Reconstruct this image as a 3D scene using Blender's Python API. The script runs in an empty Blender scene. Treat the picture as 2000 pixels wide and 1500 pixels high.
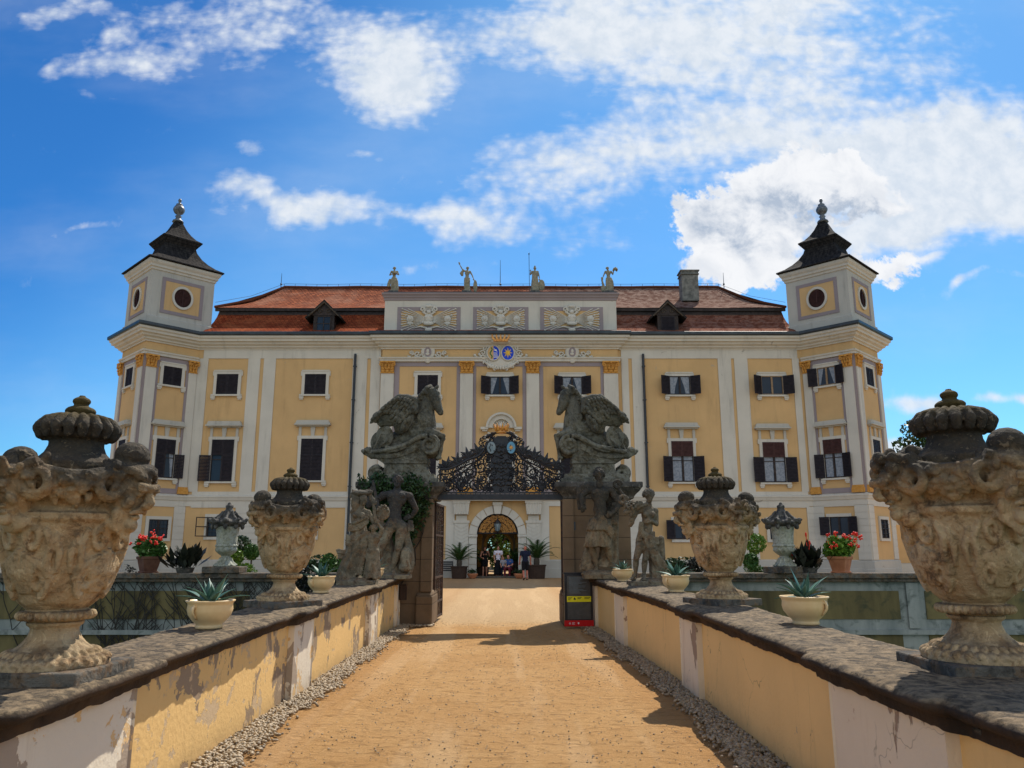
import bpy, bmesh, math, random
import numpy as np
from mathutils import Vector, Matrix, Euler
R = math.radians
random.seed(7); rng = np.random.default_rng(7)
SC = bpy.context.scene
COL = SC.collection
# ------------------------------------------------------------ camera, sky, sun, exposure
PITCH = R(12.0); FPX = 1500.0; CH = 1.65
cam = bpy.data.cameras.new("camera"); camo = bpy.data.objects.new("camera", cam); COL.objects.link(camo)
cam.sensor_fit = 'HORIZONTAL'; cam.sensor_width = 36; cam.lens = 36 * FPX / 2000
cam.clip_start = 0.05; cam.clip_end = 5000
camo.location = (0, 0, CH); camo.rotation_euler = (math.pi / 2 + PITCH, 0, 0)
SC.camera = camo
SUN_EL = R(53.0); SUN_AZ = math.atan2(0.33, 0.68)      # from +Y towards +X
SC.view_settings.view_transform = 'Standard'; SC.view_settings.look = 'None'
SC.view_settings.exposure = EXPOSURE = 0.58; SC.view_settings.gamma = 1
sl = bpy.data.lights.new("sun", 'SUN'); sl.energy = 3.9; sl.angle = R(0.53); sl.color = (1.0, .93, .82)
so = bpy.data.objects.new("sun", sl); COL.objects.link(so)
sdir = Vector((0.33, 0.68, 1.0)).normalized()
so.rotation_euler = sdir.to_track_quat('Z', 'Y').to_euler(); so.location = (10, 20, 60)

def px_ray(px, py):
    u = (px - 1000) / FPX; v = (750 - py) / FPX
    return (u, math.cos(PITCH) - v * math.sin(PITCH), math.sin(PITCH) + v * math.cos(PITCH))
def at(px, py, Y):
    r = px_ray(px, py); t = Y / r[1]
    return (r[0] * t, Y, CH + r[2] * t)
def hitface(px, py, P0, d):
    """(s, z) where the sight line meets the vertical plane through P0 along d"""
    r = px_ray(px, py); nx, ny = -d[1], d[0]
    t = (P0[0] * nx + P0[1] * ny) / (r[0] * nx + r[1] * ny)
    x, y = r[0] * t - P0[0], r[1] * t - P0[1]
    return (x * d[0] + y * d[1], CH + r[2] * t)

# ---- node helpers
class NT:
    def __init__(s, tree): s.t = tree; s.n = tree.nodes; s.l = tree.links
    def new(s, typ, **kw):
        n = s.n.new(typ)
        for k, v in kw.items():
            if k.startswith('_'): continue
            setattr(n, k, v)
        return n
    def put(s, sock, v):
        if isinstance(v, bpy.types.NodeSocket): s.l.new(v, sock)
        elif v is not None:
            try: sock.default_value = v
            except Exception: sock.default_value = tuple(v) + (1,) if hasattr(v, '__len__') and len(v) == 3 else v
    def m(s, op, a, b=None, c=None, clamp=False):
        n = s.n.new('ShaderNodeMath'); n.operation = op; n.use_clamp = clamp
        s.put(n.inputs[0], a); s.put(n.inputs[1], b) if b is not None else None
        if c is not None: s.put(n.inputs[2], c)
        return n.outputs[0]
    def vm(s, op, a, b=None, out=0):
        n = s.n.new('ShaderNodeVectorMath'); n.operation = op
        s.put(n.inputs[0], a)
        if b is not None: s.put(n.inputs[1], b)
        return n.outputs[out]
    def comb(s, x, y, z):
        n = s.n.new('ShaderNodeCombineXYZ'); s.put(n.inputs[0], x); s.put(n.inputs[1], y); s.put(n.inputs[2], z); return n.outputs[0]
    def sep(s, v):
        n = s.n.new('ShaderNodeSeparateXYZ'); s.put(n.inputs[0], v); return n.outputs
    def noise(s, vec, scale, detail=4, rough=.55, dist=0.0, out=0):
        n = s.n.new('ShaderNodeTexNoise'); s.put(n.inputs['Vector'], vec); s.put(n.inputs['Scale'], scale)
        s.put(n.inputs['Detail'], detail); s.put(n.inputs['Roughness'], rough); s.put(n.inputs['Distortion'], dist)
        return n.outputs[out]
    def vor(s, vec, scale, feature='F1', out=0, rnd=1.0):
        n = s.n.new('ShaderNodeTexVoronoi'); n.feature = feature; s.put(n.inputs['Vector'], vec); s.put(n.inputs['Scale'], scale)
        s.put(n.inputs['Randomness'], rnd)
        return n.outputs[out]
    def ramp(s, fac, stops, interp='LINEAR'):
        n = s.n.new('ShaderNodeValToRGB'); cr = n.color_ramp; cr.interpolation = interp
        while len(cr.elements) < len(stops): cr.elements.new(.5)
        for e, (p, c) in zip(cr.elements, stops):
            e.position = p; e.color = (c, c, c, 1) if not hasattr(c, '__len__') else tuple(c)[:3] + (1,)
        s.put(n.inputs[0], fac); return n.outputs[0]
    def ss(s, v, lo, hi):
        n = s.n.new('ShaderNodeMapRange'); n.interpolation_type = 'SMOOTHSTEP'
        s.put(n.inputs[0], v); s.put(n.inputs[1], lo); s.put(n.inputs[2], hi); return n.outputs[0]
    def mix(s, f, a, b, blend='MIX'):
        n = s.n.new('ShaderNodeMix'); n.data_type = 'RGBA'; n.blend_type = blend
        def col(v): return tuple(v)[:3] + (1,) if hasattr(v, '__len__') else v
        s.put(n.inputs[0], f); s.put(n.inputs[6], col(a)); s.put(n.inputs[7], col(b)); return n.outputs[2]

# ---- world: physical sky tinted deeper, clouds as a function of direction only
wd = bpy.data.worlds.new("World"); SC.world = wd; wd.use_nodes = True
def build_world():
    T = NT(wd.node_tree); T.n.clear()
    out = T.new('ShaderNodeOutputWorld'); bg = T.new('ShaderNodeBackground'); T.l.new(bg.outputs[0], out.inputs[0])
    sky = T.new('ShaderNodeTexSky', sky_type='NISHITA', sun_disc=False)
    sky.sun_elevation = SUN_EL; sky.sun_rotation = SUN_AZ; sky.altitude = 200; sky.air_density = 1.0; sky.dust_density = .4; sky.ozone_density = 2.5
    tc = T.new('ShaderNodeTexCoord'); d = T.vm('NORMALIZE', tc.outputs['Generated'])
    x, y, z = T.sep(d)[:3]
    ay = T.m('MAXIMUM', T.m('ABSOLUTE', y), .08)
    a = T.m('DIVIDE', x, ay); b = T.m('DIVIDE', z, ay)
    zz = T.m('MAXIMUM', z, .05)
    pl = T.comb(T.m('DIVIDE', x, T.m('ADD', zz, .12)), T.m('DIVIDE', y, T.m('ADD', zz, .12)), 0)
    def ab(px, py):
        r = px_ray(px, py); return r[0] / r[1], r[2] / r[1]
    wob = T.noise(T.comb(a, b, 3.1), 3.2, 3, .6); wobc = T.m('MULTIPLY', T.m('SUBTRACT', wob, .5), .30)
    aw = T.m('ADD', a, wobc); bw = T.m('ADD', b, T.m('MULTIPLY', T.m('SUBTRACT', T.noise(T.comb(a, b, 9.7), 3.6, 3, .6), .5), .22))
    def blob(px, py, rx, ry, ang=0, A=aw, B=bw, soft=1.0):
        a0, b0 = ab(px, py); sa = rx / 1500 * 1.05; sb = ry / 1500 * 1.1
        c, s_ = math.cos(R(ang)), math.sin(R(ang))
        u = T.m('SUBTRACT', A, a0); v = T.m('SUBTRACT', B, b0)
        p = T.m('DIVIDE', T.m('ADD', T.m('MULTIPLY', u, c), T.m('MULTIPLY', v, s_)), sa)
        q = T.m('DIVIDE', T.m('SUBTRACT', T.m('MULTIPLY', v, c), T.m('MULTIPLY', u, s_)), sb)
        r2 = T.m('ADD', T.m('MULTIPLY', p, p), T.m('MULTIPLY', q, q))
        return T.m('POWER', 2.718, T.m('MULTIPLY', r2, -soft))
    def total(lst, **k):
        acc = None
        for (w, *bb) in lst:
            v = T.m('MULTIPLY', blob(*bb, **k), w); acc = v if acc is None else T.m('ADD', acc, v)
        return acc
    # thin high cloud: streaky veil
    wispy = total([(.95, 235, 70, 70, 56, -35), (.9, 322, 140, 50, 46, 0), (.95, 110, 150, 62, 30, 0), (.8, 215, 140, 80, 34, 0), (1.0, 120, 18, 130, 30, 0), (.75, 335, 30, 60, 60, 0), (.6, 190, 205, 60, 20, 0), (.5, 30, 185, 40, 16, 0),
                   (1.7, 1430, 30, 400, 130, 0), (1.1, 1170, 60, 150, 80, -20), (1.0, 1560, 190, 260, 90, 0), (2.0, 1860, 320, 360, 105, 4), (1.9, 1900, 450, 360, 75, 6), (.7, 1560, 270, 220, 60, 0),
                   (1.35, 790, 150, 120, 90, -35), (1.0, 640, 60, 230, 80, -25), (.9, 440, 70, 70, 120, -20), (.75, 950, 70, 110, 60, 0), (.5, 1290, 200, 170, 50, -20),
                   (1.7, 600, 415, 165, 42, -3), (.62, 745, 310, 50, 22, 0), (1.25, 925, 450, 120, 44, 0), (.95, 1060, 340, 190, 90, 10), (.8, 1280, 290, 200, 60, 0), (.5, 1180, 460, 120, 60, 0), (.62, 125, 445, 55, 12, 0)])
    puffs = total([(.6, 322, 145, 40, 36, 0),
                   (.5, 480, 30, 45, 28, 0), (.55, 515, 312, 30, 22, 0), (.45, 125, 445, 60, 13, 0), (.6, 965, 460, 30, 30, 0), (1.0, 1770, 785, 50, 24, 0), (.9, 1905, 775, 34, 16, 0), (1.0, 1975, 765, 28, 16, 20), (.9, 1730, 880, 50, 30, 0),
                   (.95, 1925, 587, 46, 13, 0), (.9, 1890, 530, 34, 13, 0), (.5, 1750, 880, 30, 26, 0), (.42, 1560, 560, 60, 30, 0), (.5, 60, 880, 60, 20, 0), (.35, 990, 520, 16, 9, 0), (.35, 850, 530, 60, 14, 0)])
    rot = T.new('ShaderNodeMapping'); rot.inputs['Rotation'].default_value = (0, 0, R(-32)); rot.inputs['Scale'].default_value = (1.0, 3.1, 1)
    T.l.new(T.comb(a, b, 0), rot.inputs[0])
    n1 = T.noise(rot.outputs[0], 7, 7, .62, .35)
    n2 = T.noise(T.comb(a, b, .4), 30, 5, .6, .2)
    n3 = T.vor(T.comb(a, T.m('MULTIPLY', b, 1.2), 0), 75, 'SMOOTH_F1')
    fleece = T.m('SUBTRACT', .62, n3)
    tex = T.m('ADD', T.m('MULTIPLY', n1, .62), T.m('ADD', T.m('MULTIPLY', n2, .27), T.m('MULTIPLY', fleece, T.m('MULTIPLY', T.ss(wispy, .1, .8), .20))))
    dens_w = T.m('MULTIPLY', T.ss(T.m('ADD', T.m('MULTIPLY', wispy, .55), T.m('MULTIPLY', T.m('SUBTRACT', tex, .5), 1.75)), .12, .92), .95)
    n4 = T.noise(T.comb(a, b, 2.2), 15, 6, .6, .3)
    dens_p = T.m('MULTIPLY', T.ss(T.m('ADD', puffs, T.m('ADD', T.m('MULTIPLY', T.m('SUBTRACT', n4, .5), 1.3), T.m('MULTIPLY', T.m('SUBTRACT', n2, .5), .8))), .16, 1.05), .88)
    veil = T.m('MULTIPLY', T.ss(T.noise(T.comb(a, T.m('MULTIPLY', b, 2.5), 5), 2.2, 5, .55), .42, .8), .16)
    dens = T.m('MAXIMUM', T.m('MAXIMUM', dens_w, dens_p), veil)
    # cumulus behind the right tower
    cn = T.noise(T.comb(a, b, 7), 11, 8, .62, .2); cn2 = T.noise(T.comb(a, b, 17), 11, 8, .62, .2)
    ac = T.m('ADD', a, T.m('MULTIPLY', T.m('SUBTRACT', cn, .5), .19)); bc = T.m('ADD', b, T.m('MULTIPLY', T.m('SUBTRACT', cn2, .5), .19))
    cum = total([(1, 1500, 385, 125, 72, 0), (.85, 1600, 345, 85, 48, 0), (.9, 1690, 395, 110, 42, -6), (.95, 1430, 490, 115, 50, 0), (.8, 1390, 440, 50, 60, 0), (.6, 1740, 520, 130, 34, 0), (.75, 1520, 530, 170, 50, 0), (.6, 1600, 310, 50, 40, 0)], A=ac, B=bc, soft=1.2)
    cdens = T.ss(T.m('ADD', cum, T.m('MULTIPLY', T.m('SUBTRACT', n2, .5), .18)), .30, .58)
    core = total([(1, 1540, 450, 170, 62, -8), (.8, 1470, 420, 90, 50, 0), (.7, 1690, 425, 110, 26, 0)], A=ac, B=bc, soft=1.3)
    n6 = T.noise(T.comb(a, b, 3.3), 19, 6, .6, .4); shade = T.m('ADD', T.m('MULTIPLY', T.ss(core, .05, .95), T.ss(T.m('ADD', T.m('MULTIPLY', cn, .6), T.m('MULTIPLY', n6, .4)), .34, .62)), T.m('MULTIPLY', T.ss(n6, .40, .66), .30), clamp=True)
    skyc = T.mix(1.0, sky.outputs[0], (.37, .73, .96), 'MULTIPLY')
    skyc = T.mix(T.ss(T.m('SUBTRACT', a, T.m('MULTIPLY', b, .75)), -1.05, -.55), T.mix(1.0, skyc, (.40, .68, .88), 'MULTIPLY'), T.mix(1.0, skyc, (1.06, 1.05, 1.03), 'MULTIPLY'))
    S = 1.0 / SKYS
    white = T.mix(T.ss(n2, .3, .7), (.46 * S, .51 * S, .57 * S), (.57 * S, .595 * S, .625 * S))
    c1 = T.mix(dens, skyc, white)
    cumc = T.mix(shade, (.62 * S, .63 * S, .65 * S), (.30 * S, .355 * S, .44 * S))
    c2 = T.mix(cdens, c1, cumc)
    # unseen bright clouds added behind the viewer to lift the ambient fill
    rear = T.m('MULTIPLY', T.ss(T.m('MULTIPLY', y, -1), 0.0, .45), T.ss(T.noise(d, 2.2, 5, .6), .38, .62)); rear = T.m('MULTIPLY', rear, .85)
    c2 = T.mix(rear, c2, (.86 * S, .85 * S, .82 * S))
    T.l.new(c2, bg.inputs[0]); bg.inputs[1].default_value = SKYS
SKYS = 0.10
build_world()
wd.cycles.sampling_method = 'MANUAL'; wd.cycles.sample_map_resolution = 512

# ------------------------------------------------------------ materials
MATS = {}
def base_mat(name, rough=.8, spec=.3, metal=0):
    m = bpy.data.materials.new(name); m.use_nodes = True; MATS[name] = m
    T = NT(m.node_tree); p = m.node_tree.nodes['Principled BSDF']
    p.inputs['Roughness'].default_value = rough; p.inputs['Specular IOR Level'].default_value = spec; p.inputs['Metallic'].default_value = metal
    return m, T, p
def coords(T, kind='Object'):
    return T.new('ShaderNodeTexCoord').outputs[kind]
def bump(T, p, h, strength=.5, dist=.02):
    b = T.new('ShaderNodeBump'); b.inputs['Strength'].default_value = strength; b.inputs['Distance'].default_value = dist
    T.put(b.inputs['Height'], h); T.l.new(b.outputs[0], p.inputs['Normal'])
def mottled(name, c1, c2, scale=3, rough=.85, bs=.3, bscale=40, bd=.01, spec=.25, metal=0, spots=None, streak=False):
    m, T, p = base_mat(name, rough, spec, metal); v = coords(T)
    if streak:
        mp = T.new('ShaderNodeMapping'); mp.inputs['Scale'].default_value = (1, 1, .18); T.l.new(v, mp.inputs[0]); vs = mp.outputs[0]
    else: vs = v
    n = T.noise(vs, scale, 6, .6, .3); col = T.mix(T.ss(n, .3, .7), c1, c2)
    if spots:
        for (sc_, lo, hi, c3, amt) in spots:
            nn = T.noise(v, sc_, 7, .65, .5); col = T.mix(T.m('MULTIPLY', T.ss(nn, lo, hi), amt), col, c3)
    T.l.new(col, p.inputs['Base Color'])
    bump(T, p, T.noise(v, bscale, 5, .6), bs, bd)
    return m
YEL = (.60, .395, .185); WHT = (.58, .55, .475)
def wall_paint(name, c, dirt=.35, rough=.9):
    m, T, p = base_mat(name, rough, .2); v = coords(T)
    n = T.noise(v, .6, 5, .6); col = T.mix(T.ss(n, .3, .75), tuple(k * .93 for k in c), tuple(min(1, k * 1.05) for k in c))
    mp = T.new('ShaderNodeMapping'); mp.inputs['Scale'].default_value = (1, 1, .12); T.l.new(v, mp.inputs[0])
    st = T.noise(mp.outputs[0], 2.2, 6, .7); col = T.mix(T.m('MULTIPLY', T.ss(st, .5, .85), dirt), col, tuple(k * .55 for k in c))
    fl = T.noise(v, 1.3, 8, .7, .6); col = T.mix(T.m('MULTIPLY', T.ss(fl, .665, .69), .5 * dirt / .35), col, (.36, .33, .28))
    T.l.new(col, p.inputs['Base Color']); bump(T, p, T.noise(v, 30, 5, .6), .25, .01)
    return m
wall_paint('ochre_plaster', YEL, .55); wall_paint('white_plaster', WHT, .85); wall_paint('lavender_plaster', (.29, .245, .25), .2)
wall_paint('old_white_plaster', (.48, .46, .40), 1.0)
mottled('orange_paint', (.50, .235, .045), (.62, .32, .08), 8, bs=.5, bscale=14, bd=.03)
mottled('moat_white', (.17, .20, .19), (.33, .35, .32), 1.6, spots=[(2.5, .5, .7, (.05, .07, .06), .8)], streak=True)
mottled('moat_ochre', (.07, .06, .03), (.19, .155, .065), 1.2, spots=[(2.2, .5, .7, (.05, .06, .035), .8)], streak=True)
mottled('dark_stone', (.035, .035, .033), (.12, .11, .095), 5, bs=.8, bscale=30, bd=.02, spots=[(9, .55, .68, (.26, .24, .2), .6)])
mottled('pot_cream', (.72, .50, .24), (.82, .60, .32), 3, rough=.32, bs=.08, spec=.5, spots=[(6, .62, .75, (.45, .28, .12), .35)])
mottled('terracotta', (.36, .13, .06), (.50, .21, .10), 4, bs=.2)
mottled('terracotta_brown', (.10, .045, .03), (.17, .08, .05), 4, bs=.2)
mottled('iron', (.006, .007, .010), (.018, .018, .022), 10, rough=.45, bs=.3, spec=.5)
mottled('iron_rusty', (.012, .009, .008), (.07, .028, .014), 9, rough=.6, bs=.4, spec=.4)
mottled('dark_metal', (.008, .009, .012), (.02, .022, .028), 4, rough=.35, spec=.5, bs=.1)
mottled('gutter_metal', (.010, .016, .024), (.03, .045, .055), 2, rough=.4, spec=.5, bs=.1)
mottled('gilt', (.50, .19, .03), (.80, .40, .08), 12, rough=.4, spec=.6, metal=.15, bs=.3)
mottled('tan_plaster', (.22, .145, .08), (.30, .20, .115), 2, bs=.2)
mottled('shutter_wood', (.013, .011, .015), (.026, .021, .026), 6, rough=.65, bs=.2)
mottled('shutter_brown', (.045, .018, .016), (.075, .032, .028), 6, rough=.65, bs=.2)
mottled('window_wood', (.20, .13, .07), (.32, .22, .13), 6, rough=.6, bs=.2)
mottled('window_dark_wood', (.02, .015, .013), (.05, .035, .03), 6, rough=.6, bs=.2)
mottled('curtain', (.17, .20, .24), (.30, .33, .37), 9, rough=.9, bs=.5, bscale=25)
mottled('chimney_plaster', (.10, .10, .09), (.26, .25, .22), 3, bs=.4)
mottled('chimney_brick', (.10, .03, .02), (.18, .06, .04), 5, bs=.5)
mottled('shield_blue', (.01, .05, .50), (.02, .08, .62), 5, rough=.5)
mottled('shield_pale_blue', (.10, .28, .42), (.16, .36, .50), 5, rough=.5)
mottled('shield_grey', (.16, .22, .24), (.28, .34, .36), 5, rough=.5)
mottled('paint_gold', (.85, .55, .06), (.9, .62, .12), 5, rough=.5)
mottled('paint_green', (.05, .16, .05), (.07, .2, .07), 5, rough=.5)
mottled('sign_yellow', (.85, .75, .02), (.88, .78, .03), 5, rough=.4)
mottled('sign_red', (.55, .01, .012), (.6, .015, .016), 5, rough=.4)
mottled('sign_white', (.75, .75, .75), (.8, .8, .8), 5, rough=.4)
mottled('sign_grey', (.06, .06, .055), (.09, .085, .08), 9, rough=.35, spec=.5)
mottled('brown_board', (.035, .02, .014), (.05, .03, .02), 6, rough=.6)
mottled('bark', (.05, .04, .03), (.10, .08, .06), 8, bs=.8)
mottled('roof_statue_stone', (.20, .18, .125), (.34, .31, .225), 6, bs=.6, bscale=15, bd=.03, spots=[(7, .55, .7, (.05, .05, .04), .7)])
mottled('finial_grey', (.05, .06, .07), (.16, .18, .20), 6, rough=.45, spec=.5)
mottled('soil', (.03, .02, .012), (.06, .04, .025), 20)
mottled('skin', (.48, .22, .14), (.56, .28, .19), 6, rough=.55); mottled('skin_red', (.50, .15, .09), (.56, .19, .12), 6, rough=.5)
for nm, c in dict(cloth_navy=(.010, .013, .03), cloth_black=(.008, .008, .01), cloth_white=(.55, .52, .58), cloth_tan=(.30, .18, .09), cloth_blue=(.03, .07, .20), cloth_red=(.14, .02, .03), cloth_check=(.25, .25, .27), hair_dark=(.02, .012, .008), hair_brown=(.06, .035, .02), leather=(.02, .012, .01)).items():
    mottled(nm, c, tuple(k * 1.5 for k in c), 12, rough=.9, bs=.3)
def leafmat(name, c1, c2, c3=None, rough=.5, sub=.0):
    m, T, p = base_mat(name, rough, .35); v = coords(T)
    oi = T.new('ShaderNodeNewGeometry'); rnd = oi.outputs['Random Per Island']
    col = T.mix(rnd, c1, c2)
    if c3: col = T.mix(T.ss(T.noise(v, 1.5, 3), .5, .62), col, c3)
    T.l.new(col, p.inputs['Base Color'])
    return m
leafmat('leaf_dark', (.012, .035, .010), (.035, .075, .018)); leafmat('leaf_mid', (.03, .09, .012), (.08, .17, .03)); leafmat('leaf_bright', (.07, .17, .015), (.18, .30, .03))
leafmat('leaf_black', (.010, .014, .010), (.022, .026, .016)); leafmat('agave_leaf', (.05, .12, .09), (.10, .19, .14), rough=.4)
leafmat('palm_leaf', (.02, .055, .012), (.05, .10, .025)); leafmat('flower_red', (.75, .02, .01), (.85, .06, .02)); leafmat('leaf_tree', (.02, .05, .012), (.05, .10, .02), (.06, .12, .02))
leafmat('vine_stem', (.012, .010, .008), (.03, .024, .018))
def glassmat():
    m, T, p = base_mat('window_glass', .22, .22); v = coords(T)
    n = T.noise(v, .8, 2); T.l.new(T.mix(n, (.006, .010, .018), (.03, .05, .08)), p.inputs['Base Color'])
    bump(T, p, T.noise(v, 1.5, 2), .05, .02)
glassmat()
def stone(name, base1, base2, dark, zlo, zhi, amt=1.0, warm=(.58, .33, .14), nz=.5, bs=.7, sc=1.0, moss=None, dthr=.5):
    """weathered sandstone: black crust that belongs to the upper zone zlo..zhi of the carving, plus loose patches"""
    m, T, p = base_mat(name, .88, .2); v = coords(T); z = T.sep(v)[2]
    n1 = T.noise(v, 2.3 * sc, 6, .65, .4); n2 = T.noise(v, 6 * sc, 7, .7, .3); n3 = T.noise(v, 28 * sc, 6, .65)
    col = T.mix(T.ss(n1, .38, .60), base1, base2); col = T.mix(T.m('MULTIPLY', T.ss(n2, .48, .64), .6), col, warm); n5 = T.noise(v, 13 * sc, 6, .7, .5)
    col = T.mix(T.m('MULTIPLY', T.ss(n5, .52, .62), .55), col, tuple(k * .38 for k in base1)); col = T.mix(T.m('MULTIPLY', T.m('SUBTRACT', 1, T.ss(n5, .36, .44)), .5), col, tuple(min(1, k * 1.45) for k in base2))
    zz = T.m('ADD', z, T.m('MULTIPLY', T.m('SUBTRACT', n1, .5), .9)); f = T.ss(zz, zlo, zhi)
    f = T.m('MAXIMUM', f, T.m('MULTIPLY', T.ss(n2, dthr + .06, dthr + .22), .8))
    g = T.new('ShaderNodeNewGeometry'); up = T.sep(g.outputs['Normal'])[2]
    f = T.m('MAXIMUM', f, T.m('MULTIPLY', T.ss(T.m('ADD', up, T.m('MULTIPLY', T.m('SUBTRACT', n2, .5), 1.2)), .45, 1.0), nz))
    f = T.m('MULTIPLY', f, T.m('ADD', .90, T.m('MULTIPLY', T.ss(n3, .35, .7), .10))); f = T.m('MULTIPLY', f, amt, clamp=True)
    col = T.mix(f, col, dark)
    col = T.mix(T.m('MULTIPLY', T.ss(n3, .56, .66), .28), col, tuple(min(1, k * 1.1 + .02) for k in base2))
    if moss: col = T.mix(T.m('MULTIPLY', T.ss(T.m('ADD', z, T.m('MULTIPLY', n2, .1)), moss[0], moss[0] + .08), .8), col, moss[1])
    T.l.new(col, p.inputs['Base Color'])
    h = T.m('ADD', T.m('ADD', T.m('MULTIPLY', n2, .6), T.m('MULTIPLY', n3, .45)), T.m('MULTIPLY', n5, .6)); bump(T, p, h, min(1, bs * 1.3), .045)
    return m
stone('urn_stone', (.40, .275, .145), (.50, .37, .215), (.032, .030, .026), .88, 1.22, 1.0, warm=(.44, .235, .095), nz=.6, moss=(1.50, (.085, .058, .014)), dthr=.47)
stone('statue_stone', (.12, .10, .068), (.23, .195, .135), (.03, .031, .032), .9, 2.0, .85, nz=.5, dthr=.40, bs=.8)
stone('hercules_stone', (.15, .13, .09), (.26, .23, .16), (.024, .025, .032), .85, 1.25, .9, nz=.5, dthr=.42, bs=.8)
stone('warrior_stone', (.15, .115, .07), (.25, .195, .12), (.025, .027, .027), .8, 1.45, .9, nz=.5, dthr=.42, bs=.8)
stone('pegasus_stone', (.095, .091, .072), (.21, .20, .155), (.018, .019, .021), 0.4, 3.4, .80, warm=(.20, .15, .06), nz=.6, dthr=.42, bs=1.0, moss=None)
stone('small_urn_stone', (.32, .33, .26), (.44, .44, .36), (.03, .035, .04), 1.25, 1.5, 1.0, warm=(.36, .34, .2), nz=.3, dthr=.5)
stone('plinth_stone', (.07, .065, .055), (.15, .135, .11), (.025, .025, .025), 5, 6, 1.0, nz=.3, dthr=.42)
def ashlar():
    m, T, p = base_mat('ashlar_sandstone', .85, .2); v = coords(T)
    n1 = T.noise(v, 1.2, 6, .6); n2 = T.noise(v, 9, 6, .65)
    col = T.mix(T.ss(n1, .3, .7), (.12, .082, .048), (.20, .135, .08)); col = T.mix(T.m('MULTIPLY', T.ss(n2, .5, .7), .5), col, (.16, .11, .075))
    z = T.sep(v)[2]; fr = T.m('FRACT', T.m('DIVIDE', T.m('ADD', z, .02), .47)); j = T.m('SUBTRACT', 1, T.ss(T.m('ABSOLUTE', T.m('SUBTRACT', fr, .5)), .482, .495))
    col = T.mix(j, (.05, .035, .025), col)
    T.l.new(col, p.inputs['Base Color']); bump(T, p, T.m('ADD', T.m('MULTIPLY', n2, .5), j), .5, .02)
ashlar()
def coping_mat():
    m, T, p = base_mat('coping_stone', .9, .2); v = coords(T)
    n1 = T.noise(v, 1.8, 6, .65, .5); n2 = T.noise(v, 13, 8, .72, .5); n3 = T.noise(v, 60, 5, .6)
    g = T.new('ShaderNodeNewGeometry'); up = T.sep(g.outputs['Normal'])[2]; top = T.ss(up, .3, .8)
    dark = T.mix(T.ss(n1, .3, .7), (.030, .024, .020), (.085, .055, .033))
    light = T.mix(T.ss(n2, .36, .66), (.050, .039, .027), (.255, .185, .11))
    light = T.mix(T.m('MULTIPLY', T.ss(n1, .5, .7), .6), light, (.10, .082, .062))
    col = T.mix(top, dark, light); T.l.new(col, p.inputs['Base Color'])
    bump(T, p, T.m('ADD', T.m('MULTIPLY', n2, .8), T.m('MULTIPLY', n3, .3)), .9, .03)
coping_mat()
def parapet_mat(name, c, patch, pale, amt, seed):
    m, T, p = base_mat(name, .9, .2); v = coords(T); vv = T.vm('ADD', v, (seed, seed * 2, seed))
    n1 = T.noise(vv, 1.1, 5, .55); col = T.mix(T.ss(n1, .3, .7), tuple(k * .93 for k in c), c)
    mp = T.new('ShaderNodeMapping'); mp.inputs['Scale'].default_value = (1, 1.0, .75); T.l.new(vv, mp.inputs[0])
    n2 = T.noise(mp.outputs[0], 1.55, 8, .62, .45); n3 = T.noise(vv, 3.1, 8, .68, .3)
    f = T.ss(n2, amt, amt + .012); col = T.mix(f, col, patch)
    f2 = T.ss(n3, amt + .03, amt + .04); col = T.mix(f2, col, pale)
    st = T.new('ShaderNodeMapping'); st.inputs['Scale'].default_value = (1, 1, .16); T.l.new(vv, st.inputs[0])
    ns = T.noise(st.outputs[0], 6, 5, .65); col = T.mix(T.m('MULTIPLY', T.ss(ns, .56, .80), .35), col, (.34, .22, .11))
    z = T.sep(v)[2]; lowd = T.m('MULTIPLY', T.m('SUBTRACT', 1, T.ss(T.m('ADD', z, T.m('MULTIPLY', n3, .3)), .1, .38)), .45); col = T.mix(lowd, col, (.34, .20, .09))
    cr = T.vor(T.vm('MULTIPLY', T.vm('ADD', vv, T.vm('MULTIPLY', T.noise(vv, 3, 3, .5, out=1), (.35, .35, .35))), (1, 1.1, .45)), 1.3, 'DISTANCE_TO_EDGE')
    crk = T.m('MULTIPLY', T.m('SUBTRACT', 1, T.ss(cr, .001, .004)), T.ss(n1, .45, .55)); col = T.mix(T.m('MULTIPLY', crk, .45), col, (.12, .08, .04))
    T.l.new(col, p.inputs['Base Color'])
    h = T.m('SUBTRACT', T.noise(vv, 25, 5, .6), T.m('MULTIPLY', T.m('MAXIMUM', f, f2), 1.0)); bump(T, p, h, .5, .012)
parapet_mat('parapet_left', (.82, .54, .215), (.33, .245, .16), (.60, .44, .26), .555, 3.0)
parapet_mat('parapet_right', (.86, .57, .235), (.40, .28, .16), (.60, .42, .24), .64, 11.0)
parapet_mat('pier_left', (.80, .71, .555), (.40, .32, .24), (.74, .50, .24), .545, 7.0)
parapet_mat('pier_right', (.80, .675, .49), (.36, .26, .18), (.60, .42, .28), .62, 17.0)
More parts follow.
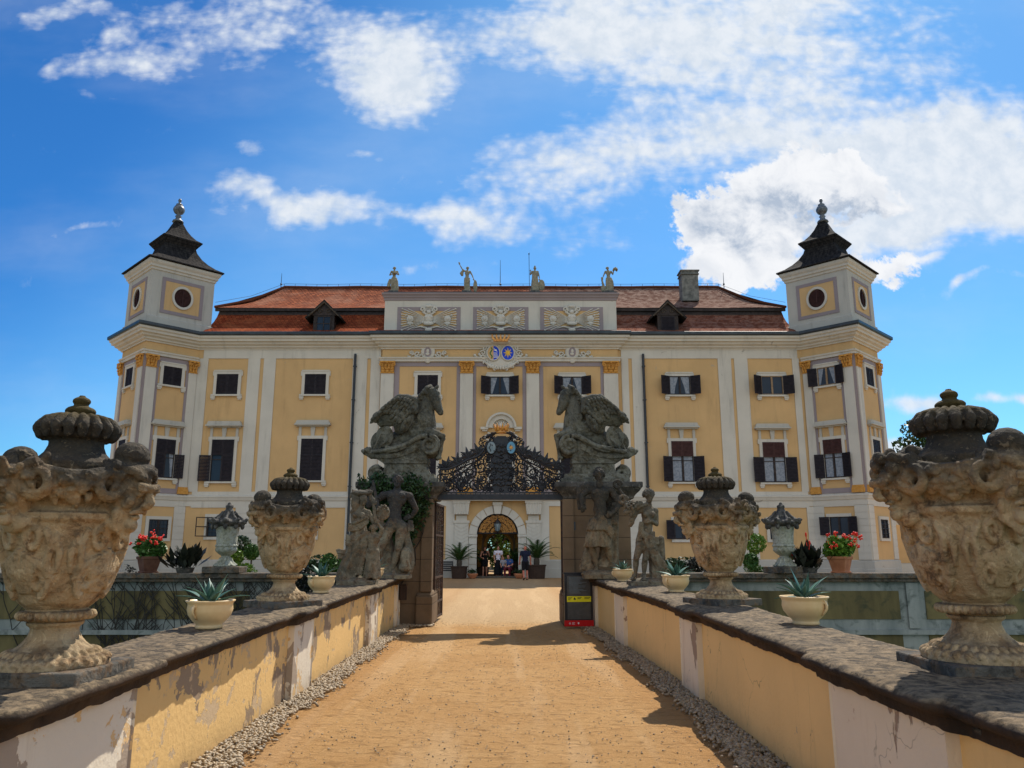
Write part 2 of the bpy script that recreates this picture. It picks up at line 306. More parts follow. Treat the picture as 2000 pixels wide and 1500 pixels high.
def sand():
    m, T, p = base_mat('sand_path', .95, .1); v = coords(T)
    n0 = T.noise(v, .35, 4, .6); n1 = T.noise(v, 2.0, 5, .6, .3); n2 = T.noise(v, 260, 3, .7)
    mp = T.new('ShaderNodeMapping'); mp.inputs['Scale'].default_value = (.55, 1, 1); T.l.new(v, mp.inputs[0])
    w = T.noise(mp.outputs[0], 11, 6, .66, .8); n4 = T.noise(v, 900, 2, .7)
    col = T.mix(T.ss(n0, .3, .7), (.46, .245, .085), (.54, .31, .12)); col = T.mix(T.m('MULTIPLY', T.ss(n1, .4, .7), .35), col, (.58, .36, .16))
    col = T.mix(T.m('MULTIPLY', T.ss(w, .54, .60), .5), col, (.20, .095, .03))
    col = T.mix(T.m('MULTIPLY', T.ss(n2, .52, .60), .75), col, (.17, .085, .03)); col = T.mix(T.m('MULTIPLY', T.ss(n4, .55, .61), .6), col, (.74, .52, .28))
    yy = T.sep(v)[1]; col = T.mix(T.m('MULTIPLY', T.ss(T.m('ADD', yy, T.m('MULTIPLY', n1, 2)), 17.5, 19.5), .75), col, (.52, .36, .20))
    tr = T.noise(T.vm('MULTIPLY', v, (1.5, .10, 1)), 1.2, 4, .55); col = T.mix(T.m('MULTIPLY', T.ss(tr, .50, .62), .30), col, (.66, .46, .26))
    ax = T.m('ABSOLUTE', T.m('ADD', T.sep(v)[0], .2)); col = T.mix(T.m('MULTIPLY', T.ss(T.m('ADD', ax, T.m('MULTIPLY', n1, .7)), 1.75, 2.25), .35), col, (.36, .18, .065))
    T.l.new(col, p.inputs['Base Color'])
    dent = T.ss(T.vor(T.vm('ADD', v, T.vm('MULTIPLY', T.noise(v, 4, 2, .5, out=1), (.2, .2, 0))), 4.5), .06, .30)
    bump(T, p, T.m('ADD', T.m('ADD', T.m('MULTIPLY', w, .9), T.m('MULTIPLY', n2, .22)), T.m('MULTIPLY', dent, .35)), .95, .06)
sand()
mottled('moat_grass', (.04, .055, .02), (.09, .10, .035), .8, bs=.8, spots=[(3, .5, .65, (.05, .04, .02), .7)])
leafmat('pebble', (.17, .125, .075), (.44, .335, .21))
def tiles(name, c1, c2, c3, grey, uvs=(3.1, 4.2)):
    m, T, p = base_mat(name, 1.0, .02); uv = coords(T, 'UV')
    br = T.new('ShaderNodeTexBrick'); T.l.new(uv, br.inputs['Vector']); br.inputs['Scale'].default_value = 1; br.inputs['Brick Width'].default_value = .24; br.inputs['Row Height'].default_value = .21
    br.inputs['Mortar Size'].default_value = .018; br.inputs['Mortar Smooth'].default_value = .3; br.inputs['Bias'].default_value = 0
    br.inputs['Color1'].default_value = c1 + (1,); br.inputs['Color2'].default_value = c2 + (1,); br.inputs['Mortar'].default_value = tuple(k * .22 for k in c1) + (1,)
    n = T.noise(uv, .55, 6, .65, .6); n2 = T.noise(uv, 2.4, 6, .7)
    col = T.mix(T.m('MULTIPLY', T.ss(n, .42, .68), .7), br.outputs[0], c3, 'MIX'); col = T.mix(T.m('MULTIPLY', T.ss(n2, .50, .62), .6), col, tuple(k * .4 + .01 for k in c1))
    # older, paler greyed tiles on the right half of the building
    ox = T.sep(uv)[0]; col = T.mix(T.m('MULTIPLY', T.ss(T.m('ADD', ox, T.m('MULTIPLY', n, 6)), 2, 9), grey), col, T.mix(T.ss(n2, .4, .6), (.30, .215, .17), (.12, .065, .05)))
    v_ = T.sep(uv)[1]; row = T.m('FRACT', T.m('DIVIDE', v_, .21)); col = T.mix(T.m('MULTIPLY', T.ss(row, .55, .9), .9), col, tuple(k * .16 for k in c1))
    T.l.new(col, p.inputs['Base Color'])
    bump(T, p, T.m('ADD', T.m('MULTIPLY', T.m('SUBTRACT', 1, row), 1.0), T.m('MULTIPLY', br.outputs[1], -.6)), .8, .05)
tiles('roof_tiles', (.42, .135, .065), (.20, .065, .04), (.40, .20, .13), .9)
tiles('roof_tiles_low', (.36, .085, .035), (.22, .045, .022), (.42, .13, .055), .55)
def shingle():
    m, T, p = base_mat('tower_shingle', .95, .04); uv = coords(T, 'UV'); v_ = T.sep(uv)[1]
    row = T.m('FRACT', T.m('DIVIDE', v_, .22)); n = T.noise(T.vm('MULTIPLY', uv, (1, .4, 1)), 5, 5, .65)
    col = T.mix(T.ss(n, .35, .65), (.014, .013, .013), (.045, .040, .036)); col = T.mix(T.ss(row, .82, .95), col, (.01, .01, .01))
    T.l.new(col, p.inputs['Base Color']); bump(T, p, T.m('SUBTRACT', 1, row), .9, .05)
shingle()
# ------------------------------------------------------------ mesh helpers
class G:
    def __init__(s, fr=None): s.v = []; s.f = []; s.uv = {}; s.fr = fr
    def P(s, p):
        if s.fr is None: return tuple(p)
        (P0, d), (a, t, z) = s.fr, p
        return (P0[0] + d[0] * a + d[1] * t, P0[1] + d[1] * a - d[0] * t, z)      # t: out of the face, towards the viewer
    def add(s, vs, fs, uvs=None):
        o = len(s.v); s.v += [s.P(p) for p in vs]
        for i, f in enumerate(fs):
            if uvs: s.uv[len(s.f)] = uvs[i]
            s.f.append(tuple(o + k for k in f))
        return s
    def box(s, x0, x1, y0, y1, z0, z1):
        x0, x1 = min(x0, x1), max(x0, x1); y0, y1 = min(y0, y1), max(y0, y1); z0, z1 = min(z0, z1), max(z0, z1)
        return s.add([(x0, y0, z0), (x1, y0, z0), (x1, y1, z0), (x0, y1, z0), (x0, y0, z1), (x1, y0, z1), (x1, y1, z1), (x0, y1, z1)],
                     [(0, 3, 2, 1), (4, 5, 6, 7), (0, 1, 5, 4), (1, 2, 6, 5), (2, 3, 7, 6), (3, 0, 4, 7)])
    def taper(s, x0, x1, y0, y1, z0, z1, k):
        cx, cy = (x0 + x1) / 2, (y0 + y1) / 2
        q = lambda x, y: (cx + (x - cx) * k, cy + (y - cy) * k)
        b = [(x0, y0), (x1, y0), (x1, y1), (x0, y1)]
        return s.add([(x, y, z0) for x, y in b] + [q(x, y) + (z1,) for x, y in b], [(0, 3, 2, 1), (4, 5, 6, 7), (0, 1, 5, 4), (1, 2, 6, 5), (2, 3, 7, 6), (3, 0, 4, 7)])
    def prism(s, pts, y0, y1):
        """pts: polygon in (x,z); extruded along y"""
        n = len(pts); vs = [(x, y0, z) for x, z in pts] + [(x, y1, z) for x, z in pts]
        fs = [tuple(range(n)), tuple(range(2 * n - 1, n - 1, -1))] + [(i, i + n, (i + 1) % n + n, (i + 1) % n) for i in range(n)]
        return s.add(vs, fs)
    def lathe(s, prof, n=24, c=(0, 0, 0), axis='z', fn=None):
        vs = []; fs = []
        for i, (r, z) in enumerate(prof):
            for k in range(n):
                a = 2 * math.pi * k / n; rr = r * (fn(a, z) if fn else 1)
                p = (rr * math.cos(a), rr * math.sin(a), z)
                if axis == 'y': p = (p[0], -p[2], p[1])
                if axis == 'x': p = (p[2], p[0], p[1])
                vs.append((c[0] + p[0], c[1] + p[1], c[2] + p[2]))
        for i in range(len(prof) - 1):
            for k in range(n):
                fs.append((i * n + k, i * n + (k + 1) % n, (i + 1) * n + (k + 1) % n, (i + 1) * n + k))
        fs.append(tuple(range(n - 1, -1, -1))); fs.append(tuple(range((len(prof) - 1) * n, len(prof) * n)))
        return s.add(vs, fs)
    def ell(s, c, r, rot=(0, 0, 0), n=12, m=8):
        if not hasattr(r, '__len__'): r = (r, r, r)
        M = Euler(rot).to_matrix(); vs = []; fs = []
        for i in range(1, m):
            t = math.pi * i / m
            for k in range(n):
                a = 2 * math.pi * k / n
                q = M @ Vector((r[0] * math.sin(t) * math.cos(a), r[1] * math.sin(t) * math.sin(a), r[2] * math.cos(t)))
                vs.append((c[0] + q.x, c[1] + q.y, c[2] + q.z))
        for sg in (1, -1):
            q = M @ Vector((0, 0, r[2] * sg)); vs.append((c[0] + q.x, c[1] + q.y, c[2] + q.z))
        T_, B_ = len(vs) - 2, len(vs) - 1
        for i in range(m - 2):
            for k in range(n): fs.append((i * n + k, (i + 1) * n + k, (i + 1) * n + (k + 1) % n, i * n + (k + 1) % n))
        for k in range(n):
            fs.append((T_, k, (k + 1) % n)); fs.append((B_, (m - 2) * n + (k + 1) % n, (m - 2) * n + k))
        return s.add(vs, fs)
    def tube(s, pts, rad, n=8, flat=None, cap=True):
        """swept round (or flat=(kx,ky)) tube along points, radius per point"""
        pts = [Vector(p) for p in pts]
        if not hasattr(rad, '__len__'): rad = [rad] * len(pts)
        vs = []; fs = []; prev = None
        for i, p in enumerate(pts):
            t = (pts[min(i + 1, len(pts) - 1)] - pts[max(i - 1, 0)])
            t = t.normalized() if t.length > 1e-9 else Vector((0, 0, 1))
            if prev is None:
                u = t.cross(Vector((0, 1, 0)));  u = u if u.length > .1 else t.cross(Vector((1, 0, 0)))
            else: u = prev - t * prev.dot(t)
            u.normalize(); prev = u; w = t.cross(u)
            for k in range(n):
                a = 2 * math.pi * (k + .5) / n
                q = p + (u * math.cos(a) * (flat[0] if flat else 1) + w * math.sin(a) * (flat[1] if flat else 1)) * rad[i]
                vs.append(tuple(q))
        for i in range(len(pts) - 1):
            for k in range(n): fs.append((i * n + k, i * n + (k + 1) % n, (i + 1) * n + (k + 1) % n, (i + 1) * n + k))
        if cap: fs.append(tuple(range(n - 1, -1, -1))); fs.append(tuple(range((len(pts) - 1) * n, len(pts) * n)))
        return s.add(vs, fs)
    def cap(s, a, b, ra, rb=None, n=10):
        """tapered limb with rounded ends"""
        rb = ra if rb is None else rb; a = Vector(a); b = Vector(b); d = b - a
        if d.length < 1e-6: return s.ell(a, ra)
        d.normalize(); P = []; Q = []
        for t in (-1, -.86, -.5): P.append(a + d * ra * t); Q.append(ra * math.sqrt(max(1 - t * t, .0004)))
        P += [a, b]; Q += [ra, rb]
        for t in (.5, .86, 1): P.append(b + d * rb * t); Q.append(rb * math.sqrt(max(1 - t * t, .0004)))
        return s.tube(P, Q, n)
    def chain(s, pts, rad, n=10):
        for i in range(len(pts) - 1): s.cap(pts[i], pts[i + 1], rad[i], rad[i + 1], n)
        return s
    def merge(s, o, M=None):
        base = len(s.v)
        s.v += [tuple(M @ Vector(p)) for p in o.v] if M is not None else o.v
        s.f += [tuple(base + k for k in f) for f in o.f]; return s
    def mirror(s):
        g = G(); g.v = [(-p[0], p[1], p[2]) for p in s.v]; g.f = [tuple(reversed(f)) for f in s.f]; return g

def setp(o, label=None, cat=None, group=None, kind=None):
    if label: o['label'] = label
    if cat: o['category'] = cat
    if group: o['group'] = group
    if kind: o['kind'] = kind
    return o
def link(o, parent=None):
    COL.objects.link(o)
    if parent is not None:
        o.parent = parent; o.matrix_parent_inverse = WM[parent.name].inverted() if parent.name in WM else Matrix.Identity(4)
    WM[o.name] = Matrix.Translation(o.location) if parent is None else Matrix.Identity(4)
    return o
WM = {}
def mesh_from(name, g, mat, smooth=False, bevel=0):
    me = bpy.data.meshes.new(name); me.from_pydata(g.v, [], g.f)
    if g.uv:
        ul = me.uv_layers.new(name='UVMap')
        for fi, uvs in g.uv.items():
            for li, uv in zip(me.polygons[fi].loop_indices, uvs): ul.data[li].uv = uv
    me.materials.append(MATS[mat] if isinstance(mat, str) else mat)
    if smooth: me.polygons.foreach_set('use_smooth', [True] * len(me.polygons))
    me.update(); return me
def obj(name, g, mat, parent=None, smooth=False, bevel=0, **tags):
    me = mesh_from(name, g, mat, smooth)
    o = bpy.data.objects.new(name, me); link(o, parent)
    if bevel:
        b = o.modifiers.new('bevel', 'BEVEL'); b.width = bevel; b.segments = 2; b.limit_method = 'ANGLE'; b.angle_limit = R(35); b.harden_normals = False
    return setp(o, **tags)
def thing(name, loc, label, cat, group=None, rz=0):
    o = bpy.data.objects.new(name, None); o.location = loc; o.rotation_euler.z = rz; o.empty_display_size = .2
    link(o); return setp(o, label, cat, group)
def lthing(*a, **k):      # its parts are modelled in its own coordinates
    o = thing(*a, **k); WM[o.name] = Matrix.Identity(4); return o
def local_thing(name, label, cat, group=None):
    return thing(name, (0, 0, 0), label, cat, group)
def place(o, loc, rz=0, s=1.0):
    o.location = loc; o.rotation_euler.z = rz; o.scale = (s, s, s); return o
def copy_tree(o, loc=None, rz=None, label=None, s=None, parent=None):
    c = o.copy(); COL.objects.link(c); c.parent = parent
    if parent is not None: c.matrix_parent_inverse = o.matrix_parent_inverse
    for ch in list(o.children): copy_tree(ch, parent=c)
    if loc is not None: c.location = loc
    if rz is not None: c.rotation_euler.z = rz
    if s is not None: c.scale = (s, s, s)
    if label: c['label'] = label
    return c
_cloud = {}
def sculpt(name, g, mat, parent=None, voxel=.015, smooth=4, disp=0, dscale=.1, M=None, **tags):
    """fuse overlapping primitives into one carved skin"""
    if M is not None:
        g2 = G(); g2.merge(g, M); g = g2
    me = bpy.data.meshes.new(name + '_raw'); me.from_pydata(g.v, [], g.f); me.update()
    o = bpy.data.objects.new(name + '_raw', me); COL.objects.link(o)
    r = o.modifiers.new('r', 'REMESH'); r.mode = 'VOXEL'; r.voxel_size = voxel; r.use_smooth_shade = True
    if smooth:
        sm = o.modifiers.new('s', 'SMOOTH'); sm.factor = .5; sm.iterations = smooth
    if disp:
        if dscale not in _cloud:
            t = bpy.data.textures.new('clouds', 'CLOUDS'); t.noise_scale = dscale; t.noise_depth = 3; _cloud[dscale] = t
        dm = o.modifiers.new('d', 'DISPLACE'); dm.texture = _cloud[dscale]; dm.strength = disp; dm.mid_level = .5
    dg = bpy.context.evaluated_depsgraph_get(); dg.update()
    m2 = bpy.data.meshes.new_from_object(o.evaluated_get(dg)); m2.name = name
    bpy.data.objects.remove(o); bpy.data.meshes.remove(me)
    m2.materials.clear(); m2.materials.append(MATS[mat]); m2.polygons.foreach_set('use_smooth', [True] * len(m2.polygons))
    ob = bpy.data.objects.new(name, m2); link(ob, parent); return setp(ob, **tags)
def sweep_profile(path, prof, closed=False):
    """path: plan points left->right as seen; prof: (t outwards, z). Mitred."""
    g = G(); n = len(path); m = len(prof)
    for i, p in enumerate(path):
        a = Vector(path[max(i - 1, 0)]); b = Vector(p); c = Vector(path[min(i + 1, n - 1)])
        d1 = (b - a).normalized() if i > 0 else (c - b).normalized(); d2 = (c - b).normalized() if i < n - 1 else d1
        n1 = Vector((d1.y, -d1.x)); n2 = Vector((d2.y, -d2.x)); nn = (n1 + n2); nn = nn / max(nn.dot(n1), .2)
        for t, z in prof: g.v.append((b.x + nn.x * t, b.y + nn.y * t, z))
    for i in range(n - 1):
        for k in range(m):
            k2 = (k + 1) % m
            g.f.append((i * m + k, i * m + k2, (i + 1) * m + k2, (i + 1) * m + k))
    g.f.append(tuple(range(m))); g.f.append(tuple(range((n - 1) * m + m - 1, (n - 1) * m - 1, -1)))
    return g
def leaf_cloud(n, fn, size, aspect=.5, droop=.2, rg=None, updir=None):
    """n separate leaf blades, fn(i)->centre (and optional normal direction)"""
    rg = rg or rng; g = G(); V = []; F = []
    for i in range(n):
        c = np.array(fn(i)); d = rg.normal(size=3); d /= np.linalg.norm(d); e = rg.normal(size=3); e -= d * e.dot(d); e /= np.linalg.norm(e)
        s_ = size * (.6 + .8 * rg.random()); w = s_ * aspect
        nrm = np.cross(d, e) * s_ * droop
        o = len(V)
        V += [tuple(c - d * s_ * .5), tuple(c - e * w * .5 + nrm * .5), tuple(c + d * s_ * .5 - nrm), tuple(c + e * w * .5 + nrm * .5)]
        F.append((o, o + 1, o + 2, o + 3))
    g.v = V; g.f = F; return g
def spiral(c, r0, r1, turns, a0, n=28, plane='xz', k=1, sgn=1):
    out = []
    for i in range(n):
        t = i / (n - 1); a = a0 + sgn * turns * 2 * math.pi * t; r = r0 + (r1 - r0) * t ** k
        x, z = r * math.cos(a), r * math.sin(a)
        out.append((c[0] + x, c[1], c[2] + z) if plane == 'xz' else (c[0], c[1] + x, c[2] + z))
    return out
# ------------------------------------------------------------ ground, bridge, moat
Y0 = 44.0; XC = -0.72
g = G(); g.add([(-900, -300, -4.2), (900, -300, -4.2), (900, 1500, -4.2), (-900, 1500, -4.2)], [(0, 1, 2, 3)])
obj('moat_ground', g, 'moat_grass', kind='structure')
g = G()      # courtyard terrace beyond the moat, top at 0
g.box(-60, 60, 21.70, 140, -4.15, -.006)
obj('courtyard', g, 'sand_path', kind='structure')
# bridge deck = the sand path, gently uneven
g = G(); NX, NY = 40, 120
for j in range(NY + 1):
    y = -6 + (21.70 + 6) * j / NY; fl = min(1, max(0, (21.70 - y) / 1.5))
    for i in range(NX + 1):
        x = -2.9 + 5.5 * i / NX
        g.v.append((x, y, .012 * fl * math.sin(x * 1.7 + y * .6) * math.sin(y * .9) - .006 - .006 * fl))
for j in range(NY):
    for i in range(NX):
        a = j * (NX + 1) + i; g.f.append((a, a + 1, a + NX + 2, a + NX + 1))
obj('path', g, 'sand_path', smooth=True, kind='structure')
g = G(); g.box(-3.2, 3.0, -6, 21.69, -4.14, -.05); obj('bridge', g, 'moat_ochre', kind='structure')

def pebbles(name, pts, label):
    phi = (1 + 5 ** .5) / 2
    ico = np.array([(-1, phi, 0), (1, phi, 0), (-1, -phi, 0), (1, -phi, 0), (0, -1, phi), (0, 1, phi), (0, -1, -phi), (0, 1, -phi), (phi, 0, -1), (phi, 0, 1), (-phi, 0, -1), (-phi, 0, 1)]) / 1.9
    F = np.array([(0, 11, 5), (0, 5, 1), (0, 1, 7), (0, 7, 10), (0, 10, 11), (1, 5, 9), (5, 11, 4), (11, 10, 2), (10, 7, 6), (7, 1, 8), (3, 9, 4), (3, 4, 2), (3, 2, 6), (3, 6, 8), (3, 8, 9), (4, 9, 5), (2, 4, 11), (6, 2, 10), (8, 6, 7), (9, 8, 1)])
    n = len(pts); V = np.zeros((n * 12, 3)); FF = np.zeros((n * 20, 3), int)
    for i, (x, y, z, s) in enumerate(pts):
        a = rng.random() * 6.28; sx, sy, sz = s * (.8 + .5 * rng.random()), s * (.6 + .4 * rng.random()), s * (.45 + .3 * rng.random())
        q = ico * (sx, sy, sz); c, d = math.cos(a), math.sin(a); tl = rng.normal() * .3
        X = q[:, 0] * c - q[:, 1] * d; Yv = q[:, 0] * d + q[:, 1] * c; Z = q[:, 2] + X * tl
        V[i * 12:(i + 1) * 12] = np.stack([X + x, Yv + y, Z + z], 1); FF[i * 20:(i + 1) * 20] = F + i * 12
    me = bpy.data.meshes.new(name); me.from_pydata(V.tolist(), [], FF.tolist()); me.materials.append(MATS['pebble'])
    me.polygons.foreach_set('use_smooth', [True] * len(me.polygons))
    o = bpy.data.objects.new(name, me); link(o); return setp(o, label, 'gravel', None, 'stuff')
LX = lambda y: -2.47                                             # inner faces of the two parapets
RX = lambda y: 2.10 if y < 10 else 2.10 - (y - 10) * .045
def gravel(sidef, sg, lab, nm):
    pts = []
    for i in range(8500):
        y = 3.2 + 14.3 * rng.random() ** 1.25; w = .29 + .04 * math.sin(y * 2.1) + .03 * math.sin(y * 5.3)
        t = rng.random(); u = t * w + (rng.random() ** 6) * .14
        pts.append((sidef(y) + sg * u, y, .012 + .02 * rng.random(), .012 + .016 * rng.random()))
    return pebbles(nm, pts, lab)
gravel(LX, 1, 'strip of pale loose pebbles along the sunlit left parapet', 'gravel')
gravel(RX, -1, 'strip of shaded grey pebbles along the right parapet', 'gravel')
pts = [(-2.9 + 1.2 * rng.random(), 16.95 + .4 * rng.random(), .02, .02 + .02 * rng.random()) for i in range(500)]
pebbles('gravel', pts, 'small patch of pebbles at the foot of the left gate pillar')

pts = [(-2.3 + 4.2 * rng.random(), 3.5 + 15 * rng.random() ** 1.4, -.004, .005 + .007 * rng.random() ** 3) for i in range(5200)]
ls = pebbles('loose_stones', pts, 'tiny loose stones scattered over the sandy path')
ls['category'] = 'stones'
def ztop(y, side=-1): return .925 + .0095 * (y - 5) if side < 0 else .972 + .003 * (y - 5)
PIERS = [(3.75, 5.35), (8.75, 9.85), (13.35, 14.45)]
def parapet(side):
    L = side < 0; inner = LX if L else RX; sg = side
    root = thing('parapet_wall', (inner(9) + sg * .35, 9, 0), ('left bridge parapet, sunlit cream plaster with grey peeled patches' if L else 'right bridge parapet, shaded ochre plaster under a dark coping'), 'wall')
    # plaster body
    g = G(); ys = np.arange(-2, 17.25, .25)
    def ribbon(g, off_in, off_out, zf0, zf1, y0, y1, step=.25):
        yy = np.arange(y0, y1 + 1e-6, (y1 - y0) / max(1, round((y1 - y0) / step))); m = len(yy); base = len(g.v)
        for y in yy:
            a = inner(y) - sg * off_in; b = inner(y) + sg * off_out
            g.v += [(a, y, zf0(y)), (a, y, zf1(y)), (b, y, zf1(y)), (b, y, zf0(y))]
        for i in range(m - 1):
            for k in range(4): g.f.append((base + i * 4 + k, base + i * 4 + (k + 1) % 4, base + i * 4 + 4 + (k + 1) % 4, base + i * 4 + 4 + k))
        g.f.append((base, base + 1, base + 2, base + 3)); e = base + (m - 1) * 4; g.f.append((e + 3, e + 2, e + 1, e))
    ribbon(g, 0, .50, lambda y: -.04, lambda y: ztop(y, side) - .13, -2, 17.15)
    obj('plaster_wall', g, 'parapet_left' if L else 'parapet_right', root)
    g = G(); ribbon(g, -.02, .48, lambda y: -4.14, lambda y: -.05, -2, 17.15); obj('bridge_side', g, 'moat_ochre', root)
    for (a, b) in PIERS + [(16.55, 17.2)]:
        g = G(); ribbon(g, .055, .54, lambda y: -.045, lambda y: ztop(y, side) - .125, a + .12, b - .12); obj('pier', g, 'pier_left' if L else 'pier_right', root, bevel=.012)
    # coping: dark fascia, rounded worn slab
    g = G(); P = np.arange(-2, 17.21, .035); prof = [(.03, -.15), (.045, -.085), (.06, -.08), (.095, -.072), (.125, -.05), (.13, -.03), (.11, -.008), (.06, 0), (-.10, .004), (-.30, 0), (-.50, .004), (-.66, 0), (-.74, -.03), (-.73, -.07), (-.66, -.09), (-.64, -.15)]
    prof2 = []
    for i in range(len(prof) - 1):
        (a, b), (c, d) = prof[i], prof[i + 1]; k = max(1, int(math.hypot(c - a, d - b) / .045))
        prof2 += [(a + (c - a) * t / k, b + (d - b) * t / k) for t in range(k)]
    prof2.append(prof[-1]); m = len(prof2)
    from mathutils import noise as mn
    for y in P:
        ex = 0
        for (a, b) in PIERS + [(16.45, 17.3)]:
            ex = max(ex, min(1, max(0, (y - a) / .03), max(0, (b - y) / .03)) if a - .001 < y < b + .001 else 0)
        for (t, dz) in prof2:
            tt = (t if t > 0 else t * (.80 if L else .92)) + (ex * .075 if t > .0 else (-ex * .05 if t < -.6 else 0)); x = inner(y) - sg * tt; z = ztop(y, side) + dz
            q = Vector((x * 4, y * 4, z * 4 + sg * 7)); q2 = q * 4.5
            k = .016 * mn.noise(q) + .011 * mn.noise(q2) - (.03 * max(0, mn.noise(q * .9) - .25) if t > .05 else 0)
            g.v.append((x - sg * k * (1.2 if t > .03 else .2), y, z + k * .8))
    for i in range(len(P) - 1):
        for k in range(m - 1):
            f = (i * m + k, i * m + k + 1, (i + 1) * m + k + 1, (i + 1) * m + k)
            g.f.append(f if L else f[::-1])
    g.f.append(tuple(range(m))); g.f.append(tuple(range((len(P) - 1) * m, len(P) * m)))
    obj('coping', g, 'coping_stone', root, smooth=True)
    return root
parapet(-1); parapet(1)

# retaining walls on the far side of the moat
def moat_wall(side):
    L = side < 0; s0, s1 = (-40, -4.3) if L else (3.4, 40)
    if L: s0, s1 = -40, -3.35
    root = thing('moat_wall', ((s0 + s1) / 2, 21.5, -4.2), ('left moat wall with olive panels, hung with bare creeper stems' if L else 'right moat wall with plain olive panels in grey-white bands'), 'wall')
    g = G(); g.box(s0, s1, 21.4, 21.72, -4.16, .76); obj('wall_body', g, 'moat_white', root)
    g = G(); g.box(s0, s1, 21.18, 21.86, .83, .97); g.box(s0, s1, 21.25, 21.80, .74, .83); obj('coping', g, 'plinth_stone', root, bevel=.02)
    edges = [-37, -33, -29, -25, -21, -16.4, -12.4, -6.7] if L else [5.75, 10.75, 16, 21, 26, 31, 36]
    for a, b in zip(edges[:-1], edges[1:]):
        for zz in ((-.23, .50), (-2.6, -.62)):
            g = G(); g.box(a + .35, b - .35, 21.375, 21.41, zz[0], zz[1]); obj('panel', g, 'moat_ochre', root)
    if not L:
        g = G(); g.box(3.42, 5.3, 21.375, 21.41, -.23, .50); obj('panel', g, 'moat_ochre', root)
    g = G(); g.box(s0, s1, 21.30, 21.41, -.62, -.50); obj('ledge', g, 'moat_white', root)
    for e in edges[1:-1]:
        g = G(); g.box(e - .16, e + .16, 21.33, 21.41, -.46, .72); obj('pilaster', g, 'moat_white', root)
    return root
moat_wall(-1); moat_wall(1)
# bare creeper on the left moat wall
g = G()
for i in range(75):
    x = -12.6 + 7.4 * rng.random(); z = -3.5; y = 21.33; pts = [(x, y, z)]; dx = rng.normal() * .15
    top = .72 if rng.random() < .75 else -.2
    while z < top:
        dx += rng.normal() * .12; dx *= .9; x += dx * .16; z += .13; pts.append((x, y - .01 * rng.random(), z))
        if rng.random() < .38:
            bx, bz = x, z; sgn = 1 if rng.random() < .5 else -1; b = [(x, y, z)]
            for k in range(int(3 + 5 * rng.random())):
                bx += sgn * (.05 + .03 * rng.random()); bz += .06 + .03 * rng.random(); b.append((bx, y - .01, min(bz, .78)))
            g.tube(b, [.010 * (1 - k / (len(b) + 1)) + .004 for k in range(len(b))], 4)
    g.tube(pts, [.018 - .010 * k / len(pts) for k in range(len(pts))], 4)
obj('creeper', g, 'vine_stem', label='leafless dark creeper stems climbing the left moat wall', cat='creeper')
# ------------------------------------------------------------ the chateau
S2 = math.sqrt(.5)
CL = (-20.63, 41.88); CR = (2 * XC + 20.63, 41.88)
FM = ((0, Y0), (1, 0)); FRIS = ((0, Y0 - .16), (1, 0))
FLI = (CL, (S2, S2)); FLO = ((CL[0] - 3.75 * S2, CL[1] + 3.75 * S2), (S2, -S2))
FRI = ((CR[0] - 3.0 * S2, CR[1] + 3.0 * S2), (S2, -S2)); FRO = (CR, (S2, S2))
def Z(py, Y=Y0): return at(1000, py, Y)[2]
def X(px, py, Y=Y0): return at(px, py, Y)[0]
ch = thing('chateau', (XC, Y0, 0), 'ochre and white baroque chateau with red mansard roof and two corner towers behind the gate', 'castle')
ZS0, ZS1 = 4.02, 4.62             # string course
ZC0, ZC1 = 13.05, 13.92           # main cornice
path = [(-30, 51.2), FLO[0], CL, (-18.51, 44.0), (-7.62 , 44.0), (-7.62, Y0 - .16), (6.22, Y0 - .16), (6.22, 44.0), (2 * XC + 18.51, 44.0), CR, (CR[0] + 3.75 * S2, CR[1] + 3.75 * S2), (2 * XC + 30, 51.2)]
path[0] = (FLO[0][0] - .01 + 2.5, FLO[0][1] + 2.6); path[-1] = (2 * XC - path[0][0], path[0][1])
# body walls: closed wall shell along the path, with the gateway left open
px0, px1, pzt = -2.0, .37, 3.30    # passage opening
def wall_piece(pts, z0, z1, name='wall', mat='ochre_plaster', thick=.5):
    return obj(name, sweep_profile(pts, [(0, z0), (0, z1), (-thick, z1), (-thick, z0)]), mat, ch)
wall_piece(path[0:6] + [(-4.0, Y0 - .16)], 0, ZC1)
wall_piece([(2.35, Y0 - .16)] + path[6:], 0, ZC1)
wall_piece([(-4.0, Y0 - .16), (2.35, Y0 - .16)], 4.0, ZC1)
# cornice, string course, plinth
cp = [(0, ZC0 + .0), (.08, ZC0), (.10, ZC0 + .07), (.20, ZC0 + .12), (.22, ZC0 + .20), (.36, ZC0 + .28), (.40, ZC0 + .38), (.52, ZC0 + .42), (.54, ZC0 + .54), (.62, ZC0 + .60), (.64, ZC0 + .72), (0, ZC0 + .78)]
obj('cornice', sweep_profile(path, cp), 'white_plaster', ch)
obj('gutter', sweep_profile(path, [(0, ZC0 + .78), (.64, ZC0 + .725), (.70, ZC0 + .74), (.73, ZC0 + .80), (.73, ZC0 + .94), (.66, ZC0 + .97), (-.6, ZC0 + 1.02), (-.6, ZC0 + .8)]), 'gutter_metal', ch)
sp = [(0, ZS0 - .1), (.05, ZS0 - .1), (.055, ZS0 + .18), (.10, ZS0 + .22), (.14, ZS0 + .36), (.17, ZS0 + .40), (.17, ZS0 + .48), (0, ZS0 + .56)]
def gap_path(side): return (path[:5] + [path[5], (-2.72, Y0 - .16)]) if side < 0 else ([(1.10, Y0 - .16)] + path[6:])
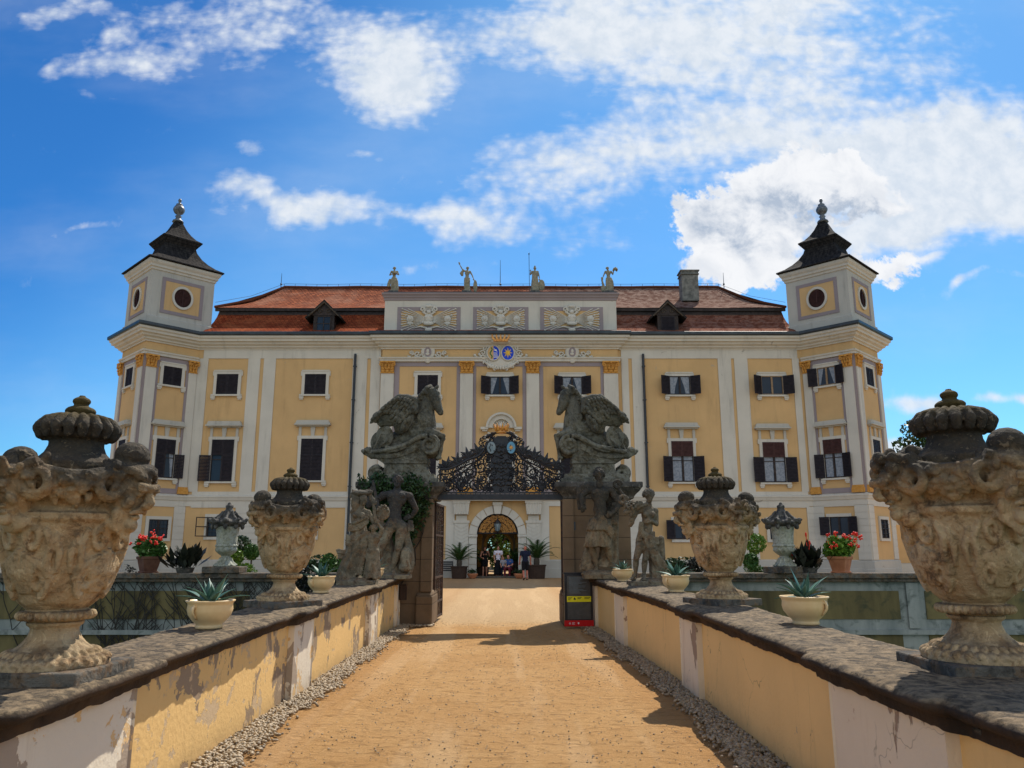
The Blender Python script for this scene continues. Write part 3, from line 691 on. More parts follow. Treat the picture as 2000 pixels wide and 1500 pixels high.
for sd in (-1, 1):
    obj('string_course', sweep_profile(gap_path(sd), sp), 'white_plaster', ch)
    obj('plinth_course', sweep_profile(gap_path(sd), [(0, -.02), (.12, -.02), (.12, .5), (.10, .52), (.10, .92), (0, .98)]), 'old_white_plaster', ch)
# white frames round the wing panels -------------------------------------------------
def strip(fr, s0, s1, z0, z1, t=.045, mat='white_plaster', name='pilaster'):
    g = G(fr); g.box(s0, s1, 0.002, t, z0, z1); return obj(name, g, mat, ch)
ZP0, ZP1 = 4.74, 12.53
ZG0, ZG1 = .99, 3.86
for (a, b) in [(391, 408), (486, 509.4), (516.4, 539.7), (690, 718), (725, 744.2)]:
    strip(FM, max(-18.505, X(a, 700)) if a > 392 else -18.505, X(b, 700), ZP0, ZP1)
for (a, b) in [(1213, 1226.6), (1233.6, 1258), (1401, 1427), (1433, 1459), (1546, 1559)]:
    strip(FM, X(a, 700), X(b, 700), ZP0, ZP1)
for (a, b) in [(398, 744.2), (1213, 1557)]:
    g = G(FM); g.box(X(a, 700), X(b, 700), .002, .047, ZP1, ZC0 + .05); obj('wall_band', g, 'white_plaster', ch); g = G(FM); g.box(X(a, 700), X(b, 700), .002, .047, ZS0 + .5, ZP0); obj('wall_band', g, 'white_plaster', ch)
# downpipes
for (a, lab) in ((690.5, 'left'), (1259, 'right')):
    g = G(FM); s = X(a, 800); g.tube([(s, .14, .35), (s, .14, ZP1 + .25)], .075, 8)
    for z in (2, 5, 7.5, 10, 12): g.box(s - .1, s + .1, .02, .23, z, z + .06)
    obj('downpipe', g, 'dark_metal', ch, smooth=False)
# ground floor: white rusticated zones
def rust(fr, s0, s1, z0, z1, name='rusticated_pier', h=.36, t=.06, chev=False):
    g = G(fr); z = z0
    while z < z1 - .05:
        z2 = min(z + h, z1); g.box(s0, s1, .002, t, z + .012, z2 - .012); z = z2
    g.box(s0 + .01, s1 - .01, .001, t - .025, z0, z1)
    return obj(name, g, 'white_plaster', ch)
rust(FM, X(486, 700) - .1, X(539.7, 700) + .1, ZG0, ZG1 + .03)
for (a, b) in [(688, 744), (1213, 1262), (1401, 1459), (1552, 1572)]: rust(FM, X(a, 700), X(b, 700), ZG0, ZG1 + .03)
for (a, b) in [(398, 744), (1213, 1557)]:
    g = G(FM); g.box(X(a, 700), X(b, 700), .002, .046, 3.84, ZS0 - .08); obj('wall_band', g, 'white_plaster', ch)

# capitals
def capital(fr, s0, s1, z0, z1, t, parent, flip=False):
    g = G(fr); w = s1 - s0; h = z1 - z0; c = (s0 + s1) / 2
    g.prism([(s0 + .02, z0), (s1 - .02, z0), (s1 + .02, z1 - .1 * h), (s0 - .02, z1 - .1 * h)], 0, t + .03)
    g.box(s0 - .02, s1 + .02, 0, t + .05, z0 - .03, z0 + .03)
    g.box(s0 - .07, s1 + .07, 0, t + .16, z1 - .13 * h, z1); g.ell((c, t + .16, z1 - .08), (.07, .05, .07))
    for r, (zz, n, hh) in enumerate(((.16, 3, .16), (.42, 4, .17))):
        for k in range(n):
            s = s0 + w * (k + .5) / n
            g.ell((s, t + .06 + .02 * r, z0 + zz * h), (w / n * .42, .06, hh * h), n=8, m=6); g.ell((s, t + .12 + .03 * r, z0 + (zz + .16) * h), (w / n * .30, .05, .04), n=6, m=5)
    for sg in (-1, 1):
        cc = (c + sg * (w / 2 - .03), t + .12, z1 - .30 * h)
        g.tube(spiral(cc, .115, .02, 1.4, math.pi / 2, 18, sgn=-sg), .032, 6)
        cc = (c + sg * .09, t + .10, z1 - .30 * h); g.tube(spiral(cc, .07, .02, 1.2, math.pi / 2, 12, sgn=sg), .022, 5)
    return obj('capital', g, 'orange_paint', parent)
def pil(fr, s0, s1, t=.10, z1=None, base=True, capit=True):
    z1 = z1 or ZCAP0
    g = G(fr); g.box(s0, s1, .002, t, ZS0 + .55, z1); p = obj('pilaster', g, 'white_plaster', ch)
    if base:
        g = G(fr); g.box(s0 - .06, s1 + .06, .003, t + .09, ZS0 + .56, ZS0 + .82); g.box(s0 - .03, s1 + .03, .003, t + .05, ZS0 + .82, ZS0 + .96); obj('pilaster_base', g, 'orange_paint', p)
    if capit: capital(fr, s0, s1, z1, ZCAP1, t, p)
    return p
ZCAP0, ZCAP1 = 11.62, 12.30
YR = Y0 - .16
for (a, b) in [(744, 769.5), (899, 924), (1028, 1053), (1179, 1207)]:
    pil(FRIS, X(a, 740, YR), X(b, 740, YR))
# lavender frames on the risalit
for (a, b, c, d) in [(770, 780, 892, 899), (924.5, 930, 1020.6, 1027.5), (1053.5, 1061, 1173, 1178.5)]:
    g = G(FRIS); A, B, C_, D = [X(q, 740, YR) for q in (a, b, c, d)]
    g.box(A, B, .002, .03, ZS0 + .57, 12.26); g.box(C_, D, .002, .03, ZS0 + .57, 12.26); g.box(B, C_, .002, .03, 12.02, 12.26); g.box(B, C_, .002, .03, ZS0 + .57, ZS0 + .85)
    obj('lavender_frame', g, 'lavender_plaster', ch)
# architraves
arch = [(0, 12.30), (.12, 12.30), (.13, 12.44), (.18, 12.46), (.20, 12.55), (.0, 12.60)]
obj('architrave', sweep_profile([(-7.62, 44.0), (-7.62, YR), (6.22, YR), (6.22, 44.0)], arch), 'white_plaster', ch)
for pts in (path[1:4], path[8:11]): obj('architrave', sweep_profile(pts, arch), 'white_plaster', ch)

# ---- windows
def rotd(d, ang): c, s = math.cos(ang), math.sin(ang); return (d[0] * c - d[1] * s, d[0] * s + d[1] * c)
def louvre(fr, s0, s1, z0, z1, t0, n=None, mat='shutter_wood', parent=None, solid=True):
    g = G(fr); b = .055; th = .035
    g.box(s0, s0 + b, t0, t0 + th, z0, z1); g.box(s1 - b, s1, t0, t0 + th, z0, z1)
    g.box(s0 + b, s1 - b, t0, t0 + th, z0, z0 + b); g.box(s0 + b, s1 - b, t0, t0 + th, z1 - b, z1)
    n = n or max(4, int((z1 - z0) / .085))
    for k in range(n):
        za = z0 + b + (z1 - z0 - 2 * b) * (k + .1) / n; zb = za + (z1 - z0 - 2 * b) / n * .75
        g.add([(s0 + b, t0 + .004, zb), (s1 - b, t0 + .004, zb), (s1 - b, t0 + th, za), (s0 + b, t0 + th, za), (s0 + b, t0 + .012, zb + .008), (s1 - b, t0 + .012, zb + .008), (s1 - b, t0 + th + .006, za + .010), (s0 + b, t0 + th + .006, za + .010)],
              [(0, 1, 2, 3), (7, 6, 5, 4), (0, 4, 5, 1), (3, 2, 6, 7)])
    if solid: g.box(s0 + b, s1 - b, t0 - .004, t0 + .003, z0 + b, z1 - b)
    return obj('shutter', g, mat, parent)
def openleaf(fr, hinge_s, w, z0, z1, side, ang, parent, mat='shutter_wood', t=.10, solid=True):
    """leaf swung open, side -1: to the left of the opening"""
    P0, d = fr; base = (P0[0] + d[0] * hinge_s + d[1] * t, P0[1] + d[1] * hinge_s - d[0] * t)
    if side > 0: dd = rotd(d, -R(ang)); f2 = (base, dd); return louvre(f2, 0, w, z0, z1, 0, parent=parent, mat=mat, solid=solid)
    dd = rotd(d, R(ang)); f2 = (base, dd); return louvre(f2, -w, 0, z0, z1, 0, parent=parent, mat=mat, solid=solid)
def glazing(fr, s0, s1, z0, z1, parent, mat='window_dark_wood', cross=True, curtain=None, t=.02):
    g = G(fr); g.box(s0, s1, .003, t, z0, z1); pane = obj('pane', g, 'window_glass', parent)
    g = G(fr); b = .045; m_ = (s0 + s1) / 2
    for a, b_ in ((s0, s0 + b), (s1 - b, s1), (m_ - .05, m_ + .05)): g.box(a, b_, t + .001, t + .05, z0, z1)
    g.box(s0, s1, t + .002, t + .045, z0, z0 + b); g.box(s0, s1, t + .002, t + .045, z1 - b, z1)
    if cross: zc = z0 + (z1 - z0) * .52; g.box(s0, s1, t + .003, t + .04, zc - .02, zc + .02)
    obj('sash', g, mat, parent)
    if curtain:
        for sg in (-1, 1):
            g = G(fr); n = 10; top = []; w = (s1 - s0) / 2 - .1
            a0 = m_ + sg * .07; a1 = m_ + sg * (w + .05)
            if curtain == 'tied':
                pts = [(a0, z1 - .05), (a1, z1 - .05), (a1, z0 + .06), (a1 - sg * w * .45, z0 + .06), (a1 - sg * w * .6, z0 + (z1 - z0) * .45)]
            elif curtain == 'side': pts = [(a0 + sg * w * .2, z1 - .05), (a1, z1 - .05), (a1, z0 + .06), (a1 - sg * w * .2, z0 + .06)]
            else: pts = [(a0, z1 - .05), (a1, z1 - .05), (a1, z0 + .06), (a0, z0 + .06)]
            g.prism(pts if sg > 0 else pts[::-1], t + .002, t + .008); obj('curtain', g, 'curtain', parent)
    return pane
def surround(fr, s0, s1, z0, z1, kind, t=.09):
    g = G(fr); w = .17
    g.box(s0 - w, s0, .003, t, z0 - .02, z1 + w); g.box(s1, s1 + w, .003, t, z0 - .02, z1 + w); g.box(s0, s1, .003, t, z1, z1 + w)
    if kind != 'low':
        g.box(s0 - w - .07, s0 - w, .004, t - .01, z1 - .10, z1 + w); g.box(s1 + w, s1 + w + .07, .004, t - .01, z1 - .10, z1 + w)   # ears
        g.box(s0 - w - .09, s1 + w + .09, .004, t + .06, z0 - .12, z0 - .021)     # sill
        for c in (s0 - w + .02, s1 + w - .02):
            g.box(c - .13, c + .13, .004, t + .03, z0 - .25, z0 - .12); g.box(c - .10, c + .10, .005, t, z0 - .33, z0 - .25)
    else: g.box(s0 - w, s1 + w, .003, t, z0 - .17, z0 - .02)
    if kind == 'top': g.box(s0 - w - .02, s1 + w + .02, .004, t + .03, z1 + w, z1 + w + .07)
    return obj('window', g, 'white_plaster', ch)
def hood(fr, s0, s1, z1, parent):
    g = G(fr); c = (s0 + s1) / 2; a, b = s0 - .20, s1 + .20
    g.box(a + .02, a + .17, .004, .06, z1 + .17, z1 + .70); g.box(b - .17, b - .02, .004, .06, z1 + .17, z1 + .70)
    g.prism([(c - .09, z1 + .17), (c + .09, z1 + .17), (c + .14, z1 + .70), (c - .14, z1 + .70)], .004, .08)
    g.box(a - .12, b + .12, .004, .20, z1 + .70, z1 + .77); g.box(a - .20, b + .20, .004, .34, z1 + .77, z1 + .84)
    g.prism([(a - .18, z1 + .84), (b + .18, z1 + .84), (b + .08, z1 + 1.06), (a - .08, z1 + 1.06)], .004, .24)
    return obj('hood', g, 'old_white_plaster', parent)
def window(fr, s0, s1, z0, z1, kind, style, split=None, curtain=None, mat='shutter_wood', ang=14, sash='window_dark_wood', lean=0):
    w = surround(fr, s0, s1, z0, z1, kind); m_ = (s0 + s1) / 2; hw = (s1 - s0) / 2
    if kind == 'mid': hood(fr, s0, s1, z1, w)
    if style != 'closed': glazing(fr, s0, s1, z0, z1, w, mat=sash, curtain=curtain, cross=(kind == 'mid' or style == 'grille'))
    if style == 'closed':
        louvre(fr, s0, m_ - .005, z0, z1, .035, parent=w, mat=mat); louvre(fr, m_ + .005, s1, z0, z1, .035, parent=w, mat=mat)
        if kind == 'mid':
            g = G(fr); g.box(s0, s1, .03, .085, z0 + (z1 - z0) * .6 - .03, z0 + (z1 - z0) * .6 + .03); obj('transom', g, mat, w)
    if style == 'open':
        openleaf(fr, s0 - .01, hw, z0, z1, -1, ang, w, mat); openleaf(fr, s1 + .01, hw, z0, z1, 1, ang, w, mat)
    if style in ('half', 'half_left', 'half_right'):
        zs = z0 + (z1 - z0) * .62
        louvre(fr, s0, m_ - .005, zs + .01, z1, .09, parent=w, mat='shutter_brown' if style == 'half' else mat); louvre(fr, m_ + .005, s1, zs + .01, z1, .09, parent=w, mat='shutter_brown' if style == 'half' else mat)
        if style != 'half_right': openleaf(fr, s0 - .01, hw, z0, zs, -1, ang, w, mat, solid=(style != 'half_left'))
        else: louvre(fr, s0, m_ - .005, z0, zs, .09, parent=w, mat=mat)
        if style != 'half_left': openleaf(fr, s1 + .01, hw, z0, zs, 1, ang, w, mat, solid=(style == 'half'))
        else: louvre(fr, m_ + .005, s1, z0, zs, .09, parent=w, mat=mat)
    if style == 'grille':
        g = G(fr)
        for k in range(1, 5): s = s0 + (s1 - s0) * k / 5; g.tube([(s, .12, z0), (s, .12, z1)], .012, 5)
        for k in range(1, 4): z = z0 + (z1 - z0) * k / 4; g.tube([(s0, .12, z), (s1, .12, z)], .012, 5)
        obj('grille', g, 'iron', w)
    return w
def wpx(fr, x0, x1, y0, y1, kind, style, **k):
    cx = (x0 + x1) / 2; a = hitface(x0, (y0 + y1) / 2, *fr)[0]; b = hitface(x1, (y0 + y1) / 2, *fr)[0]
    z1 = hitface(cx, y0, *fr)[1]; z0 = hitface(cx, y1, *fr)[1]
    return window(fr, a, b, z0, z1, kind, style, **k)
# wings, top floor
wpx(FM, 423.5, 465.5, 731, 770, 'top', 'closed'); wpx(FM, 595.5, 637, 731, 770, 'top', 'closed')
wpx(FM, 1307, 1347.5, 735, 771, 'top', 'open', curtain='tied', sash='window_dark_wood', ang=30); wpx(FM, 1486, 1528.5, 735, 771, 'top', 'open', sash='window_wood', ang=35)
# wings, main floor
wpx(FM, 413, 456, 859, 940, 'mid', 'half_left'); wpx(FM, 587, 630, 857, 938, 'mid', 'closed')
wpx(FM, 1312, 1354, 862, 941, 'mid', 'half', curtain='full', ang=28); wpx(FM, 1490.5, 1533, 864, 942, 'mid', 'half', curtain='full', ang=12)
# wings, ground floor
w = wpx(FM, 406, 448, 1010, 1048, 'low', 'grille')
f2 = rotd((1, 0), R(28)); sx = X(406, 1030); g = G(((sx, Y0 - .1), f2)); 
for a, b, c, d in ((-.62, -.57, 1.0, 0), (-.05, 0, 1.0, 0)): g.box(a, b, 0, .03, Z(1048), Z(1010))
for z in (Z(1048), Z(1029) - .02, Z(1010) - .05): g.box(-.6, 0, .002, .028, z, z + .05)
obj('casement', g, 'window_dark_wood', w)
wpx(FM, 585, 616, 1010, 1048, 'low', 'grille')
wpx(FM, 1317, 1352, 1016, 1053, 'low', 'open', ang=20); wpx(FM, 1503, 1538, 1016, 1053, 'low', 'grille')
# risalit
wpx(FRIS, 815.5, 855.5, 733, 771, 'top', 'closed'); wpx(FRIS, 957, 996, 736, 771, 'top', 'open', curtain='side', ang=30); wpx(FRIS, 1098, 1137, 736, 771, 'top', 'open', curtain='tied', ang=35)
wpx(FRIS, 812, 852, 863, 940, 'mid', 'closed'); wpx(FRIS, 1095, 1136, 863, 940, 'mid', 'closed')
w = wpx(FRIS, 958, 1000, 868, 945, 'top', 'closed')
# arched pediment over the central window
g = G(FRIS); zz = Z(845, YR); cc = X(979, 830, YR); rr = .85
def ringpts(r0, r1, zc, n=20): return [(cc + r0 * math.cos(math.pi * k / n), zc + r0 * math.sin(math.pi * k / n)) for k in range(n + 1)] + [(cc + r1 * math.cos(math.pi * k / n), zc + r1 * math.sin(math.pi * k / n)) for k in range(n, -1, -1)]
zh = Z(833, YR)
def ringfill(g, r0, r1, zc, t0, t1, n=20, a0=0, a1=math.pi, cx=None):
    c_ = cc if cx is None else cx
    for k in range(n):
        q = [a0 + (a1 - a0) * (k + j) / n for j in (0, 1)]
        g.prism([(c_ + r * math.cos(a), zc + r * math.sin(a)) for r, a in ((r0, q[0]), (r1, q[0]), (r1, q[1]), (r0, q[1]))], t0, t1)
ringfill(g, .50, .76, zh - .1, .004, .22); ringfill(g, .76, .88, zh - .1, .004, .34)
ringfill(g, 0.01, .50, zh - .1, .004, .05)
for sg in (-1, 1):
    g.box(cc + sg * .75, cc + sg * 1.18, .004, .30, zh - .20, zh - .06); g.box(cc + sg * .80, cc + sg * 1.10, .004, .2, zh - .30, zh - .20)
    g.tube(spiral((cc + sg * .78, .12, zh - .62), .24, .03, 1.5, math.pi / 2, 24, sgn=sg), .05, 6)
for k in range(9): a = math.pi * (k + .5) / 9; g.cap((cc, .08, zh - .1), (cc + .4 * math.cos(a), .08, zh - .1 + .38 * math.sin(a)), .03, .055, 6)
g.ell((cc, .12, zh + .05), (.16, .1, .18)); obj('hood', g, 'white_plaster', w)
# towers' windows and dress
def tower_low(fr_in, fr_out, side):
    for fr, outer in ((fr_in, False), (fr_out, True)):
        L_ = side < 0
        ln = 3.75 if outer else 3.0
        near = (ln if (L_ == outer) else 0)            # s of the nose corner
        def S(a): return a if near == 0 else ln - a     # distance from the corner -> s
        def st(a, b): return (min(S(a), S(b)), max(S(a), S(b)))
        a, b = st(.10, .66); pil(fr, a, b, .10)
        a, b = st(ln - .50, ln - .04); pil(fr, a, b, .09)
        g = G(fr)
        for q in ((0.0, .10), (.66, .82), (ln - .64, ln - .50)): s_ = st(*q); g.box(s_[0], s_[1], .002, .032, ZS0 + .57, 12.28)
        s_ = st(.82, ln - .64); g.box(s_[0], s_[1], .002, .032, 12.02, 12.28); g.box(s_[0], s_[1], .002, .032, ZS0 + .57, ZS0 + .85)
        obj('lavender_frame', g, 'lavender_plaster', ch)
        a, b = st(0, .70); rust(fr, a, b, ZG0, ZG1 + .05); a, b = st(ln - .62, ln); rust(fr, a, b, ZG0, ZG1 + .05)
        g = G(fr); a, b = st(.70, ln - .62); g.box(a, b, .002, .05, ZG1, ZS0 - .08); obj('wall_band', g, 'white_plaster', ch)
        c = S((.82 + ln - .64) / 2); w2 = .52 if not outer else .55
        if not L_ and not outer:
            window(fr, c - w2, c + w2, 10.72, 11.78, 'top', 'open', sash='window_wood', curtain='side', ang=16)
            window(fr, c - w2, c + w2, 5.45, 7.60, 'mid', 'half', ang=20, curtain='full'); window(fr, c - w2, c + w2, 2.3, 3.3, 'low', 'open', ang=14)
        else:
            window(fr, c - w2, c + w2, 10.72, 11.78, 'top', 'closed')
            if not L_ : window(fr, c - w2, c + w2, 5.45, 7.60, 'mid', 'closed')
            else: window(fr, c - w2, c + w2, 5.45, 7.60, 'mid', 'half_right' if not outer else 'closed', curtain='side', ang=8)
            window(fr, c - w2, c + w2, 2.15, 3.15, 'low', 'grille')
tower_low(FLI, FLO, -1); tower_low(FRI, FRO, 1)

# upper towers
def tower_up(side):
    cx = -20.68 if side < 0 else 2 * XC + 20.68; cy = 44.42
    root = thing('tower', (cx, cy, 13.9), None, None); root.parent = ch; root.matrix_parent_inverse = Matrix.Translation(ch.location).inverted(); WM['tower'] = Matrix.Translation((cx, cy, 13.9)); WM[root.name] = WM['tower']
    dq = lambda h: [(cx - h, cy), (cx, cy - h), (cx + h, cy), (cx, cy + h)]
    def ring(prof, name, mat):
        g = G(); m_ = len(prof)
        for h, z in prof: g.v += [(x, y, z) for x, y in dq(h)]
        for i in range(m_ - 1):
            for k in range(4): g.f.append((i * 4 + k, i * 4 + (k + 1) % 4, i * 4 + 4 + (k + 1) % 4, i * 4 + 4 + k))
        g.f.append((3, 2, 1, 0)); g.f.append(tuple(range(4 * m_ - 4, 4 * m_))); return obj(name, g, mat, root)
    ring([(2.72, 13.7), (2.72, 14.55), (2.60, 14.60), (2.60, 17.5)], 'wall', 'old_white_plaster')
    ring([(2.60, 17.32), (2.68, 17.34), (2.70, 17.45), (2.80, 17.50), (2.82, 17.62), (2.93, 17.72), (2.98, 17.80), (2.98, 17.90), (2.3, 17.92)], 'cornice', 'white_plaster')
    # roofs with shingle uv
    def roofring(prof, name, mat='tower_shingle'):
        g = G(); L = 0
        for i in range(len(prof) - 1):
            (h0, z0), (h1, z1) = prof[i], prof[i + 1]; l1 = L + math.hypot(h1 - h0, z1 - z0)
            a = dq(h0); b = dq(h1)
            for k in range(4):
                k2 = (k + 1) % 4; g.add([a[k] + (z0,), a[k2] + (z0,), b[k2] + (z1,), b[k] + (z1,)], [(0, 1, 2, 3)], [((-h0, L), (h0, L), (h1, l1), (-h1, l1))])
            L = l1
        g.add([p + (prof[0][1],) for p in dq(prof[0][0])][::-1], [(0, 1, 2, 3)], [((0, 0), (.01, 0), (.01, .01), (0, .01))])
        g.add([p + (prof[-1][1],) for p in dq(prof[-1][0])], [(0, 1, 2, 3)], [((0, 0), (.01, 0), (.01, .01), (0, .01))])
        return obj(name, g, mat, root)
    roofring([(3.14, 17.93), (3.14, 18.0), (2.6, 18.22), (2.1, 18.52), (1.7, 18.85), (1.38, 19.25), (1.28, 19.5), (1.30, 19.55)], 'roof')
    roofring([(1.28, 19.5), (1.66, 19.86), (1.66, 19.92), (1.25, 20.12), (.9, 20.42), (.6, 20.78), (.38, 21.15), (.2, 21.42)], 'roof_cap')
    g = G(); g.lathe([(.34, 21.32), (.30, 21.42), (.20, 21.48), (.14, 21.62), (.20, 21.70), (.13, 21.76), (.13, 21.82), (.26, 21.92), (.34, 22.08), (.34, 22.2), (.26, 22.36), (.17, 22.42), (.2, 22.46), (.2, 22.5), (.09, 22.55), (.07, 22.66), (.11, 22.74), (.08, 22.84), (.03, 22.9)], 16, (cx, cy, 0)); obj('finial', g, 'finial_grey', root, smooth=True)
    h = 2.60; fi = ((cx, cy - h), (S2, S2)); fo = ((cx - h, cy), (S2, -S2)); ln = h * math.sqrt(2)
    for fr in (fi, fo):
        g = G(fr); a, b = .62, ln - .62; z0, z1 = 14.85, 17.0; w = .20
        g.box(a, a + w, .002, .035, z0, z1); g.box(b - w, b, .002, .035, z0, z1); g.box(a + w, b - w, .002, .035, z1 - w, z1); g.box(a + w, b - w, .002, .035, z0, z0 + w); obj('lavender_frame', g, 'lavender_plaster', root)
        g = G(fr); g.box(a + w, b - w, .002, .02, z0 + w, z1 - w); obj('panel', g, 'ochre_plaster', root)
        c = ln / 2; zc = 15.95; g = G(fr)
        for k in range(32):
            q = [2 * math.pi * (k + j) / 32 for j in (0, 1)]
            g.prism([(c + r * .88 * math.cos(a_), zc + r * math.sin(a_)) for r, a_ in ((.56, q[0]), (.70, q[0]), (.70, q[1]), (.56, q[1]))], .02, .10)
        rw = obj('oval_window', g, 'white_plaster', root)
        g = G(fr); g.prism([(c + .57 * .88 * math.cos(2 * math.pi * k / 32), zc + .57 * math.sin(2 * math.pi * k / 32)) for k in range(32)], .021, .03)
        for k in range(13):
            z = zc - .52 + .08 * k; hw = .55 * .88 * math.sqrt(max(.01, 1 - ((z - zc) / .57) ** 2)); g.add([(c - hw, .034, z + .05), (c + hw, .034, z + .05), (c + hw, .075, z), (c - hw, .075, z)], [(0, 1, 2, 3)])
        g.box(c - .02, c + .02, .03, .08, zc - .54, zc + .54); o = obj('louvre', g, 'shutter_brown', root)
    return root
tower_up(-1); tower_up(1)

# attic with trophies
YA = 44.05; FA = ((0, YA), (1, 0))
g = G(); g.box(-7.62, 6.24, YA, YA + 1.0, 13.9, 16.2); att = obj('attic', g, 'white_plaster', ch)
g = G(FA); g.add([], [])
ap = [(0, 16.12), (.04, 16.14), (.05, 16.26), (.10, 16.32), (.12, 16.42), (.18, 16.47), (.20, 16.58), (0, 16.62)]
obj('attic_cornice', sweep_profile([(-7.62, YA + 1.0), (-7.62, YA), (6.24, YA), (6.24, YA + 1.0)], ap), 'lavender_plaster', att)
g = G(); g.box(-7.7, 6.32, YA - .1, YA + 1.02, 16.6, 16.66); obj('attic_cap', g, 'gutter_metal', att)
g = G(FA); g.box(-7.55, 6.17, .0, .30, 13.98, 14.10); obj('flashing', g, 'gutter_metal', att)
for i, (a, b) in enumerate(((776, 899.4), (924, 1032), (1055, 1178))):
    s0, s1 = X(a, 620, YA), X(b, 620, YA); z0, z1 = Z(645, YA), Z(600, YA); w = .24
    g = G(FA); g.box(s0, s0 + w, .002, .03, z0, z1); g.box(s1 - w, s1, .002, .03, z0, z1); g.box(s0 + w, s1 - w, .002, .03, z1 - w, z1); g.box(s0 + w, s1 - w, .002, .03, z0, z0 + w)
    pn = obj('lavender_panel', g, 'lavender_plaster', att)
    g = G(FA); g.box(s0 + w, s1 - w, .002, .015, z0 + w, z1 - w); obj('panel_field', g, 'ochre_plaster', pn)
    g = G(FA); c = (s0 + s1) / 2; zc = (z0 + z1) / 2 + .02; hw = (s1 - s0) / 2 - w; rr = random.Random(i)
    for sg in (-1, 1):
        for k in range(11):
            an = R(-28 + 5.6 * k); ln = min(hw * .98 / math.cos(an), (z1 - z0) * .46 / max(.08, abs(math.sin(an))))
            ex, ez = c + sg * ln * math.cos(an), zc - .08 + ln * math.sin(an)
            g.cap((c, .05, zc - .08), (ex, .04, ez), .02, .032, 5)
            if k % 2: g.ell((ex, .05, ez), (.07, .03, .05), (0, an * sg, 0), 6, 5)
        g.ell((c + sg * hw * .68, .07, zc - .05), (.22, .05, .22), n=10, m=6); g.ell((c + sg * hw * .68, .1, zc - .05), (.12, .06, .12), n=8, m=6)
        g.ell((c + sg * hw * .68, .06, zc - .32), (.2, .04, .1), n=8, m=5)
        for k in range(4): g.ell((c + sg * hw * (.82 - .05 * k), .05, zc + .18 - .2 * k), (.09, .04, .06), (0, rr.random() * 3, 0), 6, 5)
        g.tube(spiral((c + sg * .38, .09, zc + .52), .19, .03, 1.3, -math.pi / 2, 18, sgn=-sg), .055, 6)
        g.cap((c + sg * .1, .08, zc + .2), (c + sg * .36, .08, zc + .36), .09, .06, 6)
        g.tube([(c + sg * .1, .07, z0 + .10), (c + sg * .5, .07, z0 + .2), (c + sg * .9, .07, z0 + .10)], [.07, .05, .03], 6)
    g.ell((c, .10, zc - .02), (.27, .10, .28)); g.ell((c - .14, .14, zc + .05), (.12, .08, .12)); g.ell((c + .14, .14, zc + .05), (.12, .08, .12)); g.ell((c, .14, zc + .36), (.14, .09, .13)); g.ell((c, .13, zc - .36), (.32, .09, .12)); g.ell((c, .12, z1 + .03), (.20, .06, .10))
    for k in range(-4, 5): g.cap((c + k * .05, .10, zc + .42), (c + k * .10, .12, z1 + .10 - abs(k) * .03), .025, .03, 5); g.ell((c + k * .09, .14, zc - .28 - .02 * (k % 2)), (.045, .05, .09), n=6, m=5)
    g.ell((c, .13, z0 + .0), (.22, .07, .12))
    obj('trophy_relief', g, 'white_plaster', pn, smooth=True)

# coat of arms and medallions
zc = Z(691, YR); c = X(978, 691, YR)
g = G(FRIS); g.ell((c, .06, zc), (1.02, .12, .72), n=28, m=10); g.ell((c, .07, zc - .55), (.8, .12, .42), n=20, m=8); g.ell((c, .30, zc + .64), (.66, .32, .17), n=20, m=8)
for sg in (-1, 1):
    for k in range(9):
        a = R(-75 + 20 * k); p = (c + sg * 1.05 * math.cos(a), .13, zc - .05 + .86 * math.sin(a)); g.tube(spiral(p, .17, .03, 1.2, a if sg > 0 else math.pi - a, 14, sgn=sg), .048, 6)
    for k in range(7): g.ell((c + sg * (1.15 + .09 * k), .08, zc - .15 - .02 * k + .12 * math.sin(k * 2)), (.11, .05, .08), (0, k, 0), 7, 5)
    g.tube([(c + sg * .2, .12, zc - .95), (c + sg * .6, .14, zc - .8), (c + sg * .95, .12, zc - .5)], [.06, .09, .06], 7)
for k in range(9): g.ell((c - .6 + .15 * k, .16, zc - .78 - .1 * math.sin(math.pi * k / 8)), (.07, .06, .13), n=7, m=6)
coa = obj('coat_of_arms', g, 'white_plaster', ch, smooth=True)
def oval(fr, c, zc, a, b, t0, t1, n=32):
    g = G(fr); g.prism([(c + a * math.cos(2 * math.pi * k / n), zc + b * math.sin(2 * math.pi * k / n)) for k in range(n)], t0, t1); return g
def half(fr, c, zc, a, b, t0, t1, sg, n=20):
    g = G(fr); g.prism([(c + sg * a * math.sin(math.pi * k / n), zc + b * math.cos(math.pi * k / n)) for k in range(n + 1)], t0, t1); return g
for sg in (-1, 1):
    g = G(FRIS); pp = [(c + sg * .42 + .375 * math.cos(2 * math.pi * k / 28), .22, zc + .455 * math.sin(2 * math.pi * k / 28)) for k in range(29)]; g.tube(pp, .04, 6, cap=False); obj('shield_rim', g, 'white_plaster', coa, smooth=True)
cl, cr_ = c - .42, c + .42
obj('shield', half(FRIS, cl, zc, .36, .44, .16, .225, -1), 'ochre_plaster', coa, label='tan half of the left shield'); obj('shield', half(FRIS, cl, zc, .36, .44, .16, .225, 1), 'shield_blue', coa, label='blue half of the left shield'); obj('shield', oval(FRIS, cr_, zc, .36, .44, .16, .225), 'shield_blue', coa, label='blue shield with a gold star')
g = G(FRIS); g.tube([(cl - .14 + .06 * math.sin(k * .9), .23, zc + .32 - .064 * k) for k in range(11)], .036, 6); obj('serpent_charge', g, 'paint_green', coa)
g = G(FRIS)
for k in range(5): g.box(cl + .01, cl + .29 - .02 * k, .226, .240, zc - .30 + .07 * k, zc - .272 + .07 * k)
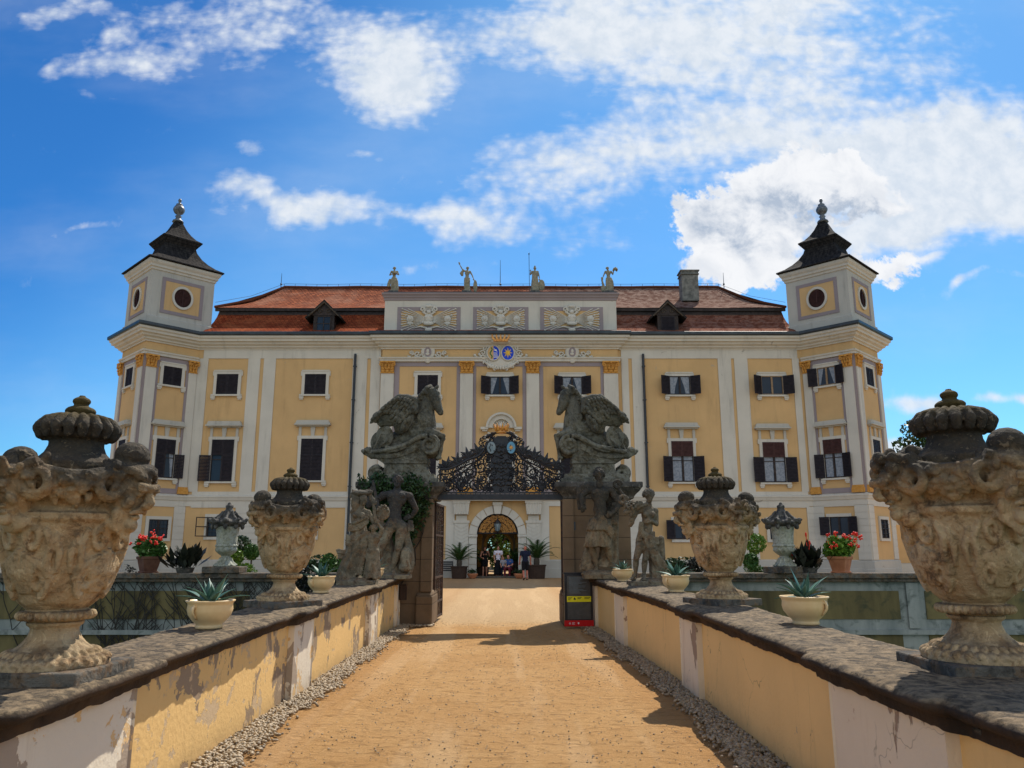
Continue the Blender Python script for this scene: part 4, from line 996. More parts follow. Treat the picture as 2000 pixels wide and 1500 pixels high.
g.ell((cl + .12, .22, zc + .16), (.08, .02, .05)); g.cap((cl + .10, .22, zc + .18), (cl + .03, .22, zc + .27), .03, .015, 6); g.cap((cl + .16, .22, zc + .14), (cl + .22, .22, zc + .05), .02, .012, 6)
obj('goat_charge', g, 'sign_white', coa)
g = G(FRIS)
star = [(cr_ + (.28 if k % 2 == 0 else .11) * math.sin(math.pi * k / 8), zc + (.33 if k % 2 == 0 else .12) * math.cos(math.pi * k / 8)) for k in range(16)]
for k in range(16): a, b = star[k], star[(k + 1) % 16]; g.add([(cr_, .30, zc), (a[0], .232, a[1]), (b[0], .232, b[1])], [(0, 1, 2)])
obj('star_charge', g, 'paint_gold', coa)
def crown(g, c, z, w, h, t, n=5):
    g.box(c - w / 2, c + w / 2, t, t + .12, z, z + h * .3); 
    for k in range(n):
        s = c + w * 1.15 * (k / (n - 1) - .5); b = c + w * .92 * (k / (n - 1) - .5); g.prism([(b - w * .09, z + h * .28), (b + w * .09, z + h * .28), (s + w * .05, z + h * .8), (s, z + h), (s - w * .05, z + h * .8)], t, t + .1); g.ell((s, t + .05, z + h), w * .05, n=6, m=5)
    for k in range(n + 1): s = c + w * .9 * (k / n - .5); g.ell((s, t + .12, z + h * .15), w * .045, n=6, m=5)
g = G(FRIS); crown(g, c, zc + .58, .85, .38, .60); obj('crown', g, 'gilt', coa)
for (px_, nm) in ((836, 0), (1117.5, 1)):
    c2 = X(px_, 688, YR); z2 = Z(688, YR); g = G(FRIS); g.ell((c2, .05, z2), (.42, .1, .5), n=18, m=8); g.ell((c2, .08, z2 - .42), (.2, .08, .28)); g.ell((c2, .08, z2 + .42), (.22, .08, .16))
    for sg in (-1, 1):
        g.tube(spiral((c2 + sg * .62, .06, z2 - .12), .2, .03, 1.4, math.pi if sg > 0 else 0, 18, sgn=sg), .045, 6); g.tube(spiral((c2 + sg * .98, .05, z2 - .05), .15, .03, 1.3, -math.pi / 2, 14, sgn=-sg), .04, 6)
        for k in range(8): g.ell((c2 + sg * (.45 + .1 * k), .05, z2 - .18 + .14 * math.sin(k * 1.7)), (.075, .04, .06), (0, k * 1.1, 0), 6, 5)
        g.tube(spiral((c2 + sg * .27, .1, z2 + .42), .13, .03, 1.2, -math.pi / 2, 12, sgn=sg), .04, 6)
    md = obj('medallion', g, 'white_plaster', ch, smooth=True); obj('medallion_field', oval(FRIS, c2, z2 - .02, .21, .29, .12, .162), 'lavender_plaster', md)
    g = G(FRIS); g.ell((c2, .17, z2 + .04), (.08, .03, .12)); g.ell((c2 - .02, .17, z2 - .14), (.12, .03, .08)); obj('profile_head', g, 'white_plaster', md, smooth=True)

# ---- roof
def roof():
    g = G(); gl = G()
    xl, xr = -18.3, 2 * XC + 18.3
    low = [(43.62, 14.02, 0), (44.2, 14.40, .7), (44.7, 14.78, 1.33), (45.12, 15.14, 1.9), (45.46, 15.54, 2.4), (45.72, 15.98, 2.95)]
    # lower slope front + hips (hip x shifts inwards as y goes back)
    def hx(y): return (y - 43.62) * .06
    N = 60
    for i in range(len(low) - 1):
        (y0, z0, u0), (y1, z1, u1) = low[i], low[i + 1]
        for k in range(N):
            a0 = xl + hx(y0) + (xr - xl - 2 * hx(y0)) * k / N; a1 = xl + hx(y0) + (xr - xl - 2 * hx(y0)) * (k + 1) / N
            b0 = xl + hx(y1) + (xr - xl - 2 * hx(y1)) * k / N; b1 = xl + hx(y1) + (xr - xl - 2 * hx(y1)) * (k + 1) / N
            gl.add([(a0, y0, z0), (a1, y0, z0), (b1, y1, z1), (b0, y1, z1)], [(0, 1, 2, 3)], [((a0, u0), (a1, u0), (b1, u1), (b0, u1))])
        for sx_, x_ in ((-1, xl), (1, xr)):
            p = [(x_ - sx_ * hx(y0), y0, z0), (x_ - sx_ * hx(y0), 56, z0), (x_ - sx_ * hx(y1), 56, z1), (x_ - sx_ * hx(y1), y1, z1)]
            gl.add(p, [(0, 1, 2, 3)], [((0, u0), (12, u0), (12, u1), (0, u1))])
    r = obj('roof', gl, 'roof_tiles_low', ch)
    # upper slope overhangs the lower one
    ye, ze, yr, zr = 45.42, 16.12, 49.6, 18.85; hl = 2.9
    L = math.hypot(yr - ye, zr - ze); xa, xb = -18.35, 2 * XC + 18.35
    NX_, NY_ = 90, 10; from mathutils import noise as mn
    def P(u, v):
        a = xa + (hl) * v; b = xb - hl * v; x = a + (b - a) * u; y = ye + (yr - ye) * v; z = ze + (zr - ze) * v - .28 * math.sin(math.pi * v)
        return (x, y, z + .05 * mn.noise(Vector((x * .35, v * 3, 0))) + .05 * mn.noise(Vector((x * .12, v, 5))))
    for i in range(NX_):
        for j in range(NY_):
            q = [P(i / NX_, j / NY_), P((i + 1) / NX_, j / NY_), P((i + 1) / NX_, (j + 1) / NY_), P(i / NX_, (j + 1) / NY_)]
            g.add(q, [(0, 1, 2, 3)], [tuple((p[0], L * (j + d) / NY_ + 5) for p, d in zip(q, (0, 0, 1, 1)))])
    for sg, x0, x1 in ((-1, xa, xa + hl), (1, xb, xb - hl)):
        g.add([(x0, ye, ze), (x0, 55, ze), (x1, 52, zr), (x1, yr, zr - .02)], [(0, 1, 2, 3)], [((0, 5), (10, 5), (7, 5 + L), (4, 5 + L))])
    g.add([(xa, 55, ze), (xb, 55, ze), (xb - hl, 52, zr), (xa + hl, 52, zr)], [(0, 1, 2, 3)], [((0, 0), (30, 0), (27, 4), (3, 4))]); g.add([(xa + hl, yr, zr - .02), (xb - hl, yr, zr - .02), (xb - hl, 52, zr), (xa + hl, 52, zr)], [(0, 1, 2, 3)], [((0, 0), (30, 0), (30, 1), (0, 1))])
    g.add([(xa, ye, ze - .02), (xb, ye, ze - .02), (xb, 55, ze - .02), (xa, 55, ze - .02)], [(3, 2, 1, 0)], [((0, 0), (1, 0), (1, 1), (0, 1))])
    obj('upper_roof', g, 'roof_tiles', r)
    g = G(); g.box(xa + .02, xb - .02, ye + .01, ye + .12, ze - .20, ze - .03); g.box(xa + .25, xb - .25, ye + .13, ye + .35, ze - .45, ze - .05); obj('fascia', g, 'window_dark_wood', r)
    g = G(); pts = [P(k / 60, 1) for k in range(61)]; g.tube([(p[0], p[1], p[2] + .04) for p in pts], .10, 8)
    g.tube([(xa, ye, ze + .05), (xa + hl * .5, (ye + yr) / 2, (ze + zr) / 2 - .2), (xa + hl, yr, zr + .05)], .09, 7); g.tube([(xb, ye, ze + .05), (xb - hl * .5, (ye + yr) / 2, (ze + zr) / 2 - .2), (xb - hl, yr, zr + .05)], .09, 7)
    obj('ridge_tiles', g, 'roof_tiles', r)
    g = G(); pts = []
    for k in range(41):
        p = P(k / 40, 1); g.tube([(p[0], p[1], p[2]), (p[0], p[1], p[2] + .28)], .014, 4); pts.append((p[0], p[1], p[2] + .28))
    pts = [(xa, ye, ze + .35), (xa + hl * .5, (ye + yr) / 2, (ze + zr) / 2 + .1)] + pts + [(xb - hl * .5, (ye + yr) / 2, (ze + zr) / 2 + .1), (xb, ye, ze + .35)]; g.tube(pts, .012, 4); obj('lightning_wire', g, 'dark_metal', r)
    for (px_, py_, h) in ((549, 556, .95), (977, 560, 1.9), (1414, 560, 1.0)):
        p = at(px_, py_, 49.6); g = G(); g.tube([(p[0], 49.6, 18.7), (p[0], 49.6, 18.95 + h)], [.03, .012], 5); g.ell((p[0], 49.6, 19.12), .07, n=8, m=6); obj('lightning_rod', g, 'dark_metal', r)
    # chimneys
    for (x0, x1, yy, z0, z1, mt) in ((11.0, 12.08, 47.3, 17.2, 19.25, 'chimney_plaster'), (X(928, 556, 51), X(958, 556, 51), 50.8, 18, 19.3, 'chimney_brick'), (X(1163, 560, 51), X(1182, 560, 51), 50.8, 18, 19.25, 'chimney_brick')):
        g = G(); g.box(x0, x1, yy, yy + .9, z0, z1 - .28); g.box(x0 - .06, x1 + .06, yy - .06, yy + .96, z1 - .28, z1 - .20); g.box(x0 - .02, x1 + .02, yy - .02, yy + .92, z1 - .20, z1 - .04); g.box(x0 - .09, x1 + .09, yy - .09, yy + .99, z1 - .04, z1 + .04)
        obj('chimney', g, mt, r, bevel=.02)
    return r
rf = roof()
def dormer(cx, glassy):
    y0 = 43.98; g = G(); w = .62
    g.box(cx - w, cx + w, y0 + .05, y0 + 1.6, 14.0, 15.35); dm = obj('dormer', g, 'window_dark_wood', ch)
    g = G(); zt = 16.15
    for sg in (-1, 1):
        p = [(cx, zt), (cx + sg * 1.12, 15.02), (cx + sg * 1.06, 14.94), (cx, zt - .14)]
        g.prism(p if sg > 0 else p[::-1], y0 - .12, y0 + 1.75)
    obj('dormer_roof', g, 'tower_shingle', dm)
    g = G(); g.prism([(cx - .82, 15.2), (cx + .82, 15.2), (cx, 15.98)], y0 + .02, y0 + .1); obj('gable', g, 'window_dark_wood', dm)
    g = G()
    for sg in (-1, 1): g.tube([(cx + sg * .9, y0 - .1, 15.12), (cx, y0 - .1, 15.98)], .05, 5); g.tube(spiral((cx + sg * .25, y0, 15.45), .16, .05, 1, 0, 12), .03, 5)
    obj('bargeboard', g, 'bark', dm)
    g = G(); fr = ((0, y0 + .05), (1, 0))
    if glassy:
        pn = G(fr); pn.box(cx - .40, cx + .40, .003, .02, 14.25, 15.1); obj('pane', pn, 'window_glass', dm)
        g = G(fr)
        for s in (-.42, -.02, .38): g.box(cx + s, cx + s + .04, .022, .06, 14.22, 15.12)
        for z in (14.2, 14.66, 15.1): g.box(cx - .42, cx + .42, .024, .055, z, z + .04)
        obj('sash', g, 'window_dark_wood', dm)
    else: louvre(fr, cx - .4, cx + .4, 14.22, 15.12, .01, parent=dm)
dormer(-11.22, True); dormer(9.30, False)

# ---- portal and passage
def portal():
    c = -.81; half_w = 1.18; fr = ((0, YR), (1, 0)); zsp = 2.35; rr = 1.18
    g = G()     # wall filling around the arch, full thickness
    n = 24; zt = 4.0
    for (x0, x1) in ((-4.0, c - half_w), (c + half_w, 2.35)): g.box(x0, x1, YR, YR + .5, 0, zt)
    for k in range(n):
        a0 = math.pi - math.pi * k / n; a1 = math.pi - math.pi * (k + 1) / n
        p = [(c + rr * math.cos(a0), zsp + rr * math.sin(a0)), (c + rr * math.cos(a1), zsp + rr * math.sin(a1)), (c + rr * math.cos(a1), zt), (c + rr * math.cos(a0), zt)]
        g.prism(p, YR, YR + .5)
    w = obj('portal_wall', g, 'ochre_plaster', ch)
    g = G(fr); nn = 9
    for k in range(nn):
        a0 = math.pi * k / nn + .012; a1 = math.pi * (k + 1) / nn - .012; m_ = 4
        for j in range(m_):
            q0 = a0 + (a1 - a0) * j / m_; q1 = a0 + (a1 - a0) * (j + 1) / m_
            g.prism([(c + r * math.cos(a), zsp + r * math.sin(a)) for r, a in ((rr - .02, q0), (rr + .42, q0), (rr + .42, q1), (rr - .02, q1))], .002, .10)
    for sg in (-1, 1):
        z = 0.0
        while z < zsp - .14:
            z2 = min(z + .36, zsp - .12); g.box(c + sg * (half_w - .02), c + sg * (half_w + .42), .002, .10, z + .01, z2 - .01); z = z2
        g.box(c + sg * (half_w - .05), c + sg * (half_w + .46), .002, .14, zsp - .12, zsp)
    obj('voussoirs', g, 'white_plaster', w)
    g = G(fr); g.prism([(c - .16, zsp + rr - .05), (c + .16, zsp + rr - .05), (c + .24, 4.02), (c - .24, 4.02)], .10, .24); g.box(c - .28, c + .28, .10, .30, 3.98, 4.14); obj('keystone', g, 'white_plaster', w)
    # flanking chevron piers and corbels
    for sg in (-1, 1):
        s0, s1 = sorted((c + sg * 1.62, c + sg * 2.42)); g = G(fr); g.box(s0, s1, .002, .12, 0, 3.0); z = .95; m_ = (s0 + s1) / 2
        while z < 2.8:
            g.prism([(s0 + .03, z + .12), (m_, z - .08), (s1 - .03, z + .12), (s1 - .03, z + .24), (m_, z + .04), (s0 + .03, z + .24)], .121, .15); z += .20
        g.box(s0 - .05, s1 + .05, .002, .17, 2.98, 3.12); obj('chevron_pier', g, 'white_plaster', w)
        g = G(fr); g.box(s0 + .1, s1 - .1, .002, .16, 3.12, 3.4); g.prism([(s0 + .02, 3.45), (s1 - .02, 3.45), (s1 + .05, 4.1), (s0 - .05, 4.1)], .002, .42); g.box(s0 - .08, s1 + .08, .002, .48, 4.08, 4.2)
        for k in range(5): g.tube([(s0 + .08 + .15 * k, .42, 3.5), (s0 + .08 + .15 * k, .43, 4.05)], .04, 5)
        obj('corbel', g, 'white_plaster', w)
        s0, s1 = sorted((c + sg * 2.42, c + sg * 2.9)); g = G(fr); g.box(s0, s1, .002, .06, 0, 4.0); obj('pilaster', g, 'white_plaster', ch)
    g = G(fr); g.box(c - 2.55, c + 2.55, .002, .55, 4.2, 4.34); g.box(c - 2.45, c + 2.45, .002, .45, 4.34, 4.5); obj('balcony_ledge', g, 'old_white_plaster', w)
    # lunette grille and lantern
    g = G(fr); zl = 2.42
    g.tube([(c - rr + .02, -.12, zl), (c + rr - .02, -.12, zl)], .045, 6)
    g.tube([(c + (rr - .05) * math.cos(math.pi * k / 24), -.12, zsp + (rr - .05) * math.sin(math.pi * k / 24)) for k in range(25)], .035, 6, cap=False)
    for a in (60, 120): g.tube([(c + .3 * math.cos(R(a)), -.12, zl + .3 * math.sin(R(a))), (c + 1.1 * math.cos(R(a)), -.12, zsp + 1.1 * math.sin(R(a)))], .02, 5)
    lun = obj('lunette_grille', g, 'iron', w)
    g = G(fr)
    for i in range(26):
        a = math.pi * (i + .5) / 26
        for j, rad in enumerate((.36, .58, .80, .99)):
            if rad * math.sin(a) < .10: continue
            p = (c + rad * math.cos(a), -.11, zsp + .02 + rad * math.sin(a) * .98)
            if j == 0 and i % 2: continue
            g.tube(spiral(p, .095, .02, 1.2, a * 3 + j, 9, sgn=1 if (i + j) % 2 else -1), .022, 4)
    obj('gilt_scrolls', g, 'gilt', lun)
    # passage
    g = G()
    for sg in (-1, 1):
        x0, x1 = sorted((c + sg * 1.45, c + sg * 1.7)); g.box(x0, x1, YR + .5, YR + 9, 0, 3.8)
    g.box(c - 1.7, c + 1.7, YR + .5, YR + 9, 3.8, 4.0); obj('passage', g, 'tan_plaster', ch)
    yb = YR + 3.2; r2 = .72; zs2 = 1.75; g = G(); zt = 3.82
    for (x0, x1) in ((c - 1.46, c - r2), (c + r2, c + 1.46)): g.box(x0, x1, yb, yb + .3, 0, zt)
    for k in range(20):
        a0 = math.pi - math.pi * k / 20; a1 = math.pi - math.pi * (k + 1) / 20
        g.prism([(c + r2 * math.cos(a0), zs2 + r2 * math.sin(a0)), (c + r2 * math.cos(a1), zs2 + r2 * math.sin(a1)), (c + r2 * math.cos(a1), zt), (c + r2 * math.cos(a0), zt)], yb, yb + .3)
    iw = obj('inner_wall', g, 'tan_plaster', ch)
    g = G(((0, yb), (1, 0))); ringfill(g, r2 - .01, r2 + .16, zs2, .002, .08, cx=c)
    for sg in (-1, 1):
        g.box(c + sg * r2, c + sg * (r2 + .15), .002, .08, 0, zs2); g.box(c + sg * 1.0, c + sg * 1.25, .002, .18, 0, 2.2); g.box(c + sg * .95, c + sg * 1.32, .002, .25, 2.2, 2.36); g.box(c + sg * 1.0, c + sg * 1.25, .002, .2, 2.36, 2.62)
    obj('inner_arch', g, 'orange_paint', iw)
portal()
g = G()      # lantern hanging in the archway
cx, yy, z0 = -.81, YR - .05, 2.95
for k in range(6):
    a, b = 2 * math.pi * k / 6, 2 * math.pi * (k + 1) / 6
    g.tube([(cx + .11 * math.cos(a), yy + .11 * math.sin(a), z0 - .42), (cx + .20 * math.cos(a), yy + .20 * math.sin(a), z0)], .014, 4)
g.lathe([(.03, z0 + .28), (.05, z0 + .22), (.12, z0 + .14), (.21, z0 + .02), (.21, z0)], 6, (cx, yy, 0)); g.lathe([(.11, z0 - .42), (.08, z0 - .48), (.02, z0 - .55)], 6, (cx, yy, 0)); g.tube([(cx, yy, z0 + .25), (cx, yy, z0 + .85)], .012, 5)
lt = thing('lantern', (cx, yy, z0), 'black six-sided lantern hanging in the entrance arch', 'lantern'); obj('lantern_frame', g, 'iron', lt)
g = G(); g.lathe([(.10, z0 - .41), (.185, z0 - .01)], 6, (cx, yy, 0)); obj('lantern_glass', g, 'shield_grey', lt)
# garden walls flanking the chateau
for sg in (-1, 1):
    x0, x1 = (2 * XC - 46, -23.6) if sg < 0 else (22.16, 44); fr = ((0, 46.2), (1, 0))
    root = thing('garden_wall', ((x0 + x1) / 2, 46.2, 0), 'low ochre and white garden wall with sunk panels, %s of the chateau' % ('left' if sg < 0 else 'right'), 'wall')
    g = G(); g.box(x0, x1, 46.2, 46.7, 0, 3.3); obj('wall_body', g, 'white_plaster', root)
    g = G(); g.box(x0, x1, 46.0, 46.9, 3.3, 3.42); g.box(x0, x1, 45.9, 47.0, 3.42, 3.55); g.box(x0, x1, 46.3, 46.6, 3.55, 4.35); g.box(x0, x1, 46.15, 46.75, 4.35, 4.55); obj('coping', g, 'old_white_plaster', root)
    n = 5; wd_ = (x1 - x0) / n
    for k in range(n):
        a = x0 + wd_ * k + .45; b = a + wd_ - .9; g = G(fr); g.box(a, b, .002, .03, .75, 2.95); pn = obj('panel', g, 'ochre_plaster', root)
        g = G(fr); 
        for q in ((a + .7, a + .82), (b - .82, b - .7)): g.box(q[0], q[1], .031, .07, 1.0, 2.5)
        g.box(a + .82, b - .82, .031, .07, 1.0, 1.12); g.box(a + .82, b - .82, .031, .07, 2.38, 2.5); obj('panel_frame', g, 'white_plaster', pn)
    if sg < 0:
        pass
# ------------------------------------------------------------ big stone urns (local, z = 0 on the coping)
def head(g, c, ang, s=1.0, style='beard', tilt=0.0):
    """mask/head carved on a rim, face looking outward along ang"""
    M = Matrix.Translation(c) @ Matrix.Rotation(ang, 4, 'Z') @ Matrix.Rotation(tilt, 4, 'Y')
    h = G()   # x outward, z up, s~1 -> head height .26
    h.ell((0, 0, 0), (.085, .078, .115), n=14, m=10); h.ell((.04, 0, -.03), (.050, .056, .075))
    h.cap((.082, 0, .038), (.140, 0, -.018), .013, .021, 8); h.ell((.125, 0, -.024), (.020, .028, .014)); h.cap((.085, -.05, .046), (.098, 0, .040), .014, .018, 8); h.cap((.085, .05, .046), (.098, 0, .040), .014, .018, 8)
    for y in (-.034, .034):
        h.ell((.086, y, .032), (.02, .03, .012), n=8, m=6); h.ell((.083, y, .012), (.014, .015, .010), n=8, m=6); h.ell((.07, y * 1.5, -.025), (.026, .022, .026))
    h.ell((.098, 0, -.050), (.020, .030, .008)); h.ell((.094, 0, -.074), (.020, .026, .010)); h.ell((.080, 0, -.103), (.03, .034, .024))
    if style == 'beard':
        for k in range(7): y = -.06 + .02 * k; h.cap((.065 - abs(y) * .4, y, -.07), (.07 - abs(y) * .5, y * .8, -.15 + abs(y) * .5), .022, .012, 7)
        h.tube([(.10, -.05, -.06), (.12, -.02, -.045), (.12, .02, -.045), (.10, .05, -.06)], [.008, .014, .014, .008], 6)
        h.ell((-.03, 0, .095), (.105, .10, .040)); h.ell((-.035, 0, .150), (.072, .072, .060))
        for k in range(30): a = k * 2.4; h.ell((-.03 + .098 * math.cos(a), .095 * math.sin(a), .070 + .04 * ((k * 7) % 10) / 10), .019, n=7, m=5)
    elif style == 'grape':
        for k in range(46):
            a = k * 2.4; t = ((k * 13) % 46) / 46; r = .105 - .02 * t; h.ell((-.03 + r * math.cos(a), r * math.sin(a), .03 + .13 * t), .028, n=8, m=6)
        for k in range(10): h.ell((-.02, .085 * (1 if k % 2 else -1), -.09 + .03 * (k // 2)), .030, n=8, m=6)
        h.ell((-.03, 0, .08), (.09, .09, .08))
    else:
        for k in range(26): a = k * 2.4; h.cap((-.03 + .09 * math.cos(a), .09 * math.sin(a), .08), (-.03 + .12 * math.cos(a), .12 * math.sin(a), .10 + .04 * math.sin(k)), .025, .018, 6)
    Ms = M @ Matrix.Scale(s, 4); g.merge(h, Ms)
def zmap(g, top=.89):      # final vertical proportions of the urn
    g.v = [(x * float(np.interp(z, [.95, 1.05], [.89, top])), y * float(np.interp(z, [.95, 1.05], [.89, top])), float(np.interp(z, [0, .105, .46, .56, .90, 1.10, 1.16, 1.65], [0, .06, .345, .425, .885, 1.09, 1.155, 1.645]))) for x, y, z in g.v]; return g
def make_urn(name, variant, rot, label):
    root = local_thing('stone_urn', label, 'urn')
    g = G(); g.box(-.33, .33, -.33, .33, -.012, .068); p = obj('plinth', g, 'plinth_stone', root, bevel=.010)
    g = G()
    prof = [(.02, .09), (.325, .09), (.345, .115), (.34, .15), (.315, .175), (.285, .19), (.245, .215), (.195, .255), (.16, .30), (.142, .345), (.14, .375), (.165, .395), (.17, .41), (.15, .425), (.02, .43)]
    g.lathe(prof, 48)
    for k in range(30): a = 2 * math.pi * k / 30; g.ell((.315 * math.cos(a), .315 * math.sin(a), .165), (.042, .026, .026), (0, .5, a), 8, 6)
    for k in range(30):
        a = 2 * math.pi * k / 30; g.ell((.262 * math.cos(a + .1), .262 * math.sin(a + .1), .205), (.038, .018, .022), (0, .6, a + .1), 8, 6)
    sculpt('foot', zmap(g), 'urn_stone', root, .0065, 0, .004, .03)
    g = G(); g.lathe([(.02, .40), (.15, .41), (.165, .425), (.2, .43), (.215, .46), (.2, .49), (.17, .50), (.19, .515), (.235, .56), (.285, .63), (.325, .72), (.352, .80), (.372, .86), (.385, .885), (.41, .90), (.412, .93), (.385, .945), (.365, .965), (.37, 1.01), (.395, 1.06), (.43, 1.10), (.445, 1.13), (.43, 1.155), (.40, 1.165), (.02, 1.17)], 64)
    for k in range(32): a = 2 * math.pi * k / 32; g.ell((.205 * math.cos(a), .205 * math.sin(a), .46), (.034, .018, .034), (0, 0, a), 8, 6)
    def body_r(z): return np.interp(z, [.56, .63, .72, .80, .86, .90], [.24, .285, .325, .352, .372, .395])
    def bp(a, z, off=0): r = body_r(z) + off; return (r * math.cos(a), r * math.sin(a), z)
    for q in range(4):
        a0 = rot + q * math.pi / 2
        # shell fans under every head, scrolls either side
        for k in range(-4, 5):
            g.tube([bp(a0 + k * .035, .60, .0), bp(a0 + k * .07, .69, .012), bp(a0 + k * .095, .78 - .012 * abs(k), .006)], [.012, .026, .020], 7)
        for sg in (-1, 1):
            pts = []
            for i in range(26):
                t = i / 25; an = -math.pi / 2 + sg * 0 + t * 2.9 * math.pi; r = .075 * (1 - .72 * t)
                pts.append(bp(a0 + sg * (.34 + r * math.cos(an) / .36 * 1.0), .66 + r * math.sin(an), .010))
            g.tube(pts, [.024 - .010 * i / 25 for i in range(26)], 7)
            pts = []
            for i in range(26):
                t = i / 25; an = math.pi / 2 + t * 2.8 * math.pi; r = .06 * (1 - .7 * t)
                pts.append(bp(a0 + sg * (.26 + r * math.cos(an) / .37), .83 + r * math.sin(an), .010))
            g.tube(pts, [.022 - .009 * i / 25 for i in range(26)], 7)
            g.tube([bp(a0 + sg * .45, .86, .008), bp(a0 + sg * .56, .80, .012), bp(a0 + sg * .50, .72, .012), bp(a0 + sg * .58, .66, .008), bp(a0 + sg * .46, .60, .008)], [.014, .026, .024, .022, .010], 7)
            g.tube([bp(a0 + sg * .62, .84, .004), bp(a0 + sg * .70, .76, .01), bp(a0 + sg * .66, .68, .008)], [.012, .024, .012], 7)
        # mask under the rim between body and bowl
        g.ell(bp(a0, .885, .03), (.05, .10, .045), (0, 0, a0)); g.ell(bp(a0, .93, .02), (.045, .06, .045), (0, 0, a0))
        # heads on the rim
        st = variant if q % 2 == 0 else ('curl' if variant == 'beard' else 'beard')
        if variant == 'grape' and q == 0: st = 'grape'
        c = (.415 * math.cos(a0), .415 * math.sin(a0), 1.045)
        head(g, c, a0, 1.42 if st == 'beard' else 1.25, st, .20)
        g.cap((.32 * math.cos(a0), .32 * math.sin(a0), 1.03), (.42 * math.cos(a0), .42 * math.sin(a0), 1.05), .10, .08, 10)
        # big rim volutes beside the heads and swags between
        for sg in (-1, 1):
            b = a0 + sg * .36; tx, ty = -math.sin(b), math.cos(b); pts = []
            for i in range(24):
                t = i / 23; an = math.pi / 2 + t * 3.0 * math.pi; r = .105 * (1 - .78 * t)
                u = sg * r * math.cos(an); w = r * math.sin(an)
                pts.append((.445 * math.cos(b) + tx * u, .445 * math.sin(b) + ty * u, 1.095 + w))
            g.tube(pts, [.034 - .014 * i / 23 for i in range(24)], 8)
            g.tube([((.40 + .03 * t) * math.cos(a0 + sg * (.36 + .33 * t)), (.40 + .03 * t) * math.sin(a0 + sg * (.36 + .33 * t)), 1.165 - .03 * t) for t in (0, .3, .6, 1)], .028, 7)
        am = a0 + math.pi / 4
        for k in range(34):
            t = ((k * 17) % 34) / 34; aa = am + (rng.random() - .5) * .62; zz = 1.02 + .13 * rng.random() - .04 * math.cos((aa - am) * 5)
            rr = .40 + .05 * (zz - 1.0) / .15; g.ell((rr * math.cos(aa), rr * math.sin(aa), zz), (.027, .027, .027) if variant == 'grape' or k % 2 else (.045, .02, .02), (k, k * 1.3, k * .7), 8, 6)
    sculpt('bowl', zmap(g, 1.0), 'urn_stone', root, .0062, 0, .005, .03)
    g = G(); g.lathe([(.02, 1.16), (.285, 1.165), (.292, 1.19), (.288, 1.225), (.27, 1.235), (.225, 1.255), (.19, 1.29), (.17, 1.33), (.168, 1.36), (.19, 1.375), (.21, 1.385), (.2, 1.40), (.02, 1.41)], 48)
    for k in range(18):
        a = 2 * math.pi * (k + .3) / 18
        pts = [(r * math.cos(a), r * math.sin(a), z) for r, z in ((.085, 1.512), (.14, 1.508), (.200, 1.482), (.238, 1.438), (.222, 1.400), (.17, 1.388))]
        g.chain(pts, [.013, .022, .032, .036, .032, .02], 9)
    g.lathe([(.02, 1.38), (.18, 1.39), (.205, 1.43), (.18, 1.465), (.12, 1.485), (.02, 1.50)], 36)
    g.ell((0, 0, 1.55), (.098, .098, .036), n=20, m=10); g.ell((0, 0, 1.612), (.058, .058, .030), n=16, m=8); g.ell((0, 0, 1.645), (.02, .02, .014))
    sculpt('lid', zmap(g), 'urn_stone', root, .0065, 0, .004, .03)
    return root
UL = make_urn('stone_urn', 'beard', R(-14), 'weathered stone urn with a bearded mask, large and nearest on the left parapet')
UR = make_urn('stone_urn', 'grape', R(188), 'weathered stone urn with grape-haired mask, large and nearest on the right parapet')
place(UL, (-2.655, 4.66, ztop(4.6)), 0); place(UR, (2.69, 4.64, ztop(4.6, 1) - .012), 0)
UL2 = copy_tree(UR, (-2.73, 9.5, ztop(9.5)), R(-40), 'weathered stone urn in the middle of the left parapet between two potted agaves')
UR2 = copy_tree(UL, (2.53, 9.6, ztop(9.5, 1)), R(28), 'weathered stone urn in the middle of the right parapet between two potted agaves')
for o in (UL, UR, UL2, UR2): o['group'] = 'large stone urns on the bridge parapets'
UL2.scale = (1, 1, 1.0)
